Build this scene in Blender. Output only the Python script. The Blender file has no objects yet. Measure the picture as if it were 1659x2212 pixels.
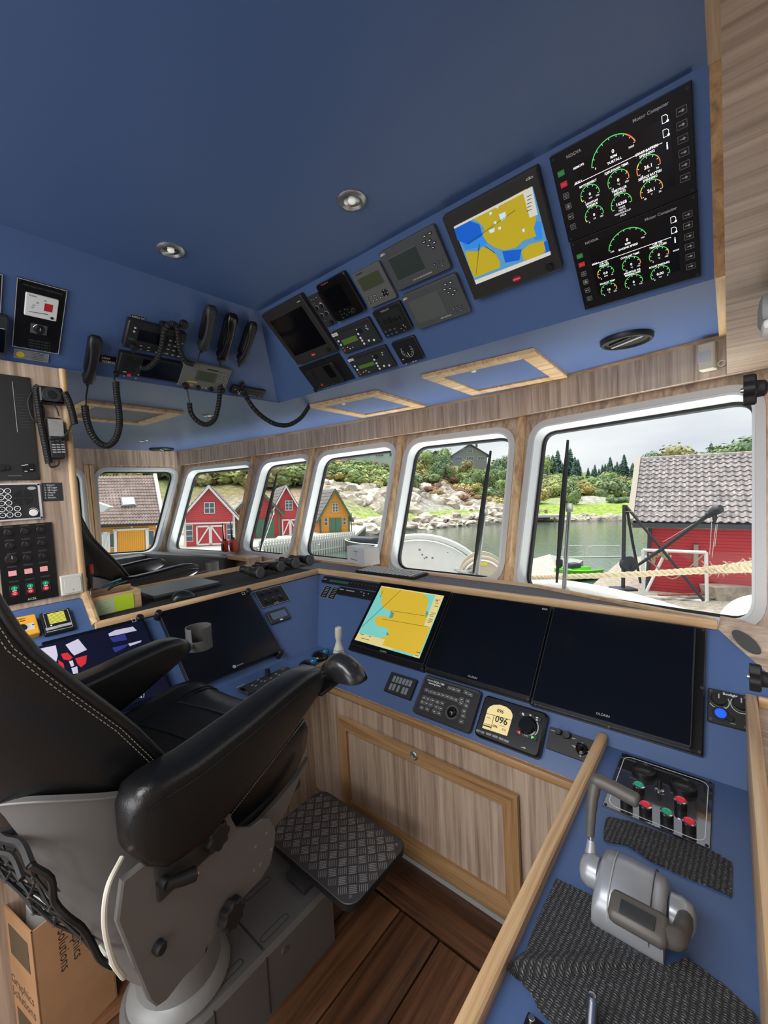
import bpy, bmesh, math, random
from mathutils import Vector as V, Matrix as M
sc = bpy.context.scene
COL = sc.collection
random.seed(7)
# ---------------------------------------------------------------- camera
FPX, CX, CY, EYE = 889.6, 829.5, 1106.0, 1.548
def cam_axes(yaw, pitch, roll):
    yaw, pitch, roll = map(math.radians, (yaw, pitch, roll))
    f = V((-math.sin(yaw)*math.cos(pitch), math.cos(yaw)*math.cos(pitch), -math.sin(pitch)))
    r = V((math.cos(yaw), math.sin(yaw), 0)); u = r.cross(f)
    c, s = math.cos(roll), math.sin(roll)
    return c*r+s*u, -s*r+c*u, f
CR, CU, CF = cam_axes(40.017, 3.319, -3.003)
EYEP = V((0, 0, EYE))
cd = bpy.data.cameras.new('camera'); cam = bpy.data.objects.new('camera', cd); COL.objects.link(cam)
cam.matrix_world = M.Translation(EYEP) @ M((CR, CU, -CF)).transposed().to_4x4()
cd.sensor_fit = 'HORIZONTAL'; cd.sensor_width = 36; cd.lens = FPX/1659*36
cd.clip_start = .02; cd.clip_end = 2000
sc.camera = cam
# ---------------------------------------------------------------- sky and exposure
sc.view_settings.view_transform = 'Standard'; sc.view_settings.look = 'None'
sc.view_settings.gamma = 1; sc.view_settings.use_curve_mapping = False
sc.view_settings.exposure = 0.45
w = bpy.data.worlds.new('overcast_sky'); sc.world = w; w.use_nodes = True
nt = w.node_tree; bg = nt.nodes['Background']; bg.inputs[1].default_value = .76
tc = nt.nodes.new('ShaderNodeTexCoord'); mp = nt.nodes.new('ShaderNodeMapping'); mp.inputs['Scale'].default_value = (1.2, 1.2, 5)
nz = nt.nodes.new('ShaderNodeTexNoise'); nz.inputs['Scale'].default_value = 2.2; nz.inputs['Detail'].default_value = 5
cr = nt.nodes.new('ShaderNodeValToRGB'); cr.color_ramp.elements[0].position = .32; cr.color_ramp.elements[1].position = .62
cr.color_ramp.elements[0].color = (.74, .77, .85, 1); cr.color_ramp.elements[1].color = (1.0, 1.0, 1.02, 1)
nt.links.new(tc.outputs['Generated'], mp.inputs[0]); nt.links.new(mp.outputs[0], nz.inputs[0])
nt.links.new(nz.outputs[0], cr.inputs[0]); nt.links.new(cr.outputs[0], bg.inputs[0])
# bright overcast: a very soft sun high behind the ship
sl = bpy.data.lights.new('soft_sun', 'SUN'); sl.energy = 4.6; sl.angle = math.radians(70); sl.color = (1, .985, .96)
so_ = bpy.data.objects.new('soft_sun', sl); COL.objects.link(so_); so_.rotation_euler = (V((0, 0, 0))-V((-.30, .10, .95))).to_track_quat('-Z', 'Y').to_euler()
# unseen area lights added to brighten the interior, standing in for daylight and bounce
def area(name, loc, target, sx, sy, watt, col=(1, 1, 1)):
    l = bpy.data.lights.new(name, 'AREA'); l.shape = 'RECTANGLE'; l.size, l.size_y, l.energy, l.color = sx, sy, watt, col
    o = bpy.data.objects.new(name, l); COL.objects.link(o); o.location = loc; o.rotation_euler = (V(target)-V(loc)).to_track_quat('-Z', 'Y').to_euler(); return o
area('aft_daylight_fill', (-1.3, -2.6, 1.55), (-1.3, 1.5, 1.25), 3.4, 1.5, 46, (1, .99, .97))  # added fill behind the camera, standing in for daylight from aft
area('overhead_fill', (-.9, -.75, 2.40), (-.9, -.70, 0), 1.7, .8, 38, (1, .985, .96))  # added downward fill for consoles, chairs and floor; no ceiling fitting there
area('foredeck_bounce_fill', (-1.8, 2.55, .05), (-1.8, 1.5, 1.9), 5.4, .4, 125, (1, 1, 1))  # added lamp low on the deck, stands in for bounce onto the soffit
area('starboard_side_fill', (1.3, -1.3, 1.75), (-.7, .9, .8), 1.4, 1.0, 26, (1, .99, .97))  # added fill for the side console and the chair's right side
# ---------------------------------------------------------------- materials
def lin(c): return tuple(((x/255)/12.92 if x/255 <= .04045 else ((x/255+.055)/1.055)**2.4) for x in c)+(1,)
MATS = {}
def mat(name, col=(128, 128, 128), rough=.5, metal=0, emit=0, bump=0, bscale=150, var=0, vscale=6, spec=.5, alpha=1, coat=0):
    if name in MATS: return MATS[name]
    m = bpy.data.materials.new(name); m.use_nodes = True; t = m.node_tree; p = t.nodes['Principled BSDF']; L = t.links
    c = lin(col)
    p.inputs['Base Color'].default_value = c; p.inputs['Roughness'].default_value = rough; p.inputs['Metallic'].default_value = metal
    p.inputs['Specular IOR Level'].default_value = spec; p.inputs['Coat Weight'].default_value = coat
    if alpha < 1: p.inputs['Alpha'].default_value = alpha
    if emit: p.inputs['Emission Color'].default_value = c; p.inputs['Emission Strength'].default_value = emit
    g = None
    if var or bump:
        g = t.nodes.new('ShaderNodeNewGeometry')
    if var:
        n = t.nodes.new('ShaderNodeTexNoise'); n.inputs['Scale'].default_value = vscale; n.inputs['Detail'].default_value = 4
        L.new(g.outputs['Position'], n.inputs['Vector'])
        r = t.nodes.new('ShaderNodeValToRGB'); r.color_ramp.elements[0].position = .3; r.color_ramp.elements[1].position = .7
        r.color_ramp.elements[0].color = tuple(x*(1-var) for x in c[:3])+(1,); r.color_ramp.elements[1].color = tuple(min(1, x*(1+var)) for x in c[:3])+(1,)
        L.new(n.outputs[0], r.inputs[0]); L.new(r.outputs[0], p.inputs['Base Color'])
    if bump:
        n = t.nodes.new('ShaderNodeTexNoise'); n.inputs['Scale'].default_value = bscale; n.inputs['Detail'].default_value = 3
        L.new(g.outputs['Position'], n.inputs['Vector'])
        b = t.nodes.new('ShaderNodeBump'); b.inputs['Strength'].default_value = bump; b.inputs['Distance'].default_value = .003
        L.new(n.outputs[0], b.inputs['Height']); L.new(b.outputs[0], p.inputs['Normal'])
    MATS[name] = m
    return m
def wood(name, dark, mid, light, axis, rough=.36, sc_=1.0):
    """wood with grain running along one world axis"""
    if name in MATS: return MATS[name]
    m = bpy.data.materials.new(name); m.use_nodes = True; t = m.node_tree; p = t.nodes['Principled BSDF']; L = t.links
    p.inputs['Roughness'].default_value = rough
    g = t.nodes.new('ShaderNodeNewGeometry'); mp = t.nodes.new('ShaderNodeMapping')
    s = [30*sc_]*3; s['xyz'.index(axis)] = 1.1*sc_
    mp.inputs['Scale'].default_value = s; L.new(g.outputs['Position'], mp.inputs[0])
    n = t.nodes.new('ShaderNodeTexNoise'); n.inputs['Scale'].default_value = 1; n.inputs['Detail'].default_value = 6; n.inputs['Distortion'].default_value = 1.2
    L.new(mp.outputs[0], n.inputs[0])
    n2 = t.nodes.new('ShaderNodeTexNoise'); n2.inputs['Scale'].default_value = 6; n2.inputs['Detail'].default_value = 3; L.new(mp.outputs[0], n2.inputs[0])
    ma = t.nodes.new('ShaderNodeMath'); ma.operation = 'MULTIPLY_ADD'; ma.inputs[1].default_value = .35; L.new(n2.outputs[0], ma.inputs[0])
    mb = t.nodes.new('ShaderNodeMath'); mb.operation = 'SUBTRACT'; mb.inputs[1].default_value = .175; L.new(n.outputs[0], mb.inputs[0]); L.new(mb.outputs[0], ma.inputs[2])
    r = t.nodes.new('ShaderNodeValToRGB'); e = r.color_ramp.elements
    e[0].position = .3; e[0].color = lin(dark); e[1].position = .72; e[1].color = lin(light)
    x = e.new(.5); x.color = lin(mid)
    L.new(ma.outputs[0], r.inputs[0]); L.new(r.outputs[0], p.inputs['Base Color'])
    b = t.nodes.new('ShaderNodeBump'); b.inputs['Strength'].default_value = .12; b.inputs['Distance'].default_value = .002
    L.new(n2.outputs[0], b.inputs['Height']); L.new(b.outputs[0], p.inputs['Normal'])
    MATS[name] = m
    return m
def lam(ax): return wood('grey_oak_laminate_'+ax, (136, 116, 100), (173, 152, 133), (195, 176, 157), ax)
def oak(ax): return wood('oak_trim_'+ax, (166, 132, 94), (198, 164, 122), (216, 188, 148), ax, .38)
def fram(ax): return wood('oak_frame_'+ax, (130, 98, 64), (162, 126, 86), (182, 148, 106), ax, .38)
def flo(i): return wood('floor_plank_wood_%d' % i, [(64, 40, 25), (72, 46, 29), (58, 37, 24)][i], [(98, 64, 42), (104, 70, 46), (88, 58, 38)][i], [(126, 86, 58), (128, 90, 62), (112, 76, 52)][i], 'y', .42)
BLUE = mat('blue_laminate', (74, 98, 142), .34, bump=.05, bscale=900)
BLUEC = mat('blue_ceiling_panel', (74, 100, 146), .4, bump=.05, bscale=900)
BLK = mat('black_plastic', (20, 21, 23), .45)
BLK2 = mat('black_panel', (12, 13, 15), .35)
SCR = mat('dark_screen_glass', (7, 9, 14), .12, spec=.35)
DKG = mat('dark_grey_plastic', (44, 46, 48), .5)
GRY = mat('grey_plastic', (74, 77, 78), .5)
LGY = mat('light_grey_plastic', (168, 170, 168), .45)
WHT = mat('white_print', (225, 228, 228), .5)
WEM = mat('white_screen_print', (230, 232, 232), .5, emit=.75)
GEM = mat('green_screen_print', (70, 190, 90), .5, emit=.7)
REM = mat('red_screen_print', (235, 60, 60), .5, emit=.8)
YEM = mat('yellow_screen_print', (226, 200, 40), .5, emit=.8)
CHR = mat('chrome', (200, 200, 200), .18, metal=1)
ALU = mat('brushed_aluminium', (170, 172, 172), .35, metal=.9)
RED = mat('red_plastic', (205, 28, 44), .35, emit=.15)
GRN = mat('green_plastic', (24, 150, 112), .35, emit=.1)
LCD = mat('green_lcd', (66, 74, 52), .25)
LEA = mat('black_leather', (17, 18, 20), .30, bump=.16, bscale=260)
LEA2 = mat('dark_leather', (40, 40, 42), .45, bump=.3, bscale=200)
STI = mat('pale_stitching', (150, 145, 135), .8)
CGR = mat('grey_painted_metal', (98, 97, 96), .5, bump=.06, bscale=700)
RUB = mat('black_rubber', (18, 18, 19), .6)
WFR = mat('white_window_frame', (206, 211, 211), .4)
GFR = mat('grey_window_flange', (192, 192, 190), .4)
# ---------------------------------------------------------------- mesh builder
def rrect(w, h, r=0, cx=0, cy=0, n=4):
    if r <= 0: return [(cx-w/2, cy-h/2), (cx+w/2, cy-h/2), (cx+w/2, cy+h/2), (cx-w/2, cy+h/2)]
    o = []
    for (sx, sy, a0) in ((1, -1, -90), (1, 1, 0), (-1, 1, 90), (-1, -1, 180)):
        for k in range(n+1):
            a = math.radians(a0+90*k/n)
            o.append((cx+sx*(w/2-r)+r*math.cos(a), cy+sy*(h/2-r)+r*math.sin(a)))
    return o
def circ(r, cx=0, cy=0, n=24, a0=0, a1=360):
    m = n if a1-a0 >= 360 else n+1
    return [(cx+r*math.cos(math.radians(a0+(a1-a0)*k/n)), cy+r*math.sin(math.radians(a0+(a1-a0)*k/n))) for k in range(m)]
def offs(pts, d):
    n = len(pts); o = []
    for i in range(n):
        a, b, c = V(pts[i-1]), V(pts[i]), V(pts[(i+1) % n])
        e1 = (b-a); e2 = (c-b)
        if e1.length < 1e-9 or e2.length < 1e-9: o.append(tuple(b)); continue
        e1.normalize(); e2.normalize()
        n1 = V((-e1.y, e1.x)); n2 = V((-e2.y, e2.x)); m = n1+n2
        if m.length < 1e-6: o.append(tuple(b)); continue
        m.normalize(); k = d/max(.4, m.dot(n1)); o.append((b.x+m.x*k, b.y+m.y*k))
    return o
def catmull(P, n=8):
    P = [V(p) for p in P]; Q = [2*P[0]-P[1]]+P+[2*P[-1]-P[-2]]; o = []
    for i in range(1, len(Q)-2):
        a, b, c, d = Q[i-1:i+3]
        for k in range(n):
            t = k/n
            o.append(.5*((2*b)+(c-a)*t+(2*a-5*b+4*c-d)*t*t+(3*b-a-3*c+d)*t**3))
    return o+[P[-1]]
I4 = M.Identity(4)
class B:
    def __init__(s): s.bm = bmesh.new()
    def vs(s, pts, mx=None): return [s.bm.verts.new((mx @ V(p)) if mx else V(p)) for p in pts]
    def f(s, vl):
        try: return s.bm.faces.new(vl)
        except ValueError: return None
    def prism(s, pts, z0, z1, mx=None, ch=0):
        rings = [[(x, y, z0) for x, y in pts]]
        if ch > 0:
            rings += [[(x, y, z1-ch) for x, y in pts], [(x, y, z1) for x, y in offs(pts, ch)]]
        else: rings.append([(x, y, z1) for x, y in pts])
        R = [s.vs(r, mx) for r in rings]; n = len(pts)
        s.f(R[0][::-1]); s.f(R[-1])
        for a, b in zip(R, R[1:]):
            for i in range(n): s.f([a[i], a[(i+1) % n], b[(i+1) % n], b[i]])
        return s
    def box(s, c, d, bev=0, mx=None):
        """box of centre c, size d; bev chamfers all edges"""
        t = bmesh.new(); r = bmesh.ops.create_cube(t, size=1)
        for v in t.verts: v.co = V((v.co.x*d[0], v.co.y*d[1], v.co.z*d[2]))
        if bev > 0: bmesh.ops.bevel(t, geom=t.edges[:], offset=min(bev, min(d)*.45), segments=2, affect='EDGES', profile=.5)
        s.merge(t, (mx or I4) @ M.Translation(V(c)))
        return s
    def merge(s, t, mx=None):
        mp = {}
        for v in t.verts: mp[v] = s.bm.verts.new(mx @ v.co if mx else v.co)
        for f in t.faces: s.f([mp[v] for v in f.verts])
        t.free()
    def lathe(s, prof, seg=24, mx=None, a0=0, a1=360):
        full = a1-a0 >= 360; m = seg if full else seg+1; R = []
        for (r, z) in prof:
            if r < 1e-6: R.append(s.vs([(0, 0, z)], mx)*m)
            else: R.append(s.vs([(r*math.cos(math.radians(a0+(a1-a0)*k/seg)), r*math.sin(math.radians(a0+(a1-a0)*k/seg)), z) for k in range(m)], mx))
        for a, b in zip(R, R[1:]):
            for i in range(m if full else m-1):
                j = (i+1) % m; q = []
                for v in (a[i], a[j], b[j], b[i]):
                    if v not in q: q.append(v)
                if len(q) > 2: s.f(q)
        if full:
            if prof[0][0] > 1e-6: s.f(R[0][::-1])
            if prof[-1][0] > 1e-6: s.f(R[-1])
        return s
    def cyl(s, p, q, r, seg=16, r2=None):
        p, q = V(p), V(q); d = q-p
        mx = M.Translation(p) @ d.to_track_quat('Z', 'Y').to_matrix().to_4x4()
        return s.lathe([(r, 0), (r if r2 is None else r2, d.length)], seg, mx)
    def tube(s, P, r, seg=8, closed=False, sq=1.0):
        P = [V(p) for p in P]; n = len(P); R = []; t0 = None
        for i in range(n):
            a = P[i-1] if (i > 0 or closed) else P[i]; b = P[(i+1) % n] if (i < n-1 or closed) else P[i]
            t = (b-a).normalized() if (b-a).length > 1e-9 else V((0, 0, 1))
            if t0 is None: u = t.orthogonal().normalized()
            else:
                u = (t0.rotation_difference(t)) @ u; u = (u-t*u.dot(t)).normalized()
            t0 = t; w_ = t.cross(u); rr = r[i] if isinstance(r, (list, tuple)) else r
            R.append([s.bm.verts.new(P[i]+u*rr*math.cos(2*math.pi*k/seg)+w_*rr*sq*math.sin(2*math.pi*k/seg)) for k in range(seg)])
        for i in range(n if closed else n-1):
            a, b = R[i], R[(i+1) % n]
            for k in range(seg): s.f([a[k], a[(k+1) % seg], b[(k+1) % seg], b[k]])
        if not closed: s.f(R[0][::-1]); s.f(R[-1])
        return s
    def coil(s, P, R=.011, r=.0032, turns=40, seg=5, per=9):
        P = catmull(P, 12); L = [0]
        for a, b in zip(P, P[1:]): L.append(L[-1]+(b-a).length)
        n = turns*per; o = []; u = None; t0 = None; j = 0
        for i in range(n+1):
            d = L[-1]*i/n
            while j < len(L)-2 and L[j+1] < d: j += 1
            k = (d-L[j])/max(1e-9, L[j+1]-L[j]); c = P[j].lerp(P[j+1], k)
            t = (P[min(j+2, len(P)-1)]-P[max(j-1, 0)]).normalized()
            if u is None: u = t.orthogonal().normalized()
            else: u = t0.rotation_difference(t) @ u; u = (u-t*u.dot(t)).normalized()
            t0 = t; w_ = t.cross(u); a = 2*math.pi*i/per
            o.append(c+u*R*math.cos(a)+w_*R*math.sin(a))
        return s.tube(o, r, seg)
    def slab(s, pts, off):
        """planar polygon given extra depth by the vector off"""
        off = V(off); a = s.vs(pts); b = s.vs([V(p)+off for p in pts]); n = len(pts)
        s.f(a); s.f(b[::-1])
        for i in range(n): s.f([a[i], b[i], b[(i+1) % n], a[(i+1) % n]])
        return s
    def flat(s, pts, z=0, mx=None):
        s.f(s.vs([(x, y, z) for x, y in pts], mx)); return s
    def ring(s, outer, inner, z0, z1, mx=None):
        """frame between two loops with the same vertex count"""
        n = len(outer); A = [s.vs([(x, y, z) for x, y in l], mx) for l, z in ((outer, z0), (outer, z1), (inner, z1), (inner, z0))]
        for a, b in zip(A, A[1:]+A[:1]):
            for i in range(n): s.f([a[i], a[(i+1) % n], b[(i+1) % n], b[i]])
        return s
    def arc(s, r0, r1, a0, a1, cx=0, cy=0, z=0, n=20, mx=None):
        o = s.vs([(x, y, z) for x, y in circ(r1, cx, cy, n, a0, a1)], mx); i_ = s.vs([(x, y, z) for x, y in circ(r0, cx, cy, n, a0, a1)], mx)
        for k in range(len(o)-1): s.f([i_[k], o[k], o[k+1], i_[k+1]])
        return s
    def loft(s, rings, closed=True, caps=True):
        R = [s.vs(r) for r in rings]; n = len(R[0])
        for a, b in zip(R, R[1:]):
            for i in range(n if closed else n-1): s.f([a[i], a[(i+1) % n], b[(i+1) % n], b[i]])
        if caps and closed: s.f(R[0][::-1]); s.f(R[-1])
        return s
    def text(s, body, x, y, size, z=0, align='CENTER', mx=None, sx=1.0, rot=0, bold=False):
        cu = bpy.data.curves.new('t', 'FONT'); cu.body = body; cu.size = size; cu.align_x = align; cu.align_y = 'CENTER'; cu.resolution_u = 2
        if bold: cu.offset = size*.018
        ob = bpy.data.objects.new('t', cu); me = bpy.data.meshes.new_from_object(ob)
        t = M.Translation((x, y, z)) @ M.Rotation(rot, 4, 'Z') @ M.Diagonal((sx, 1, 1, 1))
        t = (mx @ t) if mx else t
        vl = [s.bm.verts.new(t @ v.co) for v in me.vertices]
        for p in me.polygons: s.f([vl[i] for i in p.vertices])
        bpy.data.objects.remove(ob); bpy.data.meshes.remove(me); bpy.data.curves.remove(cu)
        return s
    def out(s, name, m, parent=None, smooth=35, mx=None, mod=None):
        if len(s.bm.verts) == 0: return None
        bmesh.ops.recalc_face_normals(s.bm, faces=s.bm.faces[:])
        me = bpy.data.meshes.new(name); s.bm.to_mesh(me); s.bm.free()
        for q in (m if isinstance(m, (list, tuple)) else [m]): me.materials.append(q)
        if smooth:
            me.shade_smooth(); me.set_sharp_from_angle(angle=math.radians(smooth))
        o = bpy.data.objects.new(name, me); COL.objects.link(o)
        if parent: o.parent = parent
        if mx: o.matrix_world = mx
        if mod:
            md = o.modifiers.new('subsurf', 'SUBSURF'); md.levels = md.render_levels = mod
        return o
def tag(o, label=None, cat=None, group=None, kind=None):
    if label: o['label'] = label
    if cat: o['category'] = cat
    if group: o['group'] = group
    if kind: o['kind'] = kind
    return o
def thing(name, label, cat, mx=None, group=None, kind=None):
    o = bpy.data.objects.new(name, None); COL.objects.link(o); o.empty_display_size = .05
    if mx is not None: o.matrix_world = mx if isinstance(mx, M) else M.Translation(V(mx))
    return tag(o, label, cat, group, kind)
def struct(o, label=None): o['kind'] = 'structure'; o['label'] = label or o.name.replace('_', ' '); return o
def copytree(o, parent=None):
    c = o.copy(); COL.objects.link(c)
    if parent: c.parent = parent
    for ch in list(o.children): copytree(ch, c)
    return c
# ---------------------------------------------------------------- picture points carried onto real planes
def ray(x, y): return CR*((x-CX)/FPX)-CU*((y-CY)/FPX)+CF
def on(pl, x, y, off=0):
    p0, n, u = pl; d = ray(x, y); q = V(p0)+n*off
    return EYEP+d*((q-EYEP).dot(n)/d.dot(n))
def plane(p0, n, u): return (V(p0), V(n).normalized(), V(u).normalized())
def zm(x0, y0, wpx): k = wpx/1659; return lambda x, y: (x0+x*k, y0+y*k)
zA, zB, zC, zD, zE = zm(0, 560, 620), zm(560, 480, 480), zm(940, 150, 719), zm(0, 780, 560), zm(660, 1220, 580)
zF, zG, zH, zI, zJ, zK = zm(1100, 1280, 559), zm(1040, 1600, 619), zm(0, 1180, 700), zm(0, 980, 330), zm(480, 1230, 300), zm(0, 1250, 260)
zid = lambda x, y: (x, y)
FF = plane((0, 1.263, .63), (0, -1, 1), (1, 0, 0))            # sloping face of the front console
PF = plane((-1.656, 0, .742), (1, 0, 1), (0, 1, 0))           # sloping face of the port console
FB = plane((0, 1.208, 2.43), (0, -.333, -.355), (1, 0, 0))    # overhead face above the front windows
FA = plane((-1.737, 0, 2.43), (.333, 0, -.355), (0, 1, 0))    # overhead face to port
PIL = plane((-2.07, 0, 0), (1, 0, 0), (0, 1, 0))
RC = plane((0, 0, .722), (0, 0, 1), (1, 0, 0))                # starboard side console top
SOF = plane((0, 0, 2.097), (0, 0, -1), (1, 0, 0))
CEI = plane((0, 0, 2.43), (0, 0, -1), (1, 0, 0))
LED = plane((0, 0, 1.058), (0, 0, 1), (1, 0, 0))              # carpeted ledge
class Dev:
    """an instrument let into a plane; places are read in crop coordinates z and carried onto the plane"""
    def __init__(s, name, label, cat, pl, z, corners, th=.012, m=None, r=.004, ch=.002, group=None, body='housing', bm=True, rot=False):
        s.pl, s.z, s.th = pl, z, th
        P = [on(pl, *z(*c), th) for c in corners]
        u = ((P[1]-P[0])+(P[2]-P[3])).normalized() if rot else pl[2]
        u = (u-pl[1]*u.dot(pl[1])).normalized(); v = pl[1].cross(u); n = pl[1]
        c = sum(P, V())/4-n*th
        s.w = ((P[1]-P[0]).dot(u)+(P[2]-P[3]).dot(u))/2; s.h = ((P[0]-P[3]).dot(v)+(P[1]-P[2]).dot(v))/2
        s.mx = M((u, v, n)).transposed().to_4x4(); s.mx.translation = c; s.inv = s.mx.inverted()
        s.o = thing(name, label, cat, s.mx, group)
        s.L = {}
        if bm: s.body = B().prism(rrect(s.w, s.h, r), .0004, th, ch=ch).out(body, m or BLK, s.o)
    def p(s, x, y, zz=None):
        q = s.inv @ on(s.pl, *s.z(x, y), s.th if zz is None else zz); return q.x, q.y
    def rect(s, name, a, b, m, h=.002, r=0, z0=None, ch=0, parent=None, flatten=False):
        """a, b: opposite corners, or with flatten given straight as local coordinates"""
        (x0, y0), (x1, y1) = (a, b) if flatten else (s.p(*a), s.p(*b))
        z0 = s.th-.0006 if z0 is None else z0
        return B().prism(rrect(abs(x1-x0), abs(y1-y0), r, (x0+x1)/2, (y0+y1)/2), z0, s.th+h, ch=ch).out(name, m, parent or s.o)
    def crect(s, name, c, wh, m, h=.002, r=0, ch=0, parent=None, z0=None):
        x, y = s.p(*c)
        return B().prism(rrect(wh[0], wh[1], r, x, y), s.th-.0006 if z0 is None else z0, s.th+h, ch=ch).out(name, m, parent or s.o)
    def disc(s, name, c, r, m, h=.003, ch=.0008, n=20, parent=None):
        x, y = s.p(*c)
        return B().prism(circ(r, x, y, n), s.th-.0006, s.th+h, ch=ch).out(name, m, parent or s.o)
    def knob(s, name, c, r, h, m=None, parent=None, line=True):
        x, y = s.p(*c); b = B().lathe([(r*1.15, s.th-.0006), (r*1.15, s.th+h*.2), (r, s.th+h*.25), (r*.9, s.th+h), (0, s.th+h)], 18, M.Translation((x, y, 0)))
        o = b.out(name, m or BLK, parent or s.o)
        if line: B().box((x, y+r*.4, s.th+h+.0003), (r*.16, r*.75, .0006)).out('pointer', LGY if r > .013 else GRY, o)
        return o
    def txt(s, body, c, size, m=None, align='CENTER', z=.0008, sx=1.0, bold=False, rot=0):
        m = m or WHT; b = s.L.setdefault(m.name, (B(), m))[0]; x, y = s.p(*c)
        b.text(body, x, y, size, s.th+z, align, sx=sx, bold=bold, rot=rot)
    def fit(s, body, a, b, m=None, z=.0008, bold=False, hmax=1.0, sx=None):
        """print between two picture points (left and right end of the line)"""
        m = m or WHT; bb = s.L.setdefault(m.name, (B(), m))[0]; (x0, y0), (x1, y1) = s.p(*a), s.p(*b)
        t = B().text(body, 0, 0, 1, align='LEFT', bold=bold); xs = [v.co.x for v in t.bm.verts]; k = (x1-x0)/max(.1, max(xs)-min(xs)); ky = min(k, hmax)
        mx = M.Translation((x0-min(xs)*k, (y0+y1)/2, s.th+z)) @ M.Diagonal((k, ky, 1, 1)); bb.merge(t.bm, mx)
    def poly(s, name, pts, m, h=.0005, parent=None, z0=None):
        return B().prism([s.p(*q) for q in pts], s.th-.0003 if z0 is None else z0, s.th+h).out(name, m, parent or s.o, smooth=0)
    def keys(s, name, L, wh, m, h=.002, r=.0008, split=False):
        if split:
            for c in L: s.crect(name, c, wh, m, h, r, ch=.0005)
        else:
            b = B()
            for c in L:
                x, y = s.p(*c); b.prism(rrect(wh[0], wh[1], r, x, y, 2), s.th-.0004, s.th+h)
            o = b.out(name, m, s.o, smooth=0); o['kind'] = 'stuff'; return o
    def frame(s, name, a, b, wd, m, h=.0006, r=0):
        (x0, y0), (x1, y1) = s.p(*a), s.p(*b); W, H, c = abs(x1-x0), abs(y1-y0), ((x0+x1)/2, (y0+y1)/2)
        return B().ring(rrect(W, H, r, *c), rrect(W-2*wd, H-2*wd, max(0, r-wd), *c), s.th-.0002, s.th+h).out(name, m, s.o, smooth=0)
    def dash(s, c, w_, m=None, h=.0012, z=.0006, n=1, gap=.002):
        """a run of print too fine to read"""
        m = m or WHT; b = s.L.setdefault(m.name, (B(), m))[0]; x, y = s.p(*c)
        for k in range(n): b.prism(rrect(w_, h, 0, x, y-k*gap), s.th, s.th+z)
    def done(s):
        for b, m in s.L.values(): b.out('lettering', m, s.o, smooth=0)['kind'] = 'stuff'
        s.L = {}; return s
    def screws(s, inset=.008, r=.003, m=None):
        for sx in (-1, 1):
            for sy in (-1, 1):
                B().lathe([(r, s.th-.0005), (r, s.th+.0012), (r*.5, s.th+.0012), (r*.4, s.th+.0004), (0, s.th+.0004)], 10, M.Translation((sx*(s.w/2-inset), sy*(s.h/2-inset), 0))).out('screw', m or DKG, s.o)
# ================================================================ SETTING
ZS, ZC, ZB = 2.097, 2.43, 1.935
struct(B().slab([(-1.745, -1.3, ZC), (-.004, -1.3, ZC), (-.004, 1.215, ZC), (-1.745, 1.215, ZC)], (0, 0, .03)).out('ceiling', BLUEC), 'blue main ceiling panel above the helm')
BAND = [(-4.93, 2.18), (-3.665, 2.312), (-2.866, 2.400), (-1.895, 2.447), (-.958, 2.432), (.45, 2.106)]
struct(B().slab([(-2.09, -1.3, ZS), (-2.09, 1.555, ZS), (-.004, 1.563, ZS), (-.004, 2.24, ZS)]+[(x, y+.03, ZS) for x, y in BAND[::-1][1:-1]]+[(-4.95, 2.18, ZS), (-4.95, -1.3, ZS)], (0, 0, .03)).out('ceiling_lower', BLUE), 'lower blue soffit between overhead faces and windows')
struct(B().slab([(-1.737, -1.3, ZC), (-1.737, 1.208, ZC), (-2.098, 1.552, ZS), (-2.098, -1.3, ZS)], (-.02, 0, .02)).out('wall_overhead_port', BLUE), 'blue sloping overhead face to port carrying the handsets')
struct(B().slab([(-1.737, 1.208, ZC), (-.004, 1.208, ZC), (-.004, 1.564, ZS), (-2.098, 1.552, ZS)], (0, .02, .02)).out('wall_overhead_front', BLUE), 'blue sloping overhead face above the front windows')
# wooden soffit low over the starboard side, with battens
struct(B().slab([(-.004, -.8, 1.937), (.5, -.8, 1.937), (.5, 2.2, 1.937), (-.004, 2.29, 1.937)], (0, 0, .02)).out('ceiling_starboard', lam('x')), 'low wooden soffit on the starboard side')
struct(B().box((.002, .7, 2.19), (.012, 3.0, .47)).out('wall_soffit_side', lam('y')))
b = B(); b.slab([(-.032, -1.3, ZC-.012), (-.004, -1.3, ZC-.012), (-.004, 1.2, ZC-.012), (-.032, 1.2, ZC-.012)], (0, 0, .012)); struct(b.out('trim_1', oak('y')))
b = B(); b.slab([(-.03, 1.195, ZC-.006), (-.004, 1.195, ZC-.006), (-.004, 1.55, ZS-.004), (-.03, 1.55, ZS-.004)], (0, .008, .008)); struct(b.out('trim_2', fram('y')))  # fascia batten in darker oak: its shading is put into the colour
b = B(); b.slab([(-.028, 1.55, ZS-.012), (-.004, 1.55, ZS-.012), (-.004, 2.22, ZS-.012), (-.028, 2.226, ZS-.012)], (0, 0, .012)); struct(b.out('trim_3', oak('y')))
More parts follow.
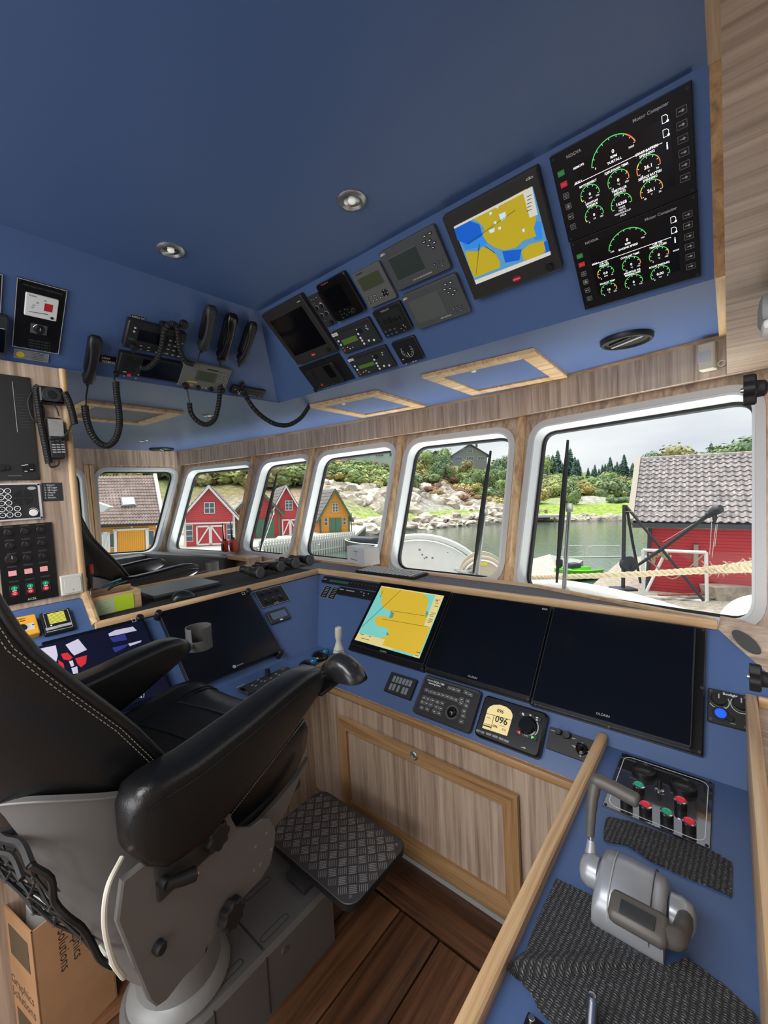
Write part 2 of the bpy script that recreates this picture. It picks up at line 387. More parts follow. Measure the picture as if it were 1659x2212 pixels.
# header band and window walls, facet by facet
LEAN = .3; OUTW = .07
def wtop(i): return V((BAND[i][0], BAND[i][1]+OUTW, ZB))
def wat(i, z): p = wtop(i); return V((p.x, p.y-LEAN*(ZB-z), z))
n_tr = 4
for i in range(len(BAND)-1):
    (x0, y0), (x1, y1) = BAND[i], BAND[i+1]
    t = B().slab([(x0, y0, ZS), (x1, y1, ZS), (x1, y1, ZB), (x0, y0, ZB)], (0, OUTW+.02, 0)).out('trim_%d' % n_tr, lam('z')); struct(t, 'wood laminate header band over window'); n_tr += 1
    t = B().slab([(x0, y0-.006, ZS), (x1, y1-.006, ZS), (x1, y1-.006, ZS-.014), (x0, y0-.006, ZS-.014)], (0, .008, 0)).out('trim_%d' % n_tr, oak('x')); struct(t, 'thin oak strip along the header'); n_tr += 1
struct(B().slab([(-4.92, -1.3, ZS), (-4.92, 2.18, ZS), (-4.92, 2.18, ZB), (-4.92, -1.3, ZB)], (-.02, 0, 0)).out('trim_%d' % n_tr, lam('z')), 'header band on the port side'); n_tr += 1
def rquad(P, r, n=6):
    """four 2-D corners -> loop with rounded corners"""
    o = []; P = [V(p) for p in P]
    for i in range(4):
        a, b, c = P[i-1], P[i], P[(i+1) % 4]
        p, q = b+(a-b).normalized()*r, b+(c-b).normalized()*r
        for k in range(n+1):
            t = k/n; o.append(tuple((1-t)**2*p+2*t*(1-t)*(b+(.5*(p+q)-b)*.12)+t*t*q))
    return o
def sheet_hole(name, mx, outer, holes, th, m):
    """flat sheet with openings, thickness th behind local z = 0"""
    t = bmesh.new(); E = []
    for loop in [outer]+holes:
        vl = [t.verts.new((x, y, 0)) for x, y in loop]
        E += [t.edges.new((vl[k], vl[(k+1) % len(vl)])) for k in range(len(vl))]
    bmesh.ops.triangle_fill(t, edges=E, use_beauty=True, normal=(0, 0, 1))
    r = bmesh.ops.extrude_face_region(t, geom=t.faces[:]+t.edges[:]+t.verts[:])
    for g in r['geom']:
        if isinstance(g, bmesh.types.BMVert): g.co.z = -th
    b = B(); b.merge(t); o = b.out(name, m, smooth=0); o.matrix_world = mx; return o
GLASS = bpy.data.materials.new('window_glass'); GLASS.use_nodes = True
_t = GLASS.node_tree; _t.nodes.clear(); _o = _t.nodes.new('ShaderNodeOutputMaterial'); _mix = _t.nodes.new('ShaderNodeMixShader')
_tr = _t.nodes.new('ShaderNodeBsdfTransparent'); _gl = _t.nodes.new('ShaderNodeBsdfGlossy'); _gl.inputs['Roughness'].default_value = .02; _fr = _t.nodes.new('ShaderNodeFresnel'); _fr.inputs[0].default_value = 1.13
_tr.inputs[0].default_value = (.95, .97, .96, 1)
_gg = _t.nodes.new('ShaderNodeNewGeometry'); _mm = _t.nodes.new('ShaderNodeMath'); _mm.operation = 'SUBTRACT'; _mm.inputs[0].default_value = 1; _t.links.new(_gg.outputs['Backfacing'], _mm.inputs[1])
_m2 = _t.nodes.new('ShaderNodeMath'); _m2.operation = 'MULTIPLY'; _t.links.new(_fr.outputs[0], _m2.inputs[0]); _t.links.new(_mm.outputs[0], _m2.inputs[1])
_t.links.new(_m2.outputs[0], _mix.inputs[0]); _t.links.new(_tr.outputs[0], _mix.inputs[1]); _t.links.new(_gl.outputs[0], _mix.inputs[2]); _t.links.new(_mix.outputs[0], _o.inputs[0])
z5, z6, z7 = zm(160, 880, 600), zm(660, 840, 500), zm(1100, 800, 559)
def facet(i, quads, rad, names, sideports=False):
    """window wall i with the window openings read from the picture"""
    if sideports: A, Bp, T = V((-4.93, -1.3, ZB)), V((-4.93, 2.25, ZB)), V((0, 0, 1))
    else: A, Bp, T = wtop(i), wtop(i+1), V((0, LEAN, 1)).normalized()
    u = (Bp-A).normalized(); n = u.cross(T).normalized()
    if n.dot(EYEP-A) < 0: n = -n
    v = n.cross(u); mx = M((u, v, n)).transposed().to_4x4(); mx.translation = A; inv = mx.inverted(); pl = (A, n, u)
    def loc(p): q = inv @ p; return (q.x, q.y)
    if sideports: outer = [(0, -1.5), (3.1, -1.5), (3.55, 0), (0, 0)]
    else: outer = [loc(wat(i, .5)), loc(wat(i+1, .5)), loc(Bp), loc(A)]
    holes = []
    for q in quads:
        P = [loc(on(pl, *c)) if isinstance(c, tuple) else loc(c) for c in q]       # TL TR BR BL
        holes.append(rquad(P[::-1], rad))
    struct(sheet_hole('wall_front_%d' % (i+1) if not sideports else 'wall_port', mx, outer, holes, .05, lam('z')), 'wood laminate window wall')
    for hole, nm in zip(holes, names):
        o = thing(nm, None, None, mx); struct(o, 'ship window with white frame')
        out_ = offs(hole, -.03)
        B().ring(out_, hole, -.001, .006).out('flange', GFR, o)
        B().ring(offs(hole, -.004), offs(hole, .012), -.10, .002).out('frame', WFR, o)
        g_ = offs(hole, .012); B().ring(g_, offs(hole, .026), -.10, -.078).out('gasket', RUB, o)
        B().prism(offs(hole, .02), -.094, -.088).out('pane', GLASS, o, smooth=0)
facet(4, [[z7(163, 362), z7(1582, 112), z7(1583, 1640), z7(38, 1400)]], .085, ['window_7'])
facet(3, [[z6(742, 385), z6(1481, 295), z6(1385, 1378), z6(588, 1290)]], .11, ['window_6'])
facet(2, [[(690, 983), (854, 960), (812, 1219), (643, 1200)]], .11, ['window_5'])
facet(1, [[z5(1125, 330), z5(1408, 290), z5(1280, 892), z5(993, 858)]], .11, ['window_4'])
facet(0, [[z5(683, 375), z5(1064, 334), z5(955, 872), z5(557, 848)]], .11, ['window_3'])
facet(0, [[z5(130, 375), z5(618, 376), z5(490, 868), z5(163, 890)], [V((-4.93, .2, 1.87)), z5(48, 372), z5(92, 890), V((-4.93, .35, .95))]], .11, ['window_2', 'window_1'], True)
for i in (1, 2, 3, 4):
    p, q = wat(i, ZB), wat(i, .7)
    struct(B().tube([p, q], .031, 14).out('trim_%d' % n_tr, oak('z')), 'half round oak post between windows'); n_tr += 1
for (px, wd) in ((193, .035), (203, .04)):
    q = on(plane((-4.93, 0, 0), (1, 0, 0), (0, 1, 0)), px, 1090)
    struct(B().box((-4.915, q.y, 1.3), (.05, wd, 1.27), .012).out('trim_%d' % n_tr, oak('z')), 'oak post on the port window wall'); n_tr += 1
# floor: planks fore and aft, one border plank across under the console
fl = struct(B().box((-2.2, .1, -.03), (5.4, 3.6, .04)).out('floor', mat('dark_subfloor', (16, 11, 8), .8)), 'dark wooden plank floor')
x = -2.245; k = 0
while x < .3:
    B().box((x+.0825, .1 if x > -2 else .1, -.002), (.160, 1.95, .018), .002).out('plank', flo(k % 3), fl); x += .1652; k += 1
for x0, x1, j in ((-2.3, -1.35, 0), (-1.35, -.3, 2)):
    B().box(((x0+x1)/2, 1.172, -.002), (x1-x0-.004, .17, .018), .002).out('plank', wood('floor_plank_across_%d' % j, (52, 32, 20), (86, 56, 36), (110, 74, 50), 'x', .42), fl)
# ---- front console
fc = thing('helm_console', 'blue topped wooden helm console running round under the windows', 'console', (-.9, 1.263, 0))
def cpart(b, n, m, p=None, **k):
    o = b.out(n, m, None, **k); p = p or fc; o.parent = p; o.matrix_parent_inverse = M.Translation(-p.matrix_world.translation) if p.parent is None else I4; return o
def bake(b, par):
    bmesh.ops.translate(b.bm, verts=b.bm.verts[:], vec=-par.matrix_world.translation); return b
def wp(b, n, m, par, **k): return bake(b, par).out(n, m, par, **k)      # built in world coordinates, stored in the parent's
s_ = .018
wp(B().slab([(-1.957, 1.676, 1.043), (-1.656, 1.375, .742), (-1.62, 1.263, .63), (.50, 1.263, .63), (.528, 1.263, .63), (-.031, 1.673, 1.04)], (0, .014, -.014)), 'sloping_panel', BLUE, fc)
wp(B().slab([(-1.62, 1.263, .01), (-.31, 1.263, .01), (-.31, 1.263, .632), (-1.62, 1.263, .632)], (0, .02, 0)), 'front_panel', lam('z'), fc)
wp(B().box((-.965, 1.266, .615), (1.3, .034, .030), .008), 'desk_edge', fram('x'), fc)
wp(B().box((-.965, 1.259, .014), (1.3, .014, .026)), 'kick_strip', mat('pale_kick_strip', (150, 152, 152), .5), fc)
wp(B().box((-.965, 1.258, .045), (1.3, .012, .03), .003), 'kick_strip', fram('x'), fc).name = 'skirting'
CAB = plane((0, 1.263, 0), (0, -1, 0), (1, 0, 0))
dr = fc_door = B()
def pf(q): p = on(CAB, *q); return (p.x, p.z)
x0, x1, za, zb_ = -1.387, -.536, .075, .512; fw_ = .052
dm = M(((1, 0, 0, 0), (0, 0, -1, 0), (0, 1, 0, 0), (0, 0, 0, 1)))
def wpd(loops_o, loops_i, z0, z1, n, m, par):
    b = B(); b.ring(loops_o, loops_i, z0, z1, M.Translation((0, 1.263, 0)) @ dm); return wp(b, n, m, par)
door = wp(B().box(((x0+x1)/2, 1.259, (za+zb_)/2), (x1-x0-.02, .012, zb_-za-.02)), 'door', lam('z'), fc)
door.name = 'door'
def strip(a, c, n_, m): return wp(B().slab([(p[0], 1.254, p[1]) for p in a], (0, -.014, 0)), n_, m, fc)
for nm, pts, ax in (('door_rail', [(x0, zb_), (x1, zb_), (x1-fw_, zb_-fw_), (x0+fw_, zb_-fw_)], 'x'), ('door_rail', [(x0, za), (x1, za), (x1-fw_, za+fw_), (x0+fw_, za+fw_)], 'x'),
                    ('door_stile', [(x0, za), (x0, zb_), (x0+fw_, zb_-fw_), (x0+fw_, za+fw_)], 'z'), ('door_stile', [(x1, za), (x1, zb_), (x1-fw_, zb_-fw_), (x1-fw_, za+fw_)], 'z')):
    strip(pts, 0, nm, fram(ax))
q = on(plane((0, 1.24, 0), (0, -1, 0), (1, 0, 0)), 895, 1631)
wp(B().lathe([(.017, 0), (.017, .006), (.013, .009), (.010, .004), (0, .004)], 24, M.Translation((q.x, 1.2405, q.z)) @ M.Rotation(math.pi/2, 4, 'X')), 'round_latch', ALU, fc)
# ledge over the front console: carpet, front lip, rear lip
RE = [(840, 1325), (1659, 1420)]
def led(x, y): p = on(LED, x, y); return (p.x, p.y)
rear = [(-2.62, 1.86), led(*z6(0, 1222)), led(*z6(420, 1275)), led(*z6(840, 1325)), led(*z6(1659, 1422)), led(1330, 1302), (-.05, 1.683)]
CARPET = mat('grey_ledge_carpet', (112, 112, 118), .95, bump=1.0, bscale=330, var=.35, vscale=260)
wp(B().slab([(-1.957, 1.672, 1.055), (-.045, 1.672, 1.055)]+[(x, y, 1.055) for x, y in rear[::-1]]+[(-2.62, 1.66, 1.055)], (0, 0, -.025)), 'ledge_carpet', CARPET, fc)
wp(B().box((-.995, 1.665, 1.056), (1.935, .018, .034), .007), 'front_lip', oak('x'), fc)
b = B()
for (a, c) in zip(rear, rear[1:]):
    b.slab([(a[0], a[1], 1.04), (c[0], c[1], 1.04), (c[0], c[1]+.016, 1.04), (a[0], a[1]+.016, 1.04)], (0, 0, .028))
wp(b, 'rear_lip', oak('x'), fc)
wp(B().slab([(-2.6, 1.85, .2), (-.1, 1.70, .2), (-.1, 1.70, 1.03), (-2.6, 1.85, 1.03)], (0, .015, 0)), 'back_panel', lam('z'), fc)
# starboard corner board beyond the console, with the round black vent
dg = V((.117, -.086, -.086)).normalized(); nb = V((-.593, -.30, .76)); nb = (nb-dg*nb.dot(dg)).normalized()
CB = plane((-.031, 1.673, 1.04), nb, dg)
cbp = [on(CB, *q) for q in ((1551, 1359), (1556, 1330), (1600, 1338), (1700, 1375), (1700, 1494))]
cbo = struct(B().slab(cbp, -nb*.015).out('trim_%d' % n_tr, lam('x')), 'pale wooden corner board beside the console'); n_tr += 1
vp = on(CB, 1611, 1386, .01); rv = (on(CB, 1580, 1364, .01)-on(CB, 1641, 1409, .01)).length/2
vm = M((dg, nb.cross(dg), nb)).transposed().to_4x4(); vm.translation = vp-nb*.01
o = B().prism(circ(1, n=40), 0, .012, M.Diagonal((rv, rv*.45, 1, 1)), ch=.0).out('round_cover', mat('charcoal_plastic', (58, 58, 58), .5)); o.matrix_world = vm
tag(o, 'dark oval cover lying on the pale wooden corner board', 'cover')
# ---- port console
pc = fc
wp(B().slab([(-1.656, -.9, .742), (-1.656, 1.375, .742), (-1.957, 1.676, 1.043), (-1.957, .49, 1.043), (-2.075, .49, 1.161), (-2.075, -.9, 1.161)], (-.014, 0, -.014)), 'sloping_panel', mat('blue_laminate', (0, 0, 0)), pc)
wp(B().slab([(-1.67, -.9, .742), (-1.455, -.9, .742), (-1.455, 1.374, .742), (-1.67, 1.374, .742)], (0, 0, -.02)), 'shelf', BLUE, pc)
wp(B().box((-1.452, .24, .737), (.022, 2.26, .036), .008), 'desk_edge', fram('y'), pc)
wp(B().slab([(-1.6, -.9, .01), (-1.6, 1.262, .01), (-1.6, 1.262, .72), (-1.6, -.9, .72)], (-.02, 0, 0)), 'front_panel', lam('z'), pc)
RP = [on(LED, *zm(160, 1150, 400)(1170, 405)), on(LED, *zm(160, 1150, 400)(1540, 325))]
xr = (RP[0].x+RP[1].x)/2
wp(B().slab([(-1.95, .5, 1.055), (-1.95, 1.672, 1.055), (xr, 1.672, 1.055), (xr, .5, 1.055)], (0, 0, -.025)), 'ledge_carpet', mat('black_ledge_mat', (34, 35, 37), .95, bump=.8, bscale=330, var=.3, vscale=240), pc)
wp(B().box((-1.952, 1.08, 1.056), (.018, 1.19, .034), .007), 'front_lip', oak('y'), pc)
wp(B().box((xr-.008, 1.12, 1.06), (.018, 1.2, .045), .006), 'rear_lip', oak('y'), pc)
wp(B().tube([(-2.072, .492, 1.175), (-1.955, .492, 1.062)], .016, 10), 'end_lip', oak('x'), pc)
wp(B().slab([(xr, .5, .3), (xr, 1.68, .3), (xr, 1.68, 1.03), (xr, .5, 1.03)], (-.015, 0, 0)), 'back_panel', lam('z'), pc)
# pillar
struct(B().box((-2.145, -.41, (1.16+ZS)/2), (.15, 1.79, ZS-1.16)).out('wall_pillar', lam('z')), 'wood laminate bulkhead to port carrying switch panels')
struct(B().tube([(-2.075, .488, 1.155), (-2.075, .488, ZS)], .014, 14).out('trim_%d' % n_tr, oak('z')), 'half round oak edge of the port bulkhead'); n_tr += 1
# hatches in the lower soffit
def hatch(label, corners, pin, mcol):
    P = [on(SOF, *c) for c in corners]; c = sum(P, V())/4
    ux = (P[1]-P[0]+P[2]-P[3])/2; uy = (P[3]-P[0]+P[2]-P[1])/2
    w_, h_ = ux.length, uy.length; u = ux.normalized(); n = V((0, 0, -1)); v = n.cross(u)
    mx = M((u, v, n)).transposed().to_4x4(); mx.translation = c
    o = thing('ceiling_hatch', label, 'hatch', mx, 'hatches in the soffit')
    B().prism(rrect(w_*.86, h_*.86), .0005, .006).out('panel', mcol, o)
    f = min(w_, h_)*.13
    for nm, a, bb, ax in (('frame_rail', (0, h_/2-f/2), (w_, f), 'x'), ('frame_rail', (0, -h_/2+f/2), (w_, f), 'x'), ('frame_stile', (-w_/2+f/2, 0), (f, h_-2*f), 'y'), ('frame_stile', (w_/2-f/2, 0), (f, h_-2*f), 'y')):
        B().prism(rrect(bb[0], bb[1], 0, *a), .0005, .018, ch=.004).out(nm, oak(ax), o)
    q = mx.inverted() @ on(SOF, *pin); B().lathe([(.012, .018), (.011, .022), (0, .023)], 16, M.Translation((q.x, q.y, 0))).out('pin', WHT, o)
hatch('oak framed hatch in soffit, the larger one nearest the starboard corner', [(1145, 752), (1232, 806), (1016, 850), (917, 808)], zB(1600, 1083), BLUE)
hatch('oak framed hatch in soffit, the smaller one behind the overhead corner', [(803, 842), (919, 872), (785, 899), (672, 875)], (742, 866), BLUE)
hatch('oak framed hatch with grey panel in the port soffit, behind the hanging cords', [(165, 863), (393, 887), (316, 916), (130, 897)], (250, 872), mat('grey_blue_board', (118, 118, 128), .6))
def down(label, c, pl, r, group='recessed ceiling spotlights'):
    p = on(pl, *c); mx = M.Translation(p) @ M.Rotation(math.pi, 4, 'X')
    o = thing('ceiling_spotlight', label, 'spotlight', mx, group)
    B().lathe([(r*1.0, 0), (r, .002), (r*.93, .006), (r*.72, .009), (r*.62, .004), (r*.56, -.0005)], 36).out('rim', ALU, o)
    B().lathe([(r*.56, 0), (r*.52, .0035), (r*.3, .0015), (r*.26, .0015)], 30).out('reflector', CHR, o)
    B().lathe([(r*.26, .001), (r*.22, .006), (r*.08, .008), (0, .008)], 18).out('bulb', mat('lamp_glass', (235, 235, 230), .2, emit=.3), o)
down('larger looking silver ceiling spotlight, right of the other on main ceiling', (760, 433), CEI, .047)
down('silver ceiling spotlight on main ceiling, nearest the port overhead face', (369, 540), CEI, .047)
down('small white spotlight on port soffit between hatch and speaker', (310, 952), SOF, .05, 'small spotlights on the port soffit')
down('small white spotlight on port soffit seen behind the grey radio cord', (452, 897), SOF, .05, 'small spotlights on the port soffit')
def speaker(label, c, rx, n=1):
    p = on(SOF, *c); mx = M.Translation(p) @ M.Rotation(math.pi, 4, 'X')
    o = thing('ceiling_loudspeaker', label, 'loudspeaker', mx, 'round loudspeakers in the soffit')
    B().lathe([(rx, 0), (rx, .012), (rx*.95, .02), (rx*.85, .021), (rx*.8, .012), (0, .012)], 40).out('housing', BLK, o)
    B().box((0, 0, .016), (rx*1.5, .012, .008), .003, M.Rotation(.55, 4, 'Z')).out('cross_bar', LGY, o)
    B().box((0, rx*.35, .016), (rx*1.1, .01, .008), .003, M.Rotation(.55, 4, 'Z')).out('cross_bar', DKG, o)
speaker('round black loudspeaker in soffit near the starboard wooden panel', (1353, 730), .094)
speaker('round black loudspeaker in the far port soffit above the corner window', (349, 969), .12)
# ================================================================ OVERHEAD INSTRUMENTS (forward face)
YEL = mat('chart_land_yellow', (200, 178, 40), .4, emit=.16); SEA = mat('chart_sea_blue', (92, 158, 206), .4, emit=.2); DEEP = mat('chart_deep_blue', (20, 92, 196), .4, emit=.3); MID = mat('chart_mid_blue', (50, 134, 222), .4, emit=.3)
PAPER = mat('chart_side_panel', (206, 206, 196), .4, emit=.3); LAKE = mat('chart_lake', (196, 224, 240), .4, emit=.3); INK = mat('chart_ink', (60, 54, 24), .6)
GRN2 = mat('key_green', (30, 128, 70), .45, emit=.15); RED2 = mat('key_red', (190, 40, 46), .45, emit=.15)
d = Dev('chart_display', 'dark framed overhead display showing yellow and blue sea chart', 'display', FB, zC, [(30, 745), (503, 482), (635, 990), (200, 1158)], .03, mat('display_bezel', (40, 39, 37), .5), .006, .004)
d.rect('screen', (93, 785), (573, 915), SEA, .0012, flatten=False)
S_ = .0016
d.poly('chart_deep', [(95, 790), (170, 752), (222, 772), (236, 828), (165, 872), (112, 850)], DEEP, S_)
d.poly('chart_deep', [(335, 905), (432, 895), (420, 950), (350, 962)], DEEP, S_)
d.poly('chart_deep', [(540, 862), (560, 850), (572, 905), (548, 912)], DEEP, S_)
d.poly('chart_mid', [(130, 858), (236, 830), (262, 865), (230, 885), (150, 898)], MID, .0014)
d.poly('chart_mid', [(470, 800), (505, 755), (530, 760), (535, 845), (500, 850)], MID, .0014)
d.poly('chart_land', [(186, 742), (330, 662), (455, 594), (470, 640), (505, 745), (492, 790), (505, 830), (440, 852), (405, 886), (345, 900), (300, 886), (262, 862), (240, 828), (246, 790), (222, 762)], YEL, .002)
d.poly('chart_land', [(150, 905), (215, 908), (235, 882), (270, 895), (300, 915), (322, 955), (325, 985), (198, 1038), (172, 985)], YEL, .002)
d.poly('chart_land', [(430, 905), (470, 872), (540, 852), (552, 905), (520, 925), (482, 945), (442, 950)], YEL, .002)
for pts in ([(318, 722), (350, 708), (356, 735), (330, 755)], [(268, 800), (298, 788), (296, 808), (275, 815)], [(292, 760), (304, 752), (308, 768), (298, 772)], [(314, 786), (330, 782), (328, 796), (318, 797)], [(270, 712), (284, 708), (282, 722), (272, 724)], [(434, 796), (446, 790), (448, 806), (438, 810)], [(302, 680), (318, 676), (312, 694)]):
    d.poly('chart_lake', pts, LAKE, .0024)
d.poly('chart_panel', [(438, 610), (484, 586), (512, 722), (472, 738)], PAPER, .0026)
d.poly('chart_strip', [(94, 783), (484, 582), (487, 592), (96, 793)], PAPER, .0026); d.poly('chart_strip', [(198, 1050), (574, 905), (577, 922), (205, 1070)], PAPER, .0026)
b = B()
for p_, q_ in (((222, 868), (205, 1020)), ((250, 880), (300, 915)), ((215, 900), (222, 868)), ((160, 870), (400, 700))):
    (x0, y0), (x1, y1) = d.p(*p_), d.p(*q_); t = V((x1-x0, y1-y0)).normalized(); n_ = V((-t.y, t.x))*.0005
    b.prism([(x0+n_.x, y0+n_.y), (x0-n_.x, y0-n_.y), (x1-n_.x, y1-n_.y), (x1+n_.x, y1+n_.y)], d.th, d.th+.0027)
b.out('chart_lines', INK, d.o, smooth=0)
for k in range(5): d.dash((470, 628+k*18), .014-.002*(k % 2), INK, .0016, .003)
x, y = d.p(407, 1043); B().prism([(x+px*.0145, y+py*.0085) for px, py in circ(1, n=24)], d.th-.0004, d.th+.0015).out('badge', mat('badge_red', (180, 22, 34), .3), d.o); d.txt('Olorin', (407, 1043), .0085, z=.002)
d.knob('knob', (570, 978), .011, .012, line=False); d.frame('label_frame', (452, 548), (488, 538), .0008, WHT); d.txt('7', (470, 543), .010); d.screws(.006, .003); d.done()

def computer(label, cs, S, gs, big, line, nog, mc, left, right, icons, extra):
    d = Dev('engine_display', label, 'display', FB, zC, cs, .016, BLK2, .002, .001, 'black engine computer panels')
    d.rect('screen', S[0], S[1], mat('engine_screen', (10, 11, 14), .15, emit=.2), .0008)
    d.fit('NOGVA', *nog, m=LGY, bold=True); d.fit('Motor Computer', *mc, m=LGY, bold=True)
    def arc(c, r, a0, a1, m, wd=.0016):
        b = d.L.setdefault('a'+m.name, (B(), m))[0]; x, y = d.p(*c); b.arc(r-wd, r, a0, a1, x, y, d.th+.0014, 24)
    def ticks(c, r, a0, a1, n):
        b = d.L.setdefault('t', (B(), WEM))[0]; x, y = d.p(*c)
        for k in range(n+1):
            a = a0+(a1-a0)*k/n; b.prism(rrect(.0028, .001), 0, .0002, M.Translation((x, y, d.th+.0014)) @ M.Rotation(math.radians(a), 4, 'Z') @ M.Translation((r-.004, 0, 0)))
    for (c, r, reds, yel, val, un, lab, lo, hi) in gs:
        a0, a1 = 205, -12; sp = a1-a0
        arc(c, r, a0, a1, GEM)
        for f0, f1 in reds: arc(c, r+.0002, a0+sp*f0, a0+sp*f1, REM, .002)
        for f0, f1 in yel: arc(c, r+.0002, a0+sp*f0, a0+sp*f1, YEM, .002)
        ticks(c, r, a0, a1, 6)
        x, y = d.p(*c); b = d.L.setdefault(WEM.name, (B(), WEM))[0]; z = d.th+.0014
        b.text(val, x, y+.001, r*.42, z, bold=True)
        for k, t in enumerate(un): b.text(t, x, y-r*.36-k*r*.27, r*.24, z)
        for k, t in enumerate(lab): b.text(t, x, y+r*1.12+(len(lab)-1-k)*r*.3, r*.31, z, sx=.85, bold=True)
        if lo: b.text(lo, x-r*.62, y-r*.58, r*.25, z); b.text(hi, x+r*.72, y-r*.42, r*.25, z)
    c, r, f0, labs, lo, hi = big
    arc(c, r, 172, 20, GEM, .002)
    if f0: arc(c, r+.0002, 20+35, 20, REM, .0026)
    ticks(c, r, 172, 20, 8); x, y = d.p(*c); b = d.L[WEM.name][0]
    b.text('0', x, y+r*.38, r*.22, d.th+.0014, bold=True)
    for k, t in enumerate(labs): b.text(t, x, y+r*.17-k*r*.19, r*.15, d.th+.0014, bold=True)
    b.text(lo, x-r*.82, y+r*.03, r*.12, d.th+.0014); b.text(hi, x+r*.74, y+r*.2, r*.12, d.th+.0014)
    (x0, y0), (x1, y1) = d.p(*line[0]), d.p(*line[1]); b.prism(rrect(x1-x0, .0011, 0, (x0+x1)/2, (y0+y1)/2), d.th+.001, d.th+.0016)
    for t, a, e in extra: d.fit(t, a, e, WEM, .0014, bold=True)
    for k, c in enumerate(left):
        if k < 2: o = d.crect('key', c, (.017, .013), GRN2 if k == 0 else RED2, .0014, .001); x, y = d.p(*c); B().text(('START', 'STOP')[k], x, y, .0042, d.th+.0017).out('key_print', LGY, o, smooth=0)
        else:
            x, y = d.p(*c); o = d.crect('key', c, (.015, .015), BLK, .0012, .001)
            q = B(); q.ring(rrect(.014, .014, .001, x, y), rrect(.0128, .0128, .0008, x, y), d.th, d.th+.0014)
            if k == 2: q.arc(.0026, .0036, 0, 360, x, y, d.th+.0014); [q.prism(rrect(.0022, .0009), 0, .0002, M.Translation((x, y, d.th+.0013)) @ M.Rotation(a*math.pi/2, 4, 'Z') @ M.Translation((.0045, 0, 0))) for a in range(4)]
            elif k == 3: q.prism(circ(.003, x, y, 12), d.th, d.th+.0014); [q.prism(rrect(.002, .0009), 0, .0002, M.Translation((x, y, d.th+.0013)) @ M.Rotation(a*math.pi/4, 4, 'Z') @ M.Translation((.0048, 0, 0))) for a in range(8)]
            elif k == 4: q.prism(circ(.0022, x-.0025, y, 10), d.th, d.th+.0014); q.arc(.0022, .0032, -90, 90, x+.001, y, d.th+.0014)
            else: q.arc(.003, .0038, 0, 360, x, y, d.th+.0014, 12)
            q.out('key_print', LGY, o, smooth=0)
    for c in right:
        o = d.crect('key', c, (.021, .0165), BLK, .0012, .001); x, y = d.p(*c)
        q = B(); q.ring(rrect(.020, .0155, .001, x, y), rrect(.0192, .0147, .0008, x, y), d.th, d.th+.0014)
        q.prism(rrect(.010, .0016, 0, x-.001, y), d.th, d.th+.0014); q.prism([(x-.001, y), (x+.002, y-.0035), (x+.006, y), (x+.002, y+.0035)], d.th, d.th+.0014); q.out('key_print', LGY, o, smooth=0)
    b = d.L[WEM.name][0]
    for c in icons[:2]:
        x, y = d.p(*c); b.ring([(x-.006, y-.008), (x+.006, y-.008), (x+.006, y+.004), (x+.002, y+.008), (x-.006, y+.008)], [(x-.005, y-.007), (x+.005, y-.007), (x+.005, y+.0035), (x+.0015, y+.007), (x-.005, y+.007)], d.th+.001, d.th+.0014)
        b.prism(circ(.0026, x+.005, y-.006, 10), d.th+.001, d.th+.0016)
    x, y = d.p(*icons[2]); b.text('i', x, y, .022, d.th+.0014, bold=True)
    d.screws(.008, .003, mat('screw_dark', (70, 70, 74), .4, metal=.6)); d.done()
r_ = .0238
computer('black engine computer panel with six gauges, the upper of two, marked REMOTE', [(565, 440), (1278, 62), (1303, 614), (668, 862)], ((700, 470), (1195, 575)),
    [((772, 622), r_, [], [(0, .08)], '0', ['kW'], ['MOTOREFFEKT'], '0', '700'), ((913, 553), r_*1.05, [(.84, 1)], [(.78, .84)], '0', ['°C'], ['KJØLEVANN TEMP.'], '10', '120'), ((1063, 485), r_*1.08, [(0, .18), (.72, 1)], [(.18, .3)], '26.1', ['V'], ['START BATTERI', 'SPENNING'], '18', '36'),
     ((793, 725), r_, [], [(0, .08)], '0', ['L/h'], ['DRIVSTOFF', 'FORBRUK'], '0', '182'), ((928, 668), r_*1.05, [], [], '16268', ['TIMER', 'NESTE', 'VEDLIKEHOLD', '16520'], ['TIMETELLER', '(SERVICE)'], '', ''), ((1078, 602), r_*1.05, [(0, .18), (.72, 1)], [(.18, .3)], '26.1', ['V'], ['SERVICE BATTERI', 'SPENNING'], '18', '36')],
    ((893, 452), .053, True, ['RPM', 'TURTALL'], '0', '3000'), ((694, 578), (1132, 362)), ((655, 437), (728, 402)), ((985, 258), (1165, 165)),
    [(628, 518), (642, 573), (653, 630), (665, 682), (677, 732), (688, 783)], [(1228, 205), (1230, 275), (1235, 345), (1240, 412), (1243, 475), (1246, 538)], [(1145, 245), (1150, 315), (1157, 380)], [('REMOTE', (690, 495), (742, 470)), ('SIDE 2', (697, 570), (732, 553))])
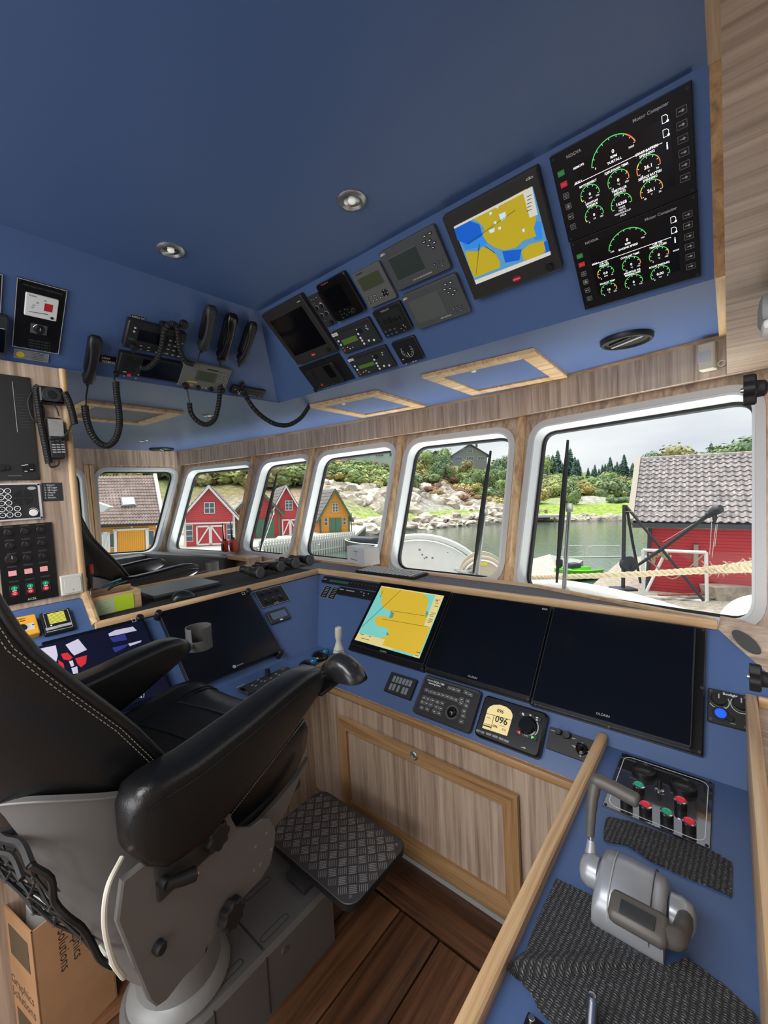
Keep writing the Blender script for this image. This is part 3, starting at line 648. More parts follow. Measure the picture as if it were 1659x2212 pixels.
computer('black engine computer panel, the lower of two, marked ENGINE SPEED', [(668, 866), (1303, 617), (1327, 1028), (750, 1200)], ((760, 870), (1222, 1000)),
    [((850, 1015), r_*.95, [(0, .2)], [(.2, .3)], '0.0', ['BAR'], ['LUB. OIL', 'PRESSURE'], '0', '10'), ((978, 972), r_, [(.84, 1)], [], '0', ['°C'], ['COOLANT TEMP.'], '10', '120'), ((1115, 925), r_, [(.9, 1)], [(.82, .9)], '0', ['°C'], ['LUB. OIL', 'TEMPERATURE'], '0', '150'),
     ((866, 1098), r_*.95, [(.8, 1)], [], '10', ['°C'], ['EXHAUST TEMP'], '0', '900'), ((990, 1060), r_, [], [], '0', ['°C'], ['MANIFOLD AIR', 'TEMPERATURE'], '0', '120'), ((1122, 1018), r_, [], [], '0.00', ['bar'], ['BOOST PRESSURE'], '0', '4')],
    ((962, 882), .050, False, ['RPM', 'ENGINE SPEED'], '-100', '100'), ((783, 975), (1176, 835)), ((748, 868), (814, 843)), ((1045, 748), (1206, 690)),
    [(721, 930), (731, 972), (741, 1018), (751, 1058), (760, 1100), (770, 1140)], [(1258, 723), (1260, 776), (1265, 830), (1268, 880), (1271, 930), (1274, 980)], [(1187, 747), (1190, 800), (1196, 850)], [('SIDE 1', (783, 973), (815, 962)), ('MODE', (1186, 905), (1216, 895))])

JG = mat('receiver_grey', (72, 75, 76), .5); JS = mat('receiver_screen', (50, 60, 56), .25)
def jrc(label, cs, scr, keys_, small, word, m_scr):
    d = Dev('navigation_receiver', label, 'receiver', FB, zB, cs, .022, JG, .010, .003, 'grey overhead receivers')
    d.rect('screen_rim', scr[0], scr[1], mat('receiver_rim', (84, 88, 88), .45), .0012, .002); d.rect('screen', (scr[0][0]+8, scr[0][1]+8), (scr[1][0]-6, scr[1][1]-8), m_scr, .002)
    d.keys('button_caps', keys_, (.0125, .0075), BLK, .002, .003); x = d.keys('button_marks', keys_, (.0075, .0028), WHT, .0024, .001)
    d.keys('small_buttons', small, (.0075, .005), BLK, .002, .002); d.keys('small_marks', small, (.003, .0022), WHT, .0024, .001)
    d.fit(word[0], word[1], word[2]); d.frame('logo_frame', word[3], word[4], .0007, WHT); d.fit('JRC', word[5], word[6], bold=True); d.done()
jrc('grey navtex receiver with dark green screen, the upper of two wide grey units', [(883, 240), (1300, 18), (1432, 350), (1030, 515)], ((955, 272), (1246, 352)), [(1235, 103), (1275, 80), (1233, 147), (1274, 133), (1308, 150), (1264, 172), (1298, 187)], [(1310, 313), (1335, 300), (1362, 288), (1328, 340), (1368, 320)], ('NCR-333 NAVTEX RECEIVER', (1150, 432), (1291, 372), (902, 252), (940, 240), (908, 249), (934, 237)), JS)
jrc('grey compass unit with pale grey screen, the lower of two wide grey units', [(1050, 562), (1465, 380), (1575, 672), (1190, 805)], ((1110, 597), (1408, 680)), [(1390, 463), (1430, 447), (1386, 500), (1427, 492), (1460, 507), (1415, 524), (1447, 538)], [(1453, 645), (1478, 635), (1505, 625), (1470, 668), (1508, 655)], ('GPS COMPASS', (1357, 718), (1435, 690), (1070, 582), (1108, 568), (1076, 578), (1102, 566)), mat('compass_screen', (86, 90, 88), .3))

d = Dev('position_receiver', 'grey upright receiver with olive screen and round pad, left of navtex unit', 'receiver', FB, zB, [(683, 400), (885, 295), (1030, 560), (825, 652)], .018, mat('warm_grey_plastic', (92, 94, 92), .5), .008, .003)
d.rect('screen_rim', (728, 432), (938, 446), GRY, .001, .002); d.rect('screen', (737, 432), (930, 446), LCD, .0016)
d.disc('pad', (940, 525), .0145, BLK, .003); d.keys('pad_marks', [(930, 505), (950, 547), (920, 530), (960, 520), (940, 525)], (.003, .003), WHT, .0034)
d.keys('buttons', [(812, 568), (838, 556), (865, 545), (828, 598), (855, 585), (880, 573), (908, 560)], (.0085, .0085), BLK, .002, .004); d.keys('button_marks', [(812, 568), (838, 556), (865, 545), (828, 598), (855, 585), (880, 573), (908, 560)], (.004, .003), WHT, .0024)
d.fit('FURUNO', (722, 398), (770, 374), BLK, bold=True); d.done()

d = Dev('knob_panel', 'dark panel with four ringed knobs left of the black sounder display', 'panel', FB, zB, [(353, 572), (428, 527), (572, 752), (500, 788)], .014, DKG, .004, .002)
for c in ((430, 640), (465, 622), (468, 697), (503, 680)): d.disc('knob_ring', c, .011, LGY, .001); d.knob('knob', c, .0085, .008, BLK)
d.knob('knob', (540, 740), .009, .012, BLK); d.disc('lamp', (456, 603), .0025, mat('amber_lamp', (230, 120, 40), .4, emit=.5))
for c in ((388, 580), (405, 575), (425, 562), (405, 610), (492, 735)): d.dash(c, .006)
d.done()
d = Dev('sounder_display', 'glossy black echo sounder display with rounded corners in the overhead', 'display', FB, zB, [(425, 482), (635, 360), (780, 662), (577, 758)], .022, mat('gloss_black_plastic', (14, 14, 15), .18), .012, .004)
d.rect('screen', (472, 520), (690, 612), SCR, .001); d.keys('buttons', [(604, 668), (615, 690), (628, 712), (640, 650), (655, 690), (635, 680), (660, 652), (672, 672)], (.006, .004), GRY, .002); d.disc('knob_ring', (700, 662), .0125, GRY, .001); d.knob('knob', (700, 662), .0105, .008, BLK)
d.fit('Kongsberg', (462, 470), (512, 445), mat('pale_red_print', (190, 90, 70), .5)); d.done()

d = Dev('small_monitor', 'small dark monitor with red oval badge at overhead left corner', 'monitor', FB, zB, [(8, 702), (300, 546), (585, 962), (288, 1070)], .03, MATS['display_bezel'], .006, .004)
d.rect('screen', (80, 745), (503, 906), SCR, .001); x, y = d.p(405, 988); B().prism([(x+px*.013, y+py*.0075) for px, py in circ(1, n=24)], d.th-.0004, d.th+.0015).out('badge', MATS['badge_red'], d.o); d.fit('Olorin', (393, 991), (417, 983), z=.002)
d.knob('knob', (518, 945), .010, .012, line=False); d.frame('label_frame', (282, 600), (302, 585), .0008, WHT); d.txt('1', (291, 592), .008); d.done()
d = Dev('radio_plate', 'matt black mounting plate with VHF radio below small monitor', 'radio', FB, zB, [(288, 1082), (592, 984), (724, 1166), (418, 1256)], .008, BLK, .002, .001)
o = d.rect('radio_body', (352, 1100), (645, 1165), mat('radio_black', (26, 27, 28), .45), .022, .006, ch=.003); th0 = d.th; d.th = .030
d.rect('screen', (470, 1078), (580, 1150), SCR, .001, .002)
b = B()
for k in range(9):
    x, y = d.p(370+k*6, 1100+k*11); b.prism(rrect(.020, .0012, 0, x+.014, y), d.th-.0005, d.th+.0012)
b.out('speaker_slots', BLK2, d.o)['kind'] = 'stuff'
for c in ((535, 1205), (570, 1195), (600, 1182)): d.knob('knob', c, .0075, .012, BLK)
d.crect('button', (470, 1212), (.008, .012), RED2, .003, .001); d.disc('mic_plug', (432, 1240), .012, BLK, .02); d.th = th0; d.done()

def sailor(label, cs, scr, keyl, gk, rk, small, tagq):
    d = Dev('radio_control', label, 'radio', FB, zB, cs, .020, mat('radio_dark', (34, 35, 36), .5), .006, .003, 'black overhead radio controls with green screens')
    d.rect('front_plate', (cs[0][0]+28, cs[0][1]+8), (cs[2][0]-22, cs[2][1]-10), mat('radio_face', (40, 43, 46), .5), .001, .004)
    d.rect('screen', scr[0], scr[1], mat('green_radio_screen', (70, 96, 40), .3, emit=.25), .0018, .001)
    for c in keyl: d.disc('button', c, .0052, WHT, .003)
    d.disc('green_button', gk, .0045, GRN2, .003); d.disc('red_button', rk, .0052, RED2, .003)
    d.keys('small_buttons', small, (.006, .004), WHT, .002, .001)
    d.crect('pad', ((keyl[2][0]+keyl[4][0])/2-4, (keyl[2][1]+keyl[4][1])/2-45), (.028, .022), BLK, .002, .008)
    d.rect('tape_label', *tagq, mat('label_tape', (214, 212, 200), .6), .0016); d.dash(((tagq[0][0]+tagq[1][0])/2, (tagq[0][1]+tagq[1][1])/2), .022, DKG, .0016, .0018); d.done()
sailor('black radio control with green screen and white label, the upper of two', [(535, 838), (802, 710), (915, 890), (642, 988)], ((612, 882), (742, 878)), [(593, 888), (612, 915), (741, 833), (758, 862), (770, 882), (785, 905), (820, 882), (858, 878)], (626, 938), (640, 957), [(660, 932), (680, 942), (700, 932), (797, 773), (802, 790), (727, 800), (812, 797)], ((538, 838), (592, 842)))
sailor('black radio control with green screen and white label, the lower of two', [(658, 1022), (927, 920), (1026, 1074), (747, 1165)], ((738, 1074), (866, 1062)), [(715, 1075), (733, 1100), (860, 1025), (877, 1052), (887, 1072), (900, 1092), (933, 1072), (972, 1068)], (743, 1120), (756, 1135), [(797, 1108), (820, 1117), (780, 1118), (918, 972), (922, 988), (848, 998)], ((660, 1028), (710, 1030)))

d = Dev('wind_display', 'black square instrument with dark digit screen and grey buttons', 'instrument', FB, zB, [(840, 680), (1040, 590), (1150, 800), (945, 868)], .018, mat('instrument_black', (26, 27, 29), .4), .008, .003)
d.rect('screen', (882, 697), (1085, 728), mat('digit_screen', (38, 42, 42), .25), .001); d.fit('0.8', (932, 752), (990, 728), BLK2, .002, bold=True); d.fit('30.4', (1000, 735), (1058, 708), BLK2, .002, bold=True)
d.fit('FURUNO', (908, 672), (968, 645), LGY); d.keys('buttons', [(992, 832), (1025, 820), (945, 818), (978, 803), (1012, 795)], (.010, .007), GRY, .002); d.crect('blue_button', (963, 845), (.011, .007), mat('blue_button', (60, 90, 140), .4), .002, .002); d.disc('pad', (1077, 785), .016, BLK, .002); d.keys('pad_marks', [(1077, 768), (1082, 804), (1062, 792), (1092, 780)], (.005, .003), LGY, .0024); d.done()
d = Dev('rudder_gauge', 'square black dial gauge with white ticks and needle in overhead', 'gauge', FB, zB, [(985, 905), (1150, 850), (1235, 1015), (1066, 1068)], .016, MATS['instrument_black'], .008, .002)
x, y = d.p(1105, 962); b = B()
for k in range(-4, 5):
    a = math.radians(-90+k*32); R_ = .031
    for j in range(1 if k == 4 else 4):
        a2 = a+math.radians(8*j); b.prism(rrect(.0045 if j == 0 else .0025, .0011), 0, .0006, M.Translation((x, y, d.th)) @ M.Rotation(a2, 4, 'Z') @ M.Translation((R_-.002, 0, 0)))
    if k not in (-4, 4): b.text(str(abs(k)*10), x+(R_-.009)*math.cos(a), y+(R_-.009)*math.sin(a), .0065, d.th+.0006)
b.prism(rrect(.0018, .022, 0, x-.002, y-.012), d.th, d.th+.001); b.out('dial_marks', WHT, d.o, smooth=0)
d.disc('hub', (1105, 962), .004, BLK, .004); d.keys('buttons', [(1098, 1058), (1150, 1040), (1170, 1035), (1075, 1025)], (.008, .004), LGY, .0012); d.done()

# ================================================================ OVERHEAD INSTRUMENTS (port face)
d = Dev('meter_panel', 'black panel with white insulation meter and rotary switch on port face', 'panel', FA, zA, [(98, 105), (395, 183), (333, 550), (70, 500)], .006, BLK2, .001, .0005)
b = B(); b.ring(rrect(d.w, d.h), rrect(d.w-.004, d.h-.004), d.th-.001, d.th+.0006); b.out('border', LGY, d.o, smooth=0)
d.rect('meter', (148, 186), (324, 358), mat('meter_face', (216, 220, 218), .35), .006, .004, ch=.002); t_ = d.th; d.th += .006
d.poly('red_field', [(259, 254), (307, 265), (301, 308), (253, 297)], mat('meter_red', (176, 30, 40), .5), .0006); d.fit('kohm', (170, 206), (213, 216), BLK); d.txt('30', (216, 252), .008, BLK); d.txt('50', (195, 266), .008, BLK); d.txt('70', (187, 278), .008, BLK); d.txt('10', (260, 240), .008, BLK)
(x0, y0), (x1, y1) = d.p(165, 300), d.p(275, 318); B().prism([(x0, y0), (x0, y0-.001), (x1, y1-.0015), (x1, y1+.0005)], d.th, d.th+.001).out('needle', BLK, d.o, smooth=0); d.disc('adjuster', (300, 341), .005, BLK, .002); d.done(); d.th = t_
d.rect('switch_plate', (178, 368), (268, 440), ALU, .002, .001); d.disc('switch_ring', (226, 402), .018, CHR, .003); o = d.knob('rotary_switch', (226, 402), .015, .016, BLK); x, y = d.p(226, 402)
for k in range(4): d.fit('MÅLING KURS %d' % (k+1), (165, 462+k*16), (290, 490+k*16), GRY)
d.fit('ISOLASJONSOVERVÅKING', (135, 148), (360, 200), GRY); d.screws(.007, .003); d.done()
d = Dev('meter_panel', 'black panel with pale edge cut by left side of the photo', 'panel', FA, zA, [(-280, 18), (17, 84), (3, 308), (-300, 245)], .006, BLK2, .001, .0005)
b = B(); b.ring(rrect(d.w, d.h), rrect(d.w-.004, d.h-.004), d.th-.001, d.th+.0006); b.out('border', LGY, d.o, smooth=0); d.screws(.007, .003)
d = Dev('grey_radio_unit', 'thick dark grey unit cut by left edge, below the black panel', 'radio', FA, zA, [(-160, 300), (48, 345), (45, 572), (-160, 530)], .03, DKG, .008, .005); d.rect('screen', (-120, 380), (22, 540), SCR, .001, .002); d.dash((5, 400), .02)
d.done()
d = Dev('approval_label', 'silver approval label with yellow round seal below meter panel', 'label', FA, zA, [(82, 515), (283, 552), (278, 600), (78, 565)], .0012, mat('label_silver', (128, 130, 134), .5, metal=.3), .001, 0, body='plate')
d.disc('seal', (118, 551), .0125, mat('seal_yellow', (196, 176, 50), .5), .0008)
for k in range(6): d.dash((220, 545+k*9), .04-.006*(k % 3), DKG, .0013)
b = B(); b.ring(rrect(d.w, d.h), rrect(d.w-.002, d.h-.002), d.th-.0005, d.th+.0004); b.out('border', LGY, d.o, smooth=0); d.done()
def sign(label, z, cs, lines, pl=FA, border=True, m=BLK2, group=None):
    d = Dev('engraved_sign', label, 'sign', pl, z, cs, .0015, m, .0005, 0, group, body='plate')
    if border: b = B(); b.ring(rrect(d.w, d.h), rrect(d.w-.0016, d.h-.0016), d.th-.0005, d.th+.0004); b.out('border', LGY, d.o, smooth=0)
    for t, a, e in lines: d.fit(t, a, e)
    return d.done()
sign('small black sign engraved NØDLYS above the radio', zA, [(757, 316), (838, 333), (833, 358), (752, 341)], [('NØDLYS', (762, 330), (830, 345))])
sign('small black sign with two lines of numbers behind handset', zA, [(578, 545), (678, 566), (668, 613), (568, 592)], [('03009', (588, 567), (635, 577)), ('7058020', (588, 587), (664, 602))])
d = Dev('trunked_radio', 'black radio with wide screen and keypad under NØDLYS sign', 'radio', FA, zA, [(745, 350), (1083, 435), (1042, 577), (713, 508)], .030, mat('radio_charcoal', (28, 30, 32), .45), .008, .004)
d.rect('screen', (806, 405), (960, 505), SCR, .001); d.keys('keypad', [(985+i*33-j*7, 470+i*8+j*25) for i in range(3) for j in range(4)], (.011, .006), LGY, .002, .002); d.keys('soft_keys', [(815, 500), (860, 510), (903, 537), (812, 520), (857, 527), (950, 543)], (.010, .003), LGY, .0015)
d.disc('power_button', (782, 397), .0045, LGY, .002); d.disc('alarm_button', (776, 418), .0045, LGY, .002); d.fit('Sepura', (742, 455), (778, 464), mat('teal_print', (70, 150, 140), .5)); d.disc('mic_plug', (765, 500), .014, BLK, .024); d.done()
d = Dev('speaker_radio', 'black radio with speaker grille, red button and long dark screen', 'radio', FA, zA, [(697, 537), (1060, 610), (1028, 725), (675, 660)], .026, MATS['radio_charcoal'], .006, .004)
d.rect('screen', (832, 578), (1022, 708), SCR, .0012, .001)
b = B()
for k in range(7):
    x, y = d.p(760-k*2.5, 570+k*12); b.prism(rrect(.052, .0018, 0, x, y), d.th-.0005, d.th+.0012)
b.out('speaker_slots', BLK2, d.o)['kind'] = 'stuff'
d.crect('distress_button', (745, 668), (.013, .011), RED2, .004, .001); d.dash((720, 651), .014, WHT, .003); d.keys('buttons', [(717, 674), (785, 688), (800, 668)], (.006, .004), LGY, .002); d.disc('cord_plug', (668, 655), .010, BLK, .02); d.done()
d = Dev('marine_radio', 'grey radio with green screen and keypad at end of row', 'radio', FA, zA, [(1068, 593), (1340, 640), (1300, 775), (1022, 727)], .026, mat('radio_warm_grey', (104, 107, 100), .5), .006, .004)
d.rect('screen_rim', (1142, 640), (1240, 718), GRY, .001, .002); d.rect('screen', (1152, 648), (1230, 710), LCD, .0018); ks = [(1278+i*22-j*4, 658+i*4+j*20) for i in range(3) for j in range(5)]
d.keys('keypad', ks, (.0085, .0075), DKG, .002, .003); d.keys('keypad_marks', ks, (.004, .002), WHT, .0024); d.rect('black_strip', (1200, 633), (1263, 652), BLK, .001); d.rect('yellow_label', (1086, 701), (1138, 716), mat('label_yellow', (186, 176, 70), .6), .0008)
d.crect('distress_cover', (1103, 725), (.018, .012), mat('cover_pink', (190, 120, 118), .4), .004, .001)
for c, r in (((1145, 738), .010), ((1218, 748), .011), ((1285, 756), .013)): d.knob('knob', c, r, .012, BLK)
d.keys('buttons', [(1170, 740), (1188, 743)], (.007, .007), LGY, .002); d.disc('mic_plug', (1068, 724), .014, BLK, .024); d.done()
d = Dev('car_stereo', 'slim black car stereo below the rightmost handset', 'stereo', FA, zA, [(1345, 728), (1533, 762), (1525, 806), (1337, 779)], .014, BLK, .003, .002)
d.knob('knob', (1380, 768), .010, .01, CHR, line=False); d.rect('cd_slot', (1410, 757), (1515, 775), SCR, .001); d.dash((1455, 788), .05, LGY, .0022); d.keys('buttons', [(1360, 752), (1415, 782), (1500, 795)], (.008, .003), LGY, .0015); d.done()

def handset(label, ends, wpx, m, fat=1.0, cradle=True, tilt=0):
    """telephone handset hung lengthways on the port face; ends: ear end, mouth end"""
    A, E_ = on(FA, *zA(*ends[0]), .045), on(FA, *zA(*ends[1]), .045); n = FA[1]
    v = (A-E_); L_ = v.length; v.normalize(); u = v.cross(n).normalized(); n2 = u.cross(v)
    mx = M((u, v, n2)).transposed().to_4x4(); mx.translation = (A+E_)/2
    o = thing('handset', label, 'handset', mx, 'telephone handsets on the port overhead face')
    w_ = wpx; R = []
    for t, ww, hh, zz in ((-.5, .5, .3, -.004), (-.485, .8, .7, -.004), (-.42, .98, 1.0, 0), (-.34, .95, 1.0, .004), (-.24, .74, .72, .012), (-.1, .68, .62, .017), (.1, .68, .62, .017), (.24, .76, .72, .012), (.34, .98, 1.0, .004), (.42, 1.0, 1.0, 0), (.485, .8, .7, -.004), (.5, .5, .3, -.004)):
        R.append([(x*ww, t*L_, zz+z*hh) for x, z in rrect(w_, .030*fat, .011, n=3)])
    B().loft(R).out('grip', m, o, smooth=50)
    for s_, nm in ((.37, 'ear_piece'), (-.38, 'mouth_piece')):
        B().lathe([(w_*.40, -.030), (w_*.46, -.026), (w_*.48, -.012), (w_*.48, 0)], 20, M.Translation((0, s_*L_, 0))).out(nm, m, o)
    if cradle: B().box((0, 0, -.031), (w_*.7, L_*.62, .026), .005).out('cradle', BLK, o)
    B().cyl((0, -.49*L_, -.006), (0, -.56*L_, -.008), .006, 10).out('cord_sleeve', RUB, o)
    return o
HS1 = handset('black telephone handset furthest left, hanging beside the number sign', [(556, 445), (510, 722)], .044, BLK)
handset('dark grey handset left of the three beside the corner', [(1228, 270), (1170, 530)], .044, mat('handset_grey', (40, 42, 44), .5), 1.05)
HS3 = handset('glossy black handset in the middle of three beside the corner', [(1350, 315), (1278, 592)], .048, MATS['gloss_black_plastic'], 1.1)
HS4 = handset('black handset nearest the overhead corner, on a bracket with two screws', [(1470, 365), (1390, 605)], .040, BLK)
CP = plane((-2.03, 0, 0), (1, 0, 0), (0, 1, 0))
def cord(par, lead, coil, tail, pl=None, off=.0, turns=60, R=.0105):
    """coiled cord of a handset: straight lead, coil hanging in the upright plane below the overhead face, tail"""
    pl = pl or CP; g = lambda q: on(pl, *(zA(*q)), off)
    b = B().coil([g(q) for q in coil], R, .0036, turns)
    for pts in (lead, tail): b.tube(catmull([(g(q) if isinstance(q, tuple) else q) for q in pts], 5), .0032, 6)
    o = b.out('coiled_cord', RUB, par); o.matrix_parent_inverse = par.matrix_world.inverted(); return o
fa = lambda x, y, h=.03: on(FA, *zA(x, y), h)
cord(HS1, [fa(508, 728), (497, 800), (497, 838), (490, 846)], [(490, 846), (500, 920), (525, 1000), (570, 1060), (620, 1078), (665, 1045), (690, 970), (688, 880), (676, 790), (670, 710)], [(670, 710), (660, 692), fa(670, 655)], turns=92)
cord(HS3, [fa(1068, 735), (1082, 760), (1090, 800), (1095, 830)], [(1095, 830), (1105, 890), (1145, 938), (1195, 955), (1240, 925), (1262, 850), (1270, 780), (1275, 715)], [(1275, 715), (1278, 650), fa(1276, 600)], turns=64, R=.0095)
cord(HS4, [fa(1384, 612), (1380, 640), (1388, 690), (1396, 708)], [(1396, 708), (1415, 780), (1465, 860), (1530, 920), (1600, 955), (1670, 957), (1735, 920), (1780, 860), (1796, 825)], [(1796, 825), (1815, 780), on(FB, 684, 842, .03)], turns=84)
d = Dev('hand_microphone', 'small black hand microphone clipped above the radio keypad', 'microphone', FA, zA, [(945, 390), (1022, 405), (1012, 452), (935, 435)], .05, BLK, .01, .006, body='microphone_body'); B().lathe([(.018, 0), (.02, .01), (.016, .02), (0, .022)], 20, M.Translation((*d.p(1068, 385), .03))).out('capsule', BLK, d.o)
cord(d.o, [(768, 520), (775, 560), (800, 600), (808, 622)], [(808, 622), (850, 628), (905, 580), (935, 500), (948, 420), (985, 372), (1020, 388), (1030, 450), (1042, 530), (1072, 590), (1118, 608)], [(1118, 608), (1145, 575), (1156, 535)], FA, .05, 90, .0085)
# ================================================================ HELM CONSOLE INSTRUMENTS
INKD = mat('chart_ink_dark', (50, 52, 40), .6); CYN = mat('chart_cyan', (122, 206, 196), .4, emit=.26); CYN2 = mat('chart_grey_cyan', (92, 150, 150), .4, emit=.24); YO = mat('chart_ochre', (212, 178, 50), .4, emit=.28); BEI = mat('chart_beige', (222, 206, 138), .4, emit=.28)
GL = mat('monitor_glass', (13, 16, 23), .14, spec=.4); BZ = mat('monitor_bezel', (13, 13, 15), .3); EDG = mat('bezel_edge', (70, 72, 74), .3, metal=.6)
def monitor(label, pl, z, flange, glass, word, group='large black console monitors', th=.022, gth=.02, edge=True):
    d = Dev('monitor', label, 'monitor', pl, z, flange, th, BZ, .004, .003, group, body='bezel')
    t0 = d.th; P = [d.p(*q, t0+gth) for q in glass]; x0, x1 = (P[0][0]+P[3][0])/2, (P[1][0]+P[2][0])/2; y1, y0 = (P[0][1]+P[1][1])/2, (P[2][1]+P[3][1])/2
    B().prism(rrect(x1-x0, y1-y0, .004, (x0+x1)/2, (y0+y1)/2), t0-.001, t0+gth, ch=.002).out('screen_glass', GL, d.o)
    if edge: B().ring(rrect(x1-x0+.003, y1-y0+.003, .005, (x0+x1)/2, (y0+y1)/2), rrect(x1-x0-.001, y1-y0-.001, .004, (x0+x1)/2, (y0+y1)/2), t0, t0+gth-.001).out('edge_trim', EDG, d.o)
    d.th = t0; d.screws(.008, .004, mat('screw_dark', (70, 70, 74), .4, metal=.6)); d.th = t0+gth; d.g = (x0, y0, x1, y1)
    if word: d.fit(word[0], word[1], word[2], LGY)
    return d
d = monitor('black monitor showing yellow and turquoise chart, left of three in front console', FF, zE, [(455, 108), (900, 175), (735, 660), (266, 522)], [(457, 105), (898, 170), (727, 612), (283, 488)], ('OLÓRIN', (460, 530), (500, 542)), gth=.014)
zc_ = zm(760, 1240, 220); d.z = zc_
d.poly('chart_sea', [(482, 195), (1505, 358), (1100, 1378), (48, 1072)], CYN, .0008)
d.poly('chart_land', [(478, 205), (1180, 325), (1235, 390), (1245, 450), (1232, 590), (1198, 625), (1200, 672), (1225, 690), (1175, 850), (1280, 880), (1095, 1340), (480, 1160), (470, 1130), (440, 1112), (480, 1065), (530, 1050), (478, 1030), (490, 1015), (560, 1015), (612, 990), (590, 945), (575, 890), (520, 868), (430, 855), (385, 805), (370, 780), (380, 712), (440, 690), (500, 680), (560, 695), (600, 722), (660, 715), (692, 650), (630, 600), (560, 580), (500, 520), (470, 430), (510, 400), (478, 360), (465, 290)], YO, .0013)
d.poly('chart_shallow', [(640, 600), (694, 645), (665, 715), (608, 722), (628, 660)], CYN2, .0018); d.poly('chart_shallow', [(1220, 595), (1252, 640), (1228, 688), (1198, 660)], CYN2, .0018); d.poly('chart_shallow', [(570, 940), (612, 985), (565, 1008)], CYN2, .0018)
d.poly('chart_bay', [(1195, 330), (1362, 352), (1240, 620), (1222, 590), (1248, 450), (1238, 380)], CYN, .0018)
d.poly('chart_panel', [(1365, 352), (1500, 372), (1285, 880), (1175, 850)], BEI, .0022); d.poly('chart_panel', [(482, 195), (1505, 358), (1498, 374), (476, 210)], BEI, .0022); d.poly('chart_panel', [(110, 960), (430, 1040), (540, 1070), (500, 1160), (700, 1225), (640, 1236), (48, 1072)], BEI, .0019); d.poly('chart_panel', [(1020, 1300), (1115, 1328), (1098, 1376), (1004, 1350)], BEI, .0022)
b = B()
for p_, q_ in (((800, 270), (165, 865)), ((515, 265), (465, 380)), ((640, 600), (1225, 690)), ((500, 735), (1280, 870))):
    (x0, y0), (x1, y1) = d.p(*p_), d.p(*q_); t = V((x1-x0, y1-y0)).normalized(); n_ = V((-t.y, t.x))*.0006
    b.prism([(x0+n_.x, y0+n_.y), (x0-n_.x, y0-n_.y), (x1-n_.x, y1-n_.y), (x1+n_.x, y1+n_.y)], d.th, d.th+.0024)
b.out('chart_lines', INKD, d.o, smooth=0); d.fit('96°', (1365, 435), (1432, 445), INKD, .003, bold=True)
for k, (c, w_) in enumerate((((1390, 480), .018), ((1380, 530), .02), ((1330, 640), .022), ((1310, 665), .024), ((1300, 690), .02), ((1288, 740), .022), ((1275, 770), .024), ((1255, 790), .02), ((170, 985), .025), ((300, 1020), .014), ((220, 1062), .05), ((1085, 1280), .02), ((1060, 1330), .02))): d.dash(c, w_, INKD, .0022, .003)
d.done()
d = monitor('switched off black monitor in the middle of three in front console', FF, zE, [(905, 178), (1520, 268), (1392, 850), (738, 660)], [(910, 172), (1516, 260), (1388, 815), (742, 632)], ('OLÓRIN', (1003, 688), (1060, 702)))
d.frame('label_frame', (1463, 268), (1493, 280), .0008, WHT); d.done()
d = monitor('switched off black monitor on the right of three, with wide right flange', FF, zF, [(285, 95), (1265, 228), (1240, 1068), (125, 700)], [(288, 92), (1192, 226), (1160, 990), (152, 685)], ('OLÓRIN', (557, 772), (643, 800)), gth=.03)
d.th -= .03
for c in ((1235, 612), (640, 862), (170, 718)): d.disc('screw', c, .005, MATS['screw_dark'], .003)
d.th += .03; d.done()
d = Dev('radio_recorder', 'black bar shaped unit with green display in console top corner', 'recorder', FF, zE, [(112, 68), (478, 118), (470, 158), (95, 108)], .014, BLK, .004, .002)
d.rect('screen', (152, 90), (262, 122), mat('green_dim_display', (44, 74, 58), .3, emit=.15), .001); d.keys('buttons', [(285+i*22, 112+i*3.6) for i in range(8)], (.012, .012), DKG, .002); d.fit('ICOM', (112, 88), (130, 91)); d.done()
d = Dev('receiver_unit', 'black unit with white maker print under the green display bar', 'receiver', FF, zE, [(208, 130), (470, 178), (455, 222), (190, 180)], .012, BLK, .003, .002); d.fit('ZODIAC', (212, 150), (236, 155), bold=True); d.fit('TRANSPONDER', (250, 158), (302, 166)); d.keys('buttons', [(345, 168), (362, 176), (388, 180), (360, 190)], (.008, .005), LGY, .002); d.done()
for lab, cs, n in (('engraved black list plate, left of the two below recorder', [(122, 130), (160, 134), (128, 205), (88, 197)], 6), ('engraved black list plate, right of the two below recorder', [(170, 136), (207, 142), (178, 216), (138, 207)], 6)):
    d = Dev('engraved_sign', lab, 'sign', FF, zE, cs, .0015, BLK2, .0005, 0, 'list plates on the console', body='plate'); b = B(); b.ring(rrect(d.w, d.h), rrect(d.w-.0025, d.h-.0025), d.th-.0005, d.th+.0004); b.out('border', LGY, d.o, smooth=0)
    b = B()
    for k in range(n): b.prism(rrect(d.w*.55, .0025, 0, 0, d.h*(.36-.14*k)), d.th, d.th+.0005)
    b.out('lettering', LGY, d.o, smooth=0); d.o.children[-1]['kind'] = 'stuff'
d = Dev('keypad', 'small black keypad with pale square keys left of sonar keyboard', 'keypad', FF, zE, [(527, 660), (690, 708), (642, 835), (482, 777)], .014, BLK, .003, .002)
KC = mat('key_pale_grey', (112, 120, 128), .5)
d.keys('key', [(548+i*20, 705+i*6) for i in range(6)], (.013, .026), KC, .002, split=True); d.keys('key', [(527, 752), (547, 757), (573, 766), (603, 777), (622, 783)], (.013, .028), KC, .002, split=True)
d.fit('KEYPAD', (540, 690), (560, 694), DKG); d.done()
d = Dev('sonar_keyboard', 'dark grey sonar keyboard with trackball on the front console', 'keyboard', FF, zE, [(738, 675), (1085, 772), (1008, 1040), (652, 902)], .026, mat('sonar_grey', (52, 54, 58), .5), .014, .006)
d.rect('face', (745, 695), (1000, 1022), BLK, .001, .008); 
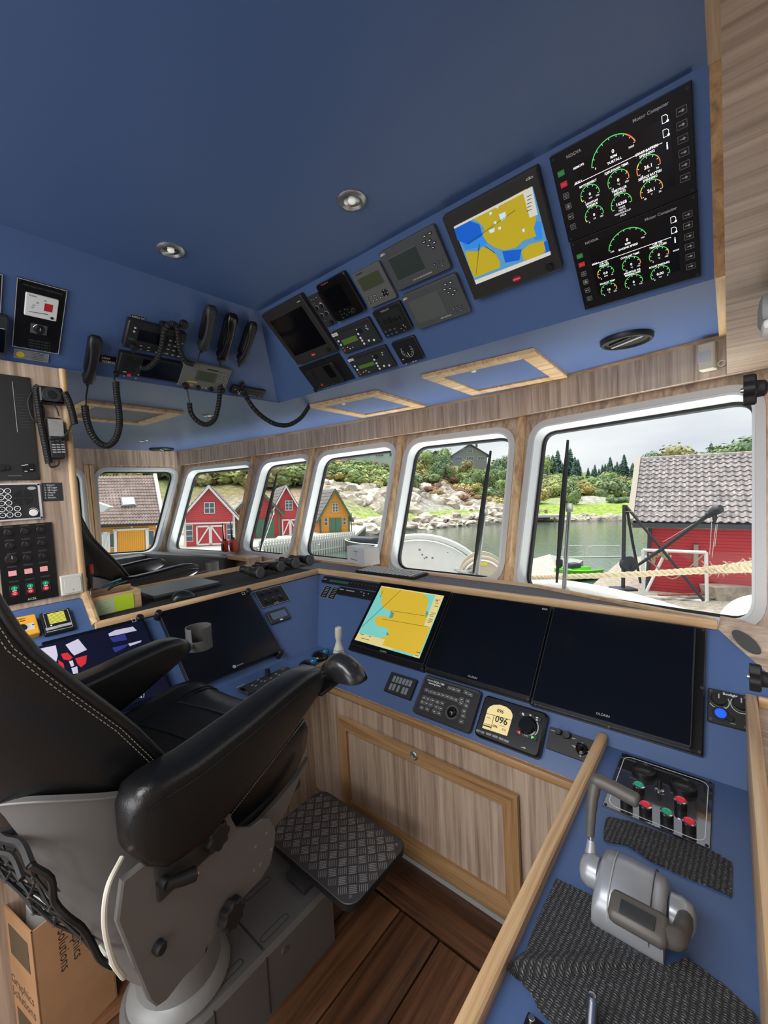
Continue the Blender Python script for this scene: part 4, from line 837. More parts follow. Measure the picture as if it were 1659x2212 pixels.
d.fit('FURUNO', (755, 712), (790, 722), z=.0022, bold=True); d.fit('KCH-1180', (795, 724), (858, 744), z=.0022, bold=True); d.fit('Scanning Sonar', (762, 730), (838, 752), z=.0022, bold=True)
K1 = [(893, 762), (918, 770), (945, 778), (992, 790), (1020, 803), (748, 775), (773, 785), (798, 792), (824, 800), (850, 807), (877, 815), (903, 825), (930, 835), (965, 832), (962, 855), (733, 822), (758, 830), (785, 838), (722, 848), (747, 856), (775, 865), (815, 848), (845, 856), (807, 878), (835, 888), (795, 907), (825, 918), (718, 883), (752, 893), (1003, 843), (993, 872), (980, 905), (975, 935), (963, 970)]
for c in K1: d.crect('key', c, (.0185, .0135), DKG, .005, .002, ch=.001)
b = B()
for c in K1:
    x, y = d.p(*c, d.th+.005); b.prism(rrect(.009, .004, 0, x, y), d.th+.0045, d.th+.0056); b.ring(rrect(.0175, .0125, .002, x, y), rrect(.0163, .0113, .0015, x, y), d.th+.0045, d.th+.0054)
b.out('key_print', LGY, d.o, smooth=0)['kind'] = 'stuff'
d.frame('key_frame', (733, 803), (765, 882), .0012, LGY, .001, .004); x, y = d.p(905, 912)
B().arc(.022, .026, 0, 360, x, y, d.th+.0012).out('ball_ring', GRY, d.o, smooth=0); bo = B(); bo.lathe([(.019*math.cos(math.radians(a)), d.th+.019*math.sin(math.radians(a))*.8) for a in range(0, 91, 15)], 20, M.Translation((x, y, 0))); bo.out('trackball', mat('gloss_black_plastic'), d.o); d.done()
d = Dev('autopilot', 'black autopilot head with beige heading display reading 096 and knob', 'autopilot', FF, zE, [(1110, 800), (1497, 915), (1440, 1195), (1035, 1050)], .028, mat('autopilot_black', (15, 16, 18), .3), .016, .006)
BG = mat('beige_display', (214, 196, 138), .4, emit=.35)
d.poly('screen', [(1092, 1008), (1126, 890), (1142, 875), (1165, 866), (1200, 865), (1240, 878), (1268, 900), (1282, 930), (1245, 1058)], BG, .001)
d.fit('096', (1172, 955), (1250, 975), BLK, .0018, bold=True); d.fit('096', (1184, 902), (1225, 912), BLK, .0018, bold=True); d.fit('096', (1157, 996), (1187, 1004), BLK, .0018, bold=True); d.fit('0.0', (1215, 1018), (1237, 1025), BLK, .0018); d.fit('NFU', (1123, 945), (1143, 950), BLK, .0018); d.dash((1215, 997), .02, BLK, .001, .0018)
b = B()
for p_, q_, w_ in (((1117, 918), (1275, 962), .0014), ((1165, 933), (1145, 1020), .0014), ((1104, 980), (1150, 994), .0012), ((1098, 990), (1148, 1006), .004)):
    (x0, y0), (x1, y1) = d.p(*p_), d.p(*q_); t = V((x1-x0, y1-y0)).normalized(); n_ = V((-t.y, t.x))*w_/2
    b.prism([(x0+n_.x, y0+n_.y), (x0-n_.x, y0-n_.y), (x1-n_.x, y1-n_.y), (x1+n_.x, y1+n_.y)], d.th, d.th+.0016)
x, y = d.p(1195, 935)
for k in range(13):
    a = math.radians(20+k*11.6); b.prism(rrect(.010 if k % 3 == 0 else .006, .003), 0, .0016, M.Translation((x, y, d.th)) @ M.Rotation(a, 4, 'Z') @ M.Translation((.053, 0, 0)))
b.out('screen_marks', BLK, d.o, smooth=0)['kind'] = 'stuff'
x, y = d.p(1378, 1000); B().arc(.0300, .0335, -60, 110, x, y, d.th+.0008, 30).out('knob_ring', LGY, d.o, smooth=0); d.knob('knob', (1375, 998), .027, .02, mat('gloss_black_plastic'), line=False)
for c, m_ in (((1345, 925), BLK), ((1390, 932), BLK), ((1433, 956), BLK), ((1320, 1038), BLK), ((1362, 1056), DKG), ((1407, 1068), BLK)): d.crect('button', c, (.026, .016), m_, .004, .004, ch=.001)
for c in ((1090, 1035), (1133, 1048), (1172, 1062), (1212, 1078), (1072, 1028), (1240, 1090)): d.crect('button', c, (.020, .007), mat('button_grey', (130, 134, 138), .5), .003, .002)
d.poly('port_arrow', [(1312, 1036), (1328, 1030), (1326, 1050)], REM, .006, z0=d.th+.003); d.poly('starboard_arrow', [(1400, 1058), (1416, 1070), (1396, 1078)], GEM, .006, z0=d.th+.003); d.fit('TURN', (1350, 1054), (1375, 1060), z=.0046)
for c in ((1345, 922), (1348, 930), (1391, 932), (1433, 948), (1431, 962)): d.dash(c, .006, WHT, .004, .0046)
d.fit('FU', (1333, 1129), (1341, 1131)); d.rect('badge', (1343, 1124), (1360, 1139), LGY, .0008, .002); d.done()
d = Dev('joystick_panel', 'black panel with small joystick and two knobs left of wooden lip', 'panel', FF, zF, [(262, 858), (600, 968), (548, 1105), (232, 1000)], .008, BLK, .002, .001)
d.knob('knob', (318, 897), .010, .014, BLK); d.knob('knob', (372, 918), .012, .014, BLK); x, y = d.p(465, 1005)
B().lathe([(.018, d.th-.0005), (.016, d.th+.008), (.008, d.th+.012), (.006, d.th+.02), (.009, d.th+.028), (.009, d.th+.036), (.004, d.th+.04), (0, d.th+.04)], 20, M.Translation((x, y, 0))).out('joystick', mat('gloss_black_plastic'), d.o)
for tri in ([(462, 958), (478, 966), (466, 970)], [(400, 978), (426, 984), (422, 996)], [(502, 1015), (526, 1022), (506, 1030)], [(450, 1040), (465, 1048), (454, 1056)]): d.poly('arrow', tri, LGY, .0008)
d.fit('LAMP', (398, 932), (424, 940)); d.fit('POWER', (265, 880), (296, 890)); x, y = d.p(495, 1065); B().arc(.009, .0105, 0, 360, x, y, d.th+.0006).out('stamp', GRY, d.o, smooth=0); d.screws(.007, .003); d.done()
zL = zm(1500, 1320, 159*1659/926)
d = Dev('bow_light_panel', 'black panel marked Bowlight with blue button at the starboard side', 'panel', FF, zL, [(168, 968), (690, 1062), (690, 1500), (158, 1388)], .012, mat('charcoal_black', (32, 32, 33), .5), .006, .002)
d.fit('Bowlight', (360, 1040), (542, 1078), bold=True); d.fit('ON/OFF', (270, 1195), (398, 1222)); d.knob('knob', (308, 1122), .018, .014, BLK); d.knob('knob', (590, 1180), .018, .014, BLK); x, y = d.p(308, 1130)
B().arc(.022, .0245, -150, 30, x, y, d.th+.0008).out('knob_ring', LGY, d.o, smooth=0); x, y = d.p(590, 1185); B().arc(.022, .0245, 150, 300, x, y, d.th+.0008).out('knob_ring', LGY, d.o, smooth=0)
d.disc('button_rim', (330, 1290), .019, BLK, .003); d.disc('blue_button', (330, 1290), .0135, mat('lit_blue', (24, 84, 220), .4, emit=.5), .005); d.disc('button', (450, 1360), .0085, BLK, .006); d.fit('LIGHT', (455, 1415), (520, 1425)); d.screws(.008, .004, CHR); d.done()
# ---- port console
d = monitor('switched off black monitor with rounded corner knobs on port console', PF, zH, [(812, 338), (1278, 228), (1440, 543), (975, 722)], [(812, 332), (1278, 224), (1440, 540), (975, 715)], ('neovo', (1213, 612), (1245, 598)), gth=.008, th=.026, edge=False)
d.frame('label_frame', (1236, 238), (1256, 246), .0008, WHT); x, y = d.p(1200, 616); B().prism(circ(.008, x, y, 18), d.th, d.th+.0008).out('logo_dot', LGY, d.o)
for k in range(9): d.dash((1345+k*8, 400+k*17), .004, GRY)
for c in ((812, 345), (1270, 232), (1436, 546), (972, 720)): x, y = d.p(*c); B().lathe([(.014, .002), (.014, .045), (.011, .049), (0, .049)], 18, M.Translation((x, y, 0))).out('corner_knob', BLK, d.o)
d.done()
d = monitor('monitor showing dark racing picture with red and white patches, on port console', PF, zH, [(172, 505), (735, 365), (890, 745), (380, 930)], [(172, 500), (735, 361), (890, 740), (380, 925)], None, gth=.008, th=.026, edge=False)
PW = mat('picture_white', (190, 186, 206), .4, emit=.16); PR = mat('picture_red', (190, 40, 44), .4, emit=.2); PB = mat('picture_blue', (40, 50, 120), .4, emit=.2); PD = mat('picture_dark', (12, 14, 34), .3, emit=.3)
d.poly('picture', [(190, 515), (728, 380), (875, 740), (390, 900)], PD, .0006)
for nm, m_, pts in (('picture_patch', PW, [(205, 525), (285, 508), (296, 560), (285, 605), (240, 600)]), ('picture_patch', PW, [(335, 505), (400, 475), (445, 530), (380, 560), (365, 545)]), ('picture_patch', PR, [(312, 552), (345, 545), (372, 570), (355, 585), (325, 580)]), ('picture_patch', PR, [(385, 575), (445, 558), (440, 600), (415, 620), (398, 605)]), ('picture_patch', PR, [(298, 582), (325, 600), (330, 625), (300, 610)]),
                     ('picture_patch', PW, [(365, 625), (395, 615), (400, 650), (375, 655)]), ('picture_patch', PW, [(555, 448), (590, 430), (680, 412), (700, 432), (600, 455), (560, 462)]), ('picture_patch', PB, [(560, 470), (640, 450), (650, 480), (580, 492)]), ('picture_patch', PB, [(575, 520), (660, 500), (640, 520), (590, 545)]), ('picture_patch', PW, [(655, 500), (725, 482), (720, 492), (665, 512)]), ('picture_patch', PW, [(352, 590), (372, 585), (380, 612), (365, 618)]), ('picture_patch', PB, [(600, 700), (690, 690), (700, 720), (620, 740)])):
    d.poly(nm, pts, m_, .0012)
d.txt('47', (728, 770), .02, WHT, z=.002); d.frame('label_frame', (672, 372), (698, 384), .0008, WHT); x, y = d.p(715, 368); B().lathe([(.014, .002), (.014, .045), (.011, .049), (0, .049)], 18, M.Translation((x, y, 0))).out('corner_knob', BLK, d.o); d.done()
d = Dev('knob_panel', 'small black panel with six knobs beside the port monitor', 'panel', PF, zJ, [(380, 268), (705, 183), (810, 362), (488, 466)], .006, BLK, .001, .0005)
b = B(); b.ring(rrect(d.w, d.h), rrect(d.w-.003, d.h-.003), d.th-.001, d.th+.0006); b.out('border', LGY, d.o, smooth=0)
for c in ((480, 300), (570, 270), (655, 247), (535, 388), (628, 365), (708, 338)): d.knob('knob', c, .010, .012, BLK); 
for c in ((455, 268), (545, 242), (628, 222), (515, 355), (605, 330), (690, 308)): d.dash(c, .012, LGY)
d.fit('ACEL', (620, 405), (680, 390), LGY, bold=True); d.screws(.006, .003); d.done()
d = Dev('gauge_display', 'small dark framed display with grey blue screen below knob panel', 'display', PF, zJ, [(522, 515), (745, 440), (825, 573), (600, 657)], .012, DKG, .003, .002); d.rect('screen', (568, 530), (788, 548), mat('display_grey_blue', (88, 104, 130), .25), .0008); d.crect('badge', (708, 597), (.016, .007), WHT, .001); d.done()
d = Dev('alarm_button', 'yellow general alarm box with black button on white plate', 'alarm', PF, zK, [(165, 543), (488, 478), (556, 742), (232, 812)], .030, mat('alarm_yellow', (226, 162, 44), .5), .004, .003)
d.fit('GENERAL', (208, 580), (352, 545), BLK, bold=True); d.fit('ALARM', (230, 602), (345, 578), BLK, bold=True); d.rect('plate', (225, 655), (490, 690), mat('alarm_plate', (205, 200, 188), .5), .001); d.knob('button', (308, 678), .012, .008, BLK, line=False); d.dash((455, 637), .006, BLK, .003, .002); d.done()
d = Dev('alarm_display', 'black panel with yellow ruled display and four grey keys by yellow alarm', 'display', PF, zK, [(542, 475), (962, 396), (1045, 678), (618, 766)], .020, BLK, .004, .003)
d.frame('rim', (585, 485), (1010, 660), .0015, LGY, .0008, .004); d.rect('screen', (640, 492), (925, 580), mat('display_olive', (70, 70, 26), .4), .001); t = d.th; b = B()
(x0, y0), (x1, y1) = d.p(640, 492), d.p(925, 580)
for k in range(9): yy = y0+(y1-y0)*(k+.5)/9; b.prism(rrect((x1-x0)*.94, abs(y1-y0)*.06, 0, (x0+x1)/2, yy), t, t+.0018)
b.out('ruled_lines', mat('display_yellow', (206, 200, 90), .4, emit=.4), d.o, smooth=0)['kind'] = 'stuff'
d.crect('key', (718, 685), (.038, .011), LGY, .002); [d.crect('key', c, (.016, .011), LGY, .002) for c in ((825, 655), (890, 640), (957, 625))]; d.dash((760, 715), .05, WHT); d.disc('lamp', (708, 648), .003, WHT); d.done()
SH = plane((0, 0, .742), (0, 0, 1), (0, 1, 0))
d = Dev('radar_keyboard', 'long dark keyboard panel lying on the blue port shelf', 'keyboard', SH, zJ, [(175, 1425), (740, 1158), (900, 1192), (330, 1478)], .014, mat('keyboard_charcoal', (46, 48, 50), .5), .006, .003)
d.knob('knob', (545, 1262), .012, .026, BLK, line=False); d.disc('trackball', (730, 1192), .014, GRY, .006); d.fit('MARKER', (168, 1412), (275, 1375)); d.rect('screen', (205, 1430), (290, 1440), SCR, .001); d.keys('key_print', [(430, 1320), (470, 1335), (510, 1335), (580, 1300), (640, 1248), (675, 1260), (740, 1232), (805, 1200), (360, 1385), (400, 1390)], (.010, .004), LGY, .0012); d.done()
def trackball(label, c, dx):
    p = on(SH, *zJ(*c)); o = thing('trackball_mouse', label, 'trackball', M.Translation(p) @ M.Rotation(dx, 4, 'Z'), 'trackball mice on the port shelf')
    R = []
    for t, w_, h_ in ((-.05, .02, .012), (-.042, .034, .026), (-.02, .040, .036), (.005, .038, .036), (.03, .036, .026), (.048, .030, .016), (.055, .018, .006)):
        R.append([(t, w_*math.cos(math.radians(a)), .001+max(0, h_*math.sin(math.radians(a)))) for a in range(0, 181, 18)]+[(t, -w_*.6, .001), (t, w_*.6, .001)])
    B().loft(R).out('shell', mat('gloss_black_plastic'), o, smooth=60); b = B(); b.lathe([(.019*math.cos(math.radians(a)), .019*math.sin(math.radians(a))) for a in range(-90, 91, 15)], 20, M.Translation((-.014, -.028, .030))); b.out('ball', mat('teal_ball', (18, 92, 130), .15), o)
    return o
trackball('black trackball mouse with blue ball, the nearer of two on the shelf', (1015, 1175), 2.6)
trackball('black trackball mouse with blue ball, farther back in the console corner', (1165, 1055), 2.6)
# ---- bulkhead panels
d = Dev('distribution_panel', 'large dark panel with faint print at top of the bulkhead', 'panel', PIL, zD, [(-150, 62), (190, 104), (257, 755), (-100, 772)], .008, mat('panel_charcoal', (34, 35, 36), .45), .001, .001)
for k in range(12): d.dash((128+k*3.2, 215+k*19), .03, GRY, .0008)
(x0, y0), (x1, y1) = d.p(80, 130), d.p(110, 455); B().prism(rrect(.0014, abs(y1-y0), 0, (x0+x1)/2, (y0+y1)/2), d.th, d.th+.0006).out('scale_line', LGY, d.o)
d.crect('window', (180, 682), (.035, .030), BLK2, .004, .002); d.keys('window_marks', [(148, 668), (168, 664), (165, 706), (200, 695)], (.009, .004), LGY, .005); d.disc('knob', (40, 680), .010, BLK, .006); d.disc('knob', (5, 682), .012, BLK, .008); d.crect('strip', (95, 733), (.04, .005), GRY, .001); d.screws(.006, .004, BLK); d.done()
d = Dev('talkback_station', 'pale framed intercom panel with ringed keys and round speaker', 'intercom', PIL, zI, [(-180, 330), (440, 316), (470, 712), (-150, 745)], .010, mat('pale_frame', (200, 202, 202), .4), .003, .002)
d.rect('face', (-165, 345), (437, 690), mat('intercom_face', (34, 36, 38), .45), .0012, .006)
KS = [(80, 405), (86, 470), (93, 535), (100, 600), (106, 665), (187, 597), (194, 660), (3, 408), (9, 474), (15, 540), (20, 605), (26, 670), (-75, 410), (-68, 476), (-62, 543), (-56, 608)]
for c in KS: o = d.disc('key', c, .0095, BLK, .004); x, y = d.p(*c); B().ring(circ(.0098, x, y, 20), circ(.0078, x, y, 20), d.th, d.th+.0046).out('key_ring', WHT, o); B().prism(rrect(.005, .002, 0, x, y), d.th+.003, d.th+.0047).out('key_mark', LGY, o)
x, y = d.p(253, 480); b = B()
for r in (.006, .013, .020, .0265): 
    for a in range(4): b.arc(r-.0016, r+.0016, a*90+8, a*90+82, x, y, d.th+.0016, 10)
b.out('speaker_slots', BLK2, d.o, smooth=0)['kind'] = 'stuff'
d.disc('volume_knob', (362, 640), .013, WHT, .008); x, y = d.p(362, 635); B().arc(.0150, .0170, 0, 140, x, y, d.th+.0018).out('knob_ring', LGY, d.o, smooth=0); x, y = d.p(342, 375); B().prism([(x+.013*a, y+.006*b_) for a, b_ in circ(1, n=20)], d.th, d.th+.002).out('badge', LGY, d.o); d.screws(.006, .0035, BLK); d.done()
sign('black engraved list sign naming skipper, cabins, mess, deck and engine', zI, [(452, 320), (670, 312), (690, 508), (468, 520)], [('1  Skipper', (478, 344), (595, 338)), ('2  BB lugar', (480, 372), (620, 366)), ('3  SB lugar', (482, 400), (622, 393)), ('4  Messe', (484, 427), (600, 420)), ('5  Dekk', (486, 455), (580, 448)), ('6  Maskin', (488, 482), (608, 474))], PIL, False, mat('sign_dark_grey', (44, 46, 48), .5))
d = Dev('switch_panel', 'tall black switch panel with rotary switches and red green buttons', 'panel', PIL, zI, [(-40, 792), (563, 740), (640, 1550), (30, 1662)], .008, BLK2, .001, .0008)
for r_i, row in enumerate((((88, 855), (268, 840), (437, 826)), ((105, 1000), (280, 985), (452, 970)), ((125, 1145), (295, 1130), (462, 1110)))):
    for c in row: d.knob('rotary_switch', c, .0115 if (r_i, row.index(c)) != (2, 0) else .017, .014, BLK, line=True); d.dash((c[0]-3, c[1]-62), .026, GRY, .0012, .0006, 2, .003)
for c in ((135, 1300), (308, 1275), (475, 1250)): d.crect('lamp_window', c, (.023, .019), mat('lamp_window_pink', (216, 150, 152), .3, emit=.15), .003, .001); d.dash((c[0]-4, c[1]-75), .028, GRY, .0012, .0006, 2, .003)
for c in ((158, 1490), (330, 1462), (497, 1432)):
    o = d.crect('button_block', c, (.028, .041), mat('button_block_black', (24, 25, 26), .4), .004, .004); x, y = d.p(*c, d.th+.004)
    B().ring(rrect(.028, .041, .004, x, y), rrect(.0262, .0392, .003, x, y), d.th+.003, d.th+.0046).out('block_rim', CHR, o); B().prism([(x+.0095*a, y+.010+.0078*b_) for a, b_ in circ(1, n=20)], d.th+.003, d.th+.0065).out('start_button', GRN, o)
    B().prism([(x+.0095*a, y-.010+.0078*b_) for a, b_ in circ(1, n=20)], d.th+.003, d.th+.0065).out('stop_button', RED, o); B().box((x, y, d.th+.0045), (.012, .0025, .002)).out('divider', WHT, o); B().arc(.0028, .0042, 0, 360, x, y-.010, d.th+.0067, 14).out('stop_mark', WHT, o, smooth=0); B().box((x, y+.010, d.th+.0066), (.0016, .007, .0006)).out('start_mark', WHT, o); d.dash((c[0]-8, c[1]-105), .028, GRY, .0012, .0006, 2, .003)
d.fit('ACEL', (298, 1585), (400, 1565), LGY, bold=True); d.screws(.006, .0035, BLK); d.done()
d = Dev('light_switch', 'square white rocker light switch at foot of the bulkhead', 'switch', PIL, zI, [(655, 1332), (890, 1298), (910, 1506), (668, 1550)], .016, mat('switch_white', (202, 202, 194), .4), .003, .003); d.rect('rocker', (690, 1365), (890, 1490), MATS['switch_white'], .002, .001, ch=.001); d.dash((795, 1472), .003, DKG, .002, .003)
b = B(); (x0, y0), (x1, y1) = d.p(690, 1365), d.p(890, 1490); W_, H_ = abs(x1-x0), abs(y1-y0); b.ring(rrect(W_+.001, H_+.001, 0, (x0+x1)/2, (y0+y1)/2), rrect(W_, H_, 0, (x0+x1)/2, (y0+y1)/2), d.th, d.th+.0006); b.out('gap', GRY, d.o, smooth=0); d.done()
zM = zm(0, 790, 200*1659/1639)
dls = d = Dev('loudspeaker_box', 'small black loudspeaker box hung on bulkhead edge with coiled cord', 'loudspeaker', PIL, zM, [(700, 355), (1118, 385), (1130, 685), (712, 640)], .045, BLK, .008, .005)
d.disc('cone_ring', (915, 515), .030, DKG, .002); d.disc('cone', (915, 515), .016, BLK, .004); d.rect('lower_rim', (720, 620), (1125, 660), DKG, .003, .002); d.done()
d = Dev('cordless_phone', 'black telephone with silver covered screen hanging under the speaker box', 'telephone', PIL, zM, [(810, 905), (1090, 925), (1155, 1645), (925, 1650)], .030, mat('phone_black', (30, 31, 33), .5), .008, .005, rot=False)
d.rect('screen_film', (845, 938), (1135, 1255), mat('silver_film', (190, 192, 192), .25, metal=.6, bump=.6, bscale=60), .002, .002); d.keys('keypad', [(950+j*6+i*78, 1400+j*44-i*2) for j in range(4) for i in range(3)], (.0115, .0045), LGY, .002, .001); d.keys('menu_keys', [(925, 1345), (1015, 1335), (1110, 1345)], (.011, .005), GRY, .002); d.crect('side_holder', (1175, 1225), (.014, .045), BLK, -.008, .003); d.done()
def cord2(par, pts_coil, leads, turns, off=.02, R=.0095):
    g = lambda q: on(PIL, *zM(*q), off)
    b = B().coil([g(q) for q in pts_coil], R, .0034, turns)
    for L_ in leads: b.tube(catmull([g(q) for q in L_], 6), .0032, 6)
    o = b.out('coiled_cord', RUB, par); o.matrix_parent_inverse = par.matrix_world.inverted()
cord2(d.o, [(690, 365), (640, 420), (655, 560), (690, 800), (730, 1050), (780, 1300), (820, 1500), (865, 1720)], [[(865, 1725), (900, 1790), (990, 1780), (1040, 1740), (1045, 1660)], [(690, 640), (775, 760), (780, 920)], [(560, 480), (500, 640), (560, 900), (690, 1050)]], 78)
cord2(dls.o, [(1140, 470), (1200, 590), (1270, 800), (1320, 1030)], [[(1320, 1030), (1260, 1050), (1210, 1160), (1120, 1260), (960, 1300), (850, 1310)], [(940, 690), (1000, 760), (1040, 890)]], 34, .05)
# ================================================================ STARBOARD CONSOLE
so = fc
wp(B().slab([(-.31, -.8, .722), (.05, -.8, .722), (.05, 1.352, .722), (-.31, 1.352, .722)], (0, 0, -.02)), 'top_panel', BLUE, so)
wp(B().slab([(-.31, -.8, .01), (-.31, 1.262, .01), (-.31, 1.262, .71), (-.31, -.8, .71)], (.02, 0, 0)), 'side_panel', lam('z'), so)
wp(B().prism([(1.374, .738), (1.366, .748), (-.8, .748), (-.8, .70), (1.336, .70)], -.316, -.290, M(((0, 0, 1, 0), (1, 0, 0, 0), (0, 1, 0, 0), (0, 0, 0, 1))), ch=.004), 'oak_lip', oak('y'), so)
q = on(FF, 1609, 1497); bx, bz = q.x, q.z+.004
tb = fc
wp(B().box((bx+.013, (q.y-.9)/2+.0, (bz+.723)/2), (.026, q.y+.9-.01, bz-.723), .006), 'tray_side_board', oak('y'), tb)
wp(B().box((bx+.17, (q.y-.95)/2, bz-.03), (.285, q.y+.9, .012)), 'tray_bottom', lam('x'), tb)
wp(B().box((bx+.17, q.y-.02, bz-.012), (.285, .016, .03), .004), 'tray_end_rail', oak('x'), tb)
wp(B().box((bx+.312, (q.y-.95)/2, (bz+.723)/2), (.02, q.y+.9, bz-.73), .004), 'tray_outer_board', oak('y'), tb)
zT = zm(1220, 1640, 300*1659/1443)
GB = mat('gloss_black_panel', (120, 120, 124), .06, metal=.9)
d = Dev('thruster_panel', 'glossy black thruster panel with red and green push buttons', 'panel', RC, zG, [(812, 68), (1338, 240), (1330, 630), (704, 372)], .006, GB, .002, .001)
b = B(); b.ring(rrect(d.w-.018, d.h-.02, .02), rrect(d.w-.021, d.h-.023, .0185), d.th-.0004, d.th+.0005); b.out('border', WHT, d.o, smooth=0); d.z = zT
t = d.th
for c in ((822, 118), (1232, 280)):
    x, y = d.p(*c, t+.008); B().lathe([(.029, t-.0005), (.030, t+.006), (.028, t+.013), (.0235, t+.015), (.0225, t+.012)], 36, M.Translation((x, y, 0))).out('dome_rim', BLK, d.o); B().lathe([(.0226, t+.011), (.018, t+.0135), (.01, t+.015), (0, t+.0155)], 30, M.Translation((x, y, 0))).out('dome', mat('smoked_lens', (58, 58, 58), .12, metal=.5), d.o)
for c, m_ in (((768, 260), GRN), ((640, 385), GRN), ((838, 465), RED), ((1060, 542), GRN), ((1202, 418), RED), ((1292, 640), RED)):
    x, y = d.p(*c, t+.022); T_ = M.Translation((x, y, 0)); o = B().lathe([(.0135, t-.0005), (.0135, t+.019), (.0132, t+.020)], 24, T_).out('push_button', BLK, d.o)
    B().lathe([(.0138, t+.0185), (.0138, t+.021), (.0115, t+.0225), (.0112, t+.021)], 24, T_).out('button_rim', CHR, o); B().lathe([(.0113, t+.0205), (.0105, t+.0235), (.004, t+.0245), (0, t+.0245)], 24, T_).out('button_cap', m_, o); B().arc(.0062, .0072, 20, 160, x, y-.001, t+.0247, 10).out('cap_mark', WHT, o, smooth=0)
x, y = d.p(985, 325, t); B().lathe([(.012, t-.0004), (.011, t+.004), (.008, t+.006)], 20, M.Translation((x, y, 0))).out('toggle_base', CHR, d.o); B().cyl((x, y, t+.004), (x, y+.004, t+.026), .0055, 14).out('toggle', BLK, d.o)
d.fit('HINNØY', (850, 655), (990, 715), bold=True); d.fit('BOW THRUSTER', (670, 188), (745, 212)); d.fit('STERN', (1100, 348), (1130, 356)); d.screws(.006, .0035, BLK); d.done()
def knit(name):
    if name in MATS: return MATS[name]
    m = mat(name, (58, 60, 64), .85, var=.3, vscale=30); t = m.node_tree; p = t.nodes['Principled BSDF']; g = t.nodes.new('ShaderNodeNewGeometry'); mp = t.nodes.new('ShaderNodeMapping'); mp.inputs['Rotation'].default_value = (0, 0, .06); mp.inputs['Scale'].default_value = (1, 1.0, 1)
    t.links.new(g.outputs['Position'], mp.inputs[0]); w1 = t.nodes.new('ShaderNodeTexWave'); w1.bands_direction = 'X'; w1.inputs['Scale'].default_value = 34; w1.inputs['Distortion'].default_value = 3.0; w1.inputs['Detail Scale'].default_value = 4
    w2 = t.nodes.new('ShaderNodeTexWave'); w2.bands_direction = 'Y'; w2.inputs['Scale'].default_value = 78; w2.inputs['Distortion'].default_value = 4; w2.inputs['Detail Scale'].default_value = 3; ad = t.nodes.new('ShaderNodeMath'); ad.operation = 'MULTIPLY'
    for w_ in (w1, w2): t.links.new(mp.outputs[0], w_.inputs[0])
    t.links.new(w1.outputs['Fac'], ad.inputs[0]); t.links.new(w2.outputs['Fac'], ad.inputs[1])
    bp = t.nodes.new('ShaderNodeBump'); bp.inputs['Strength'].default_value = 1; bp.inputs['Distance'].default_value = .004; t.links.new(ad.outputs[0], bp.inputs['Height']); t.links.new(bp.outputs[0], p.inputs['Normal'])
    r = t.nodes.new('ShaderNodeValToRGB'); r.color_ramp.elements[0].color = lin((36, 37, 40)); r.color_ramp.elements[1].color = lin((122, 124, 128)); t.links.new(ad.outputs[0], r.inputs[0]); t.links.new(r.outputs[0], p.inputs['Base Color']); return m
KN = knit('knitted_black_mat')
def clothmat(name, label, pts):
    o = thing(name, label, 'mat', on(RC, *zG(pts[0][0], pts[0][1])), 'dark woven anti slip mats'); T = -o.matrix_world.translation
    t = bmesh.new(); vl = [t.verts.new(on(RC, *zG(q[0], q[1]), q[2] if len(q) > 2 else .001)+T) for q in pts]; f_ = t.faces.new(vl); bmesh.ops.triangulate(t, faces=[f_], ngon_method='EAR_CLIP')
    r = bmesh.ops.extrude_face_region(t, geom=t.faces[:]); bmesh.ops.translate(t, verts=[g for g in r['geom'] if isinstance(g, bmesh.types.BMVert)], vec=(0, 0, .0035)); b = B(); b.merge(t); b.out('woven_sheet', KN, o, smooth=0)
def rag(pts, s=2.2):
    o = []; rnd = random.Random(3)
    for i, p in enumerate(pts):
        q = pts[(i+1) % len(pts)]; o.append(p); n = max(1, int(math.hypot(q[0]-p[0], q[1]-p[1])/28))
        for k in range(1, n):
            z_ = (p[2] if len(p) > 2 else .001)*(1-k/n)+(q[2] if len(q) > 2 else .001)*k/n
            o.append((p[0]+(q[0]-p[0])*k/n+rnd.uniform(-s, s), p[1]+(q[1]-p[1])*k/n+rnd.uniform(-s, s), z_))
    return o
clothmat('woven_mat', 'narrow frayed strip of black woven mat between thruster panel and throttle', rag([(722, 455), (745, 447), (880, 480), (1060, 545), (1330, 640), (1452, 715), (1448, 912), (1390, 880), (1200, 800), (1000, 710), (850, 612), (790, 598), (735, 590), (708, 575), (712, 500)]))
clothmat('woven_mat', 'large black woven mat lying under throttle and over the oak lip', rag([(435, 805), (640, 905), (665, 1070), (900, 1230), (1060, 1312), (1190, 1265), (1400, 1420), (1590, 1600), (1640, 1750), (1640, 1900), (520, 1900), (400, 1640), (330, 1560), (290, 1470), (225, 1395), (140, 1335, .029), (150, 1300, .029), (255, 1225, .005), (320, 1050), (380, 920)]))
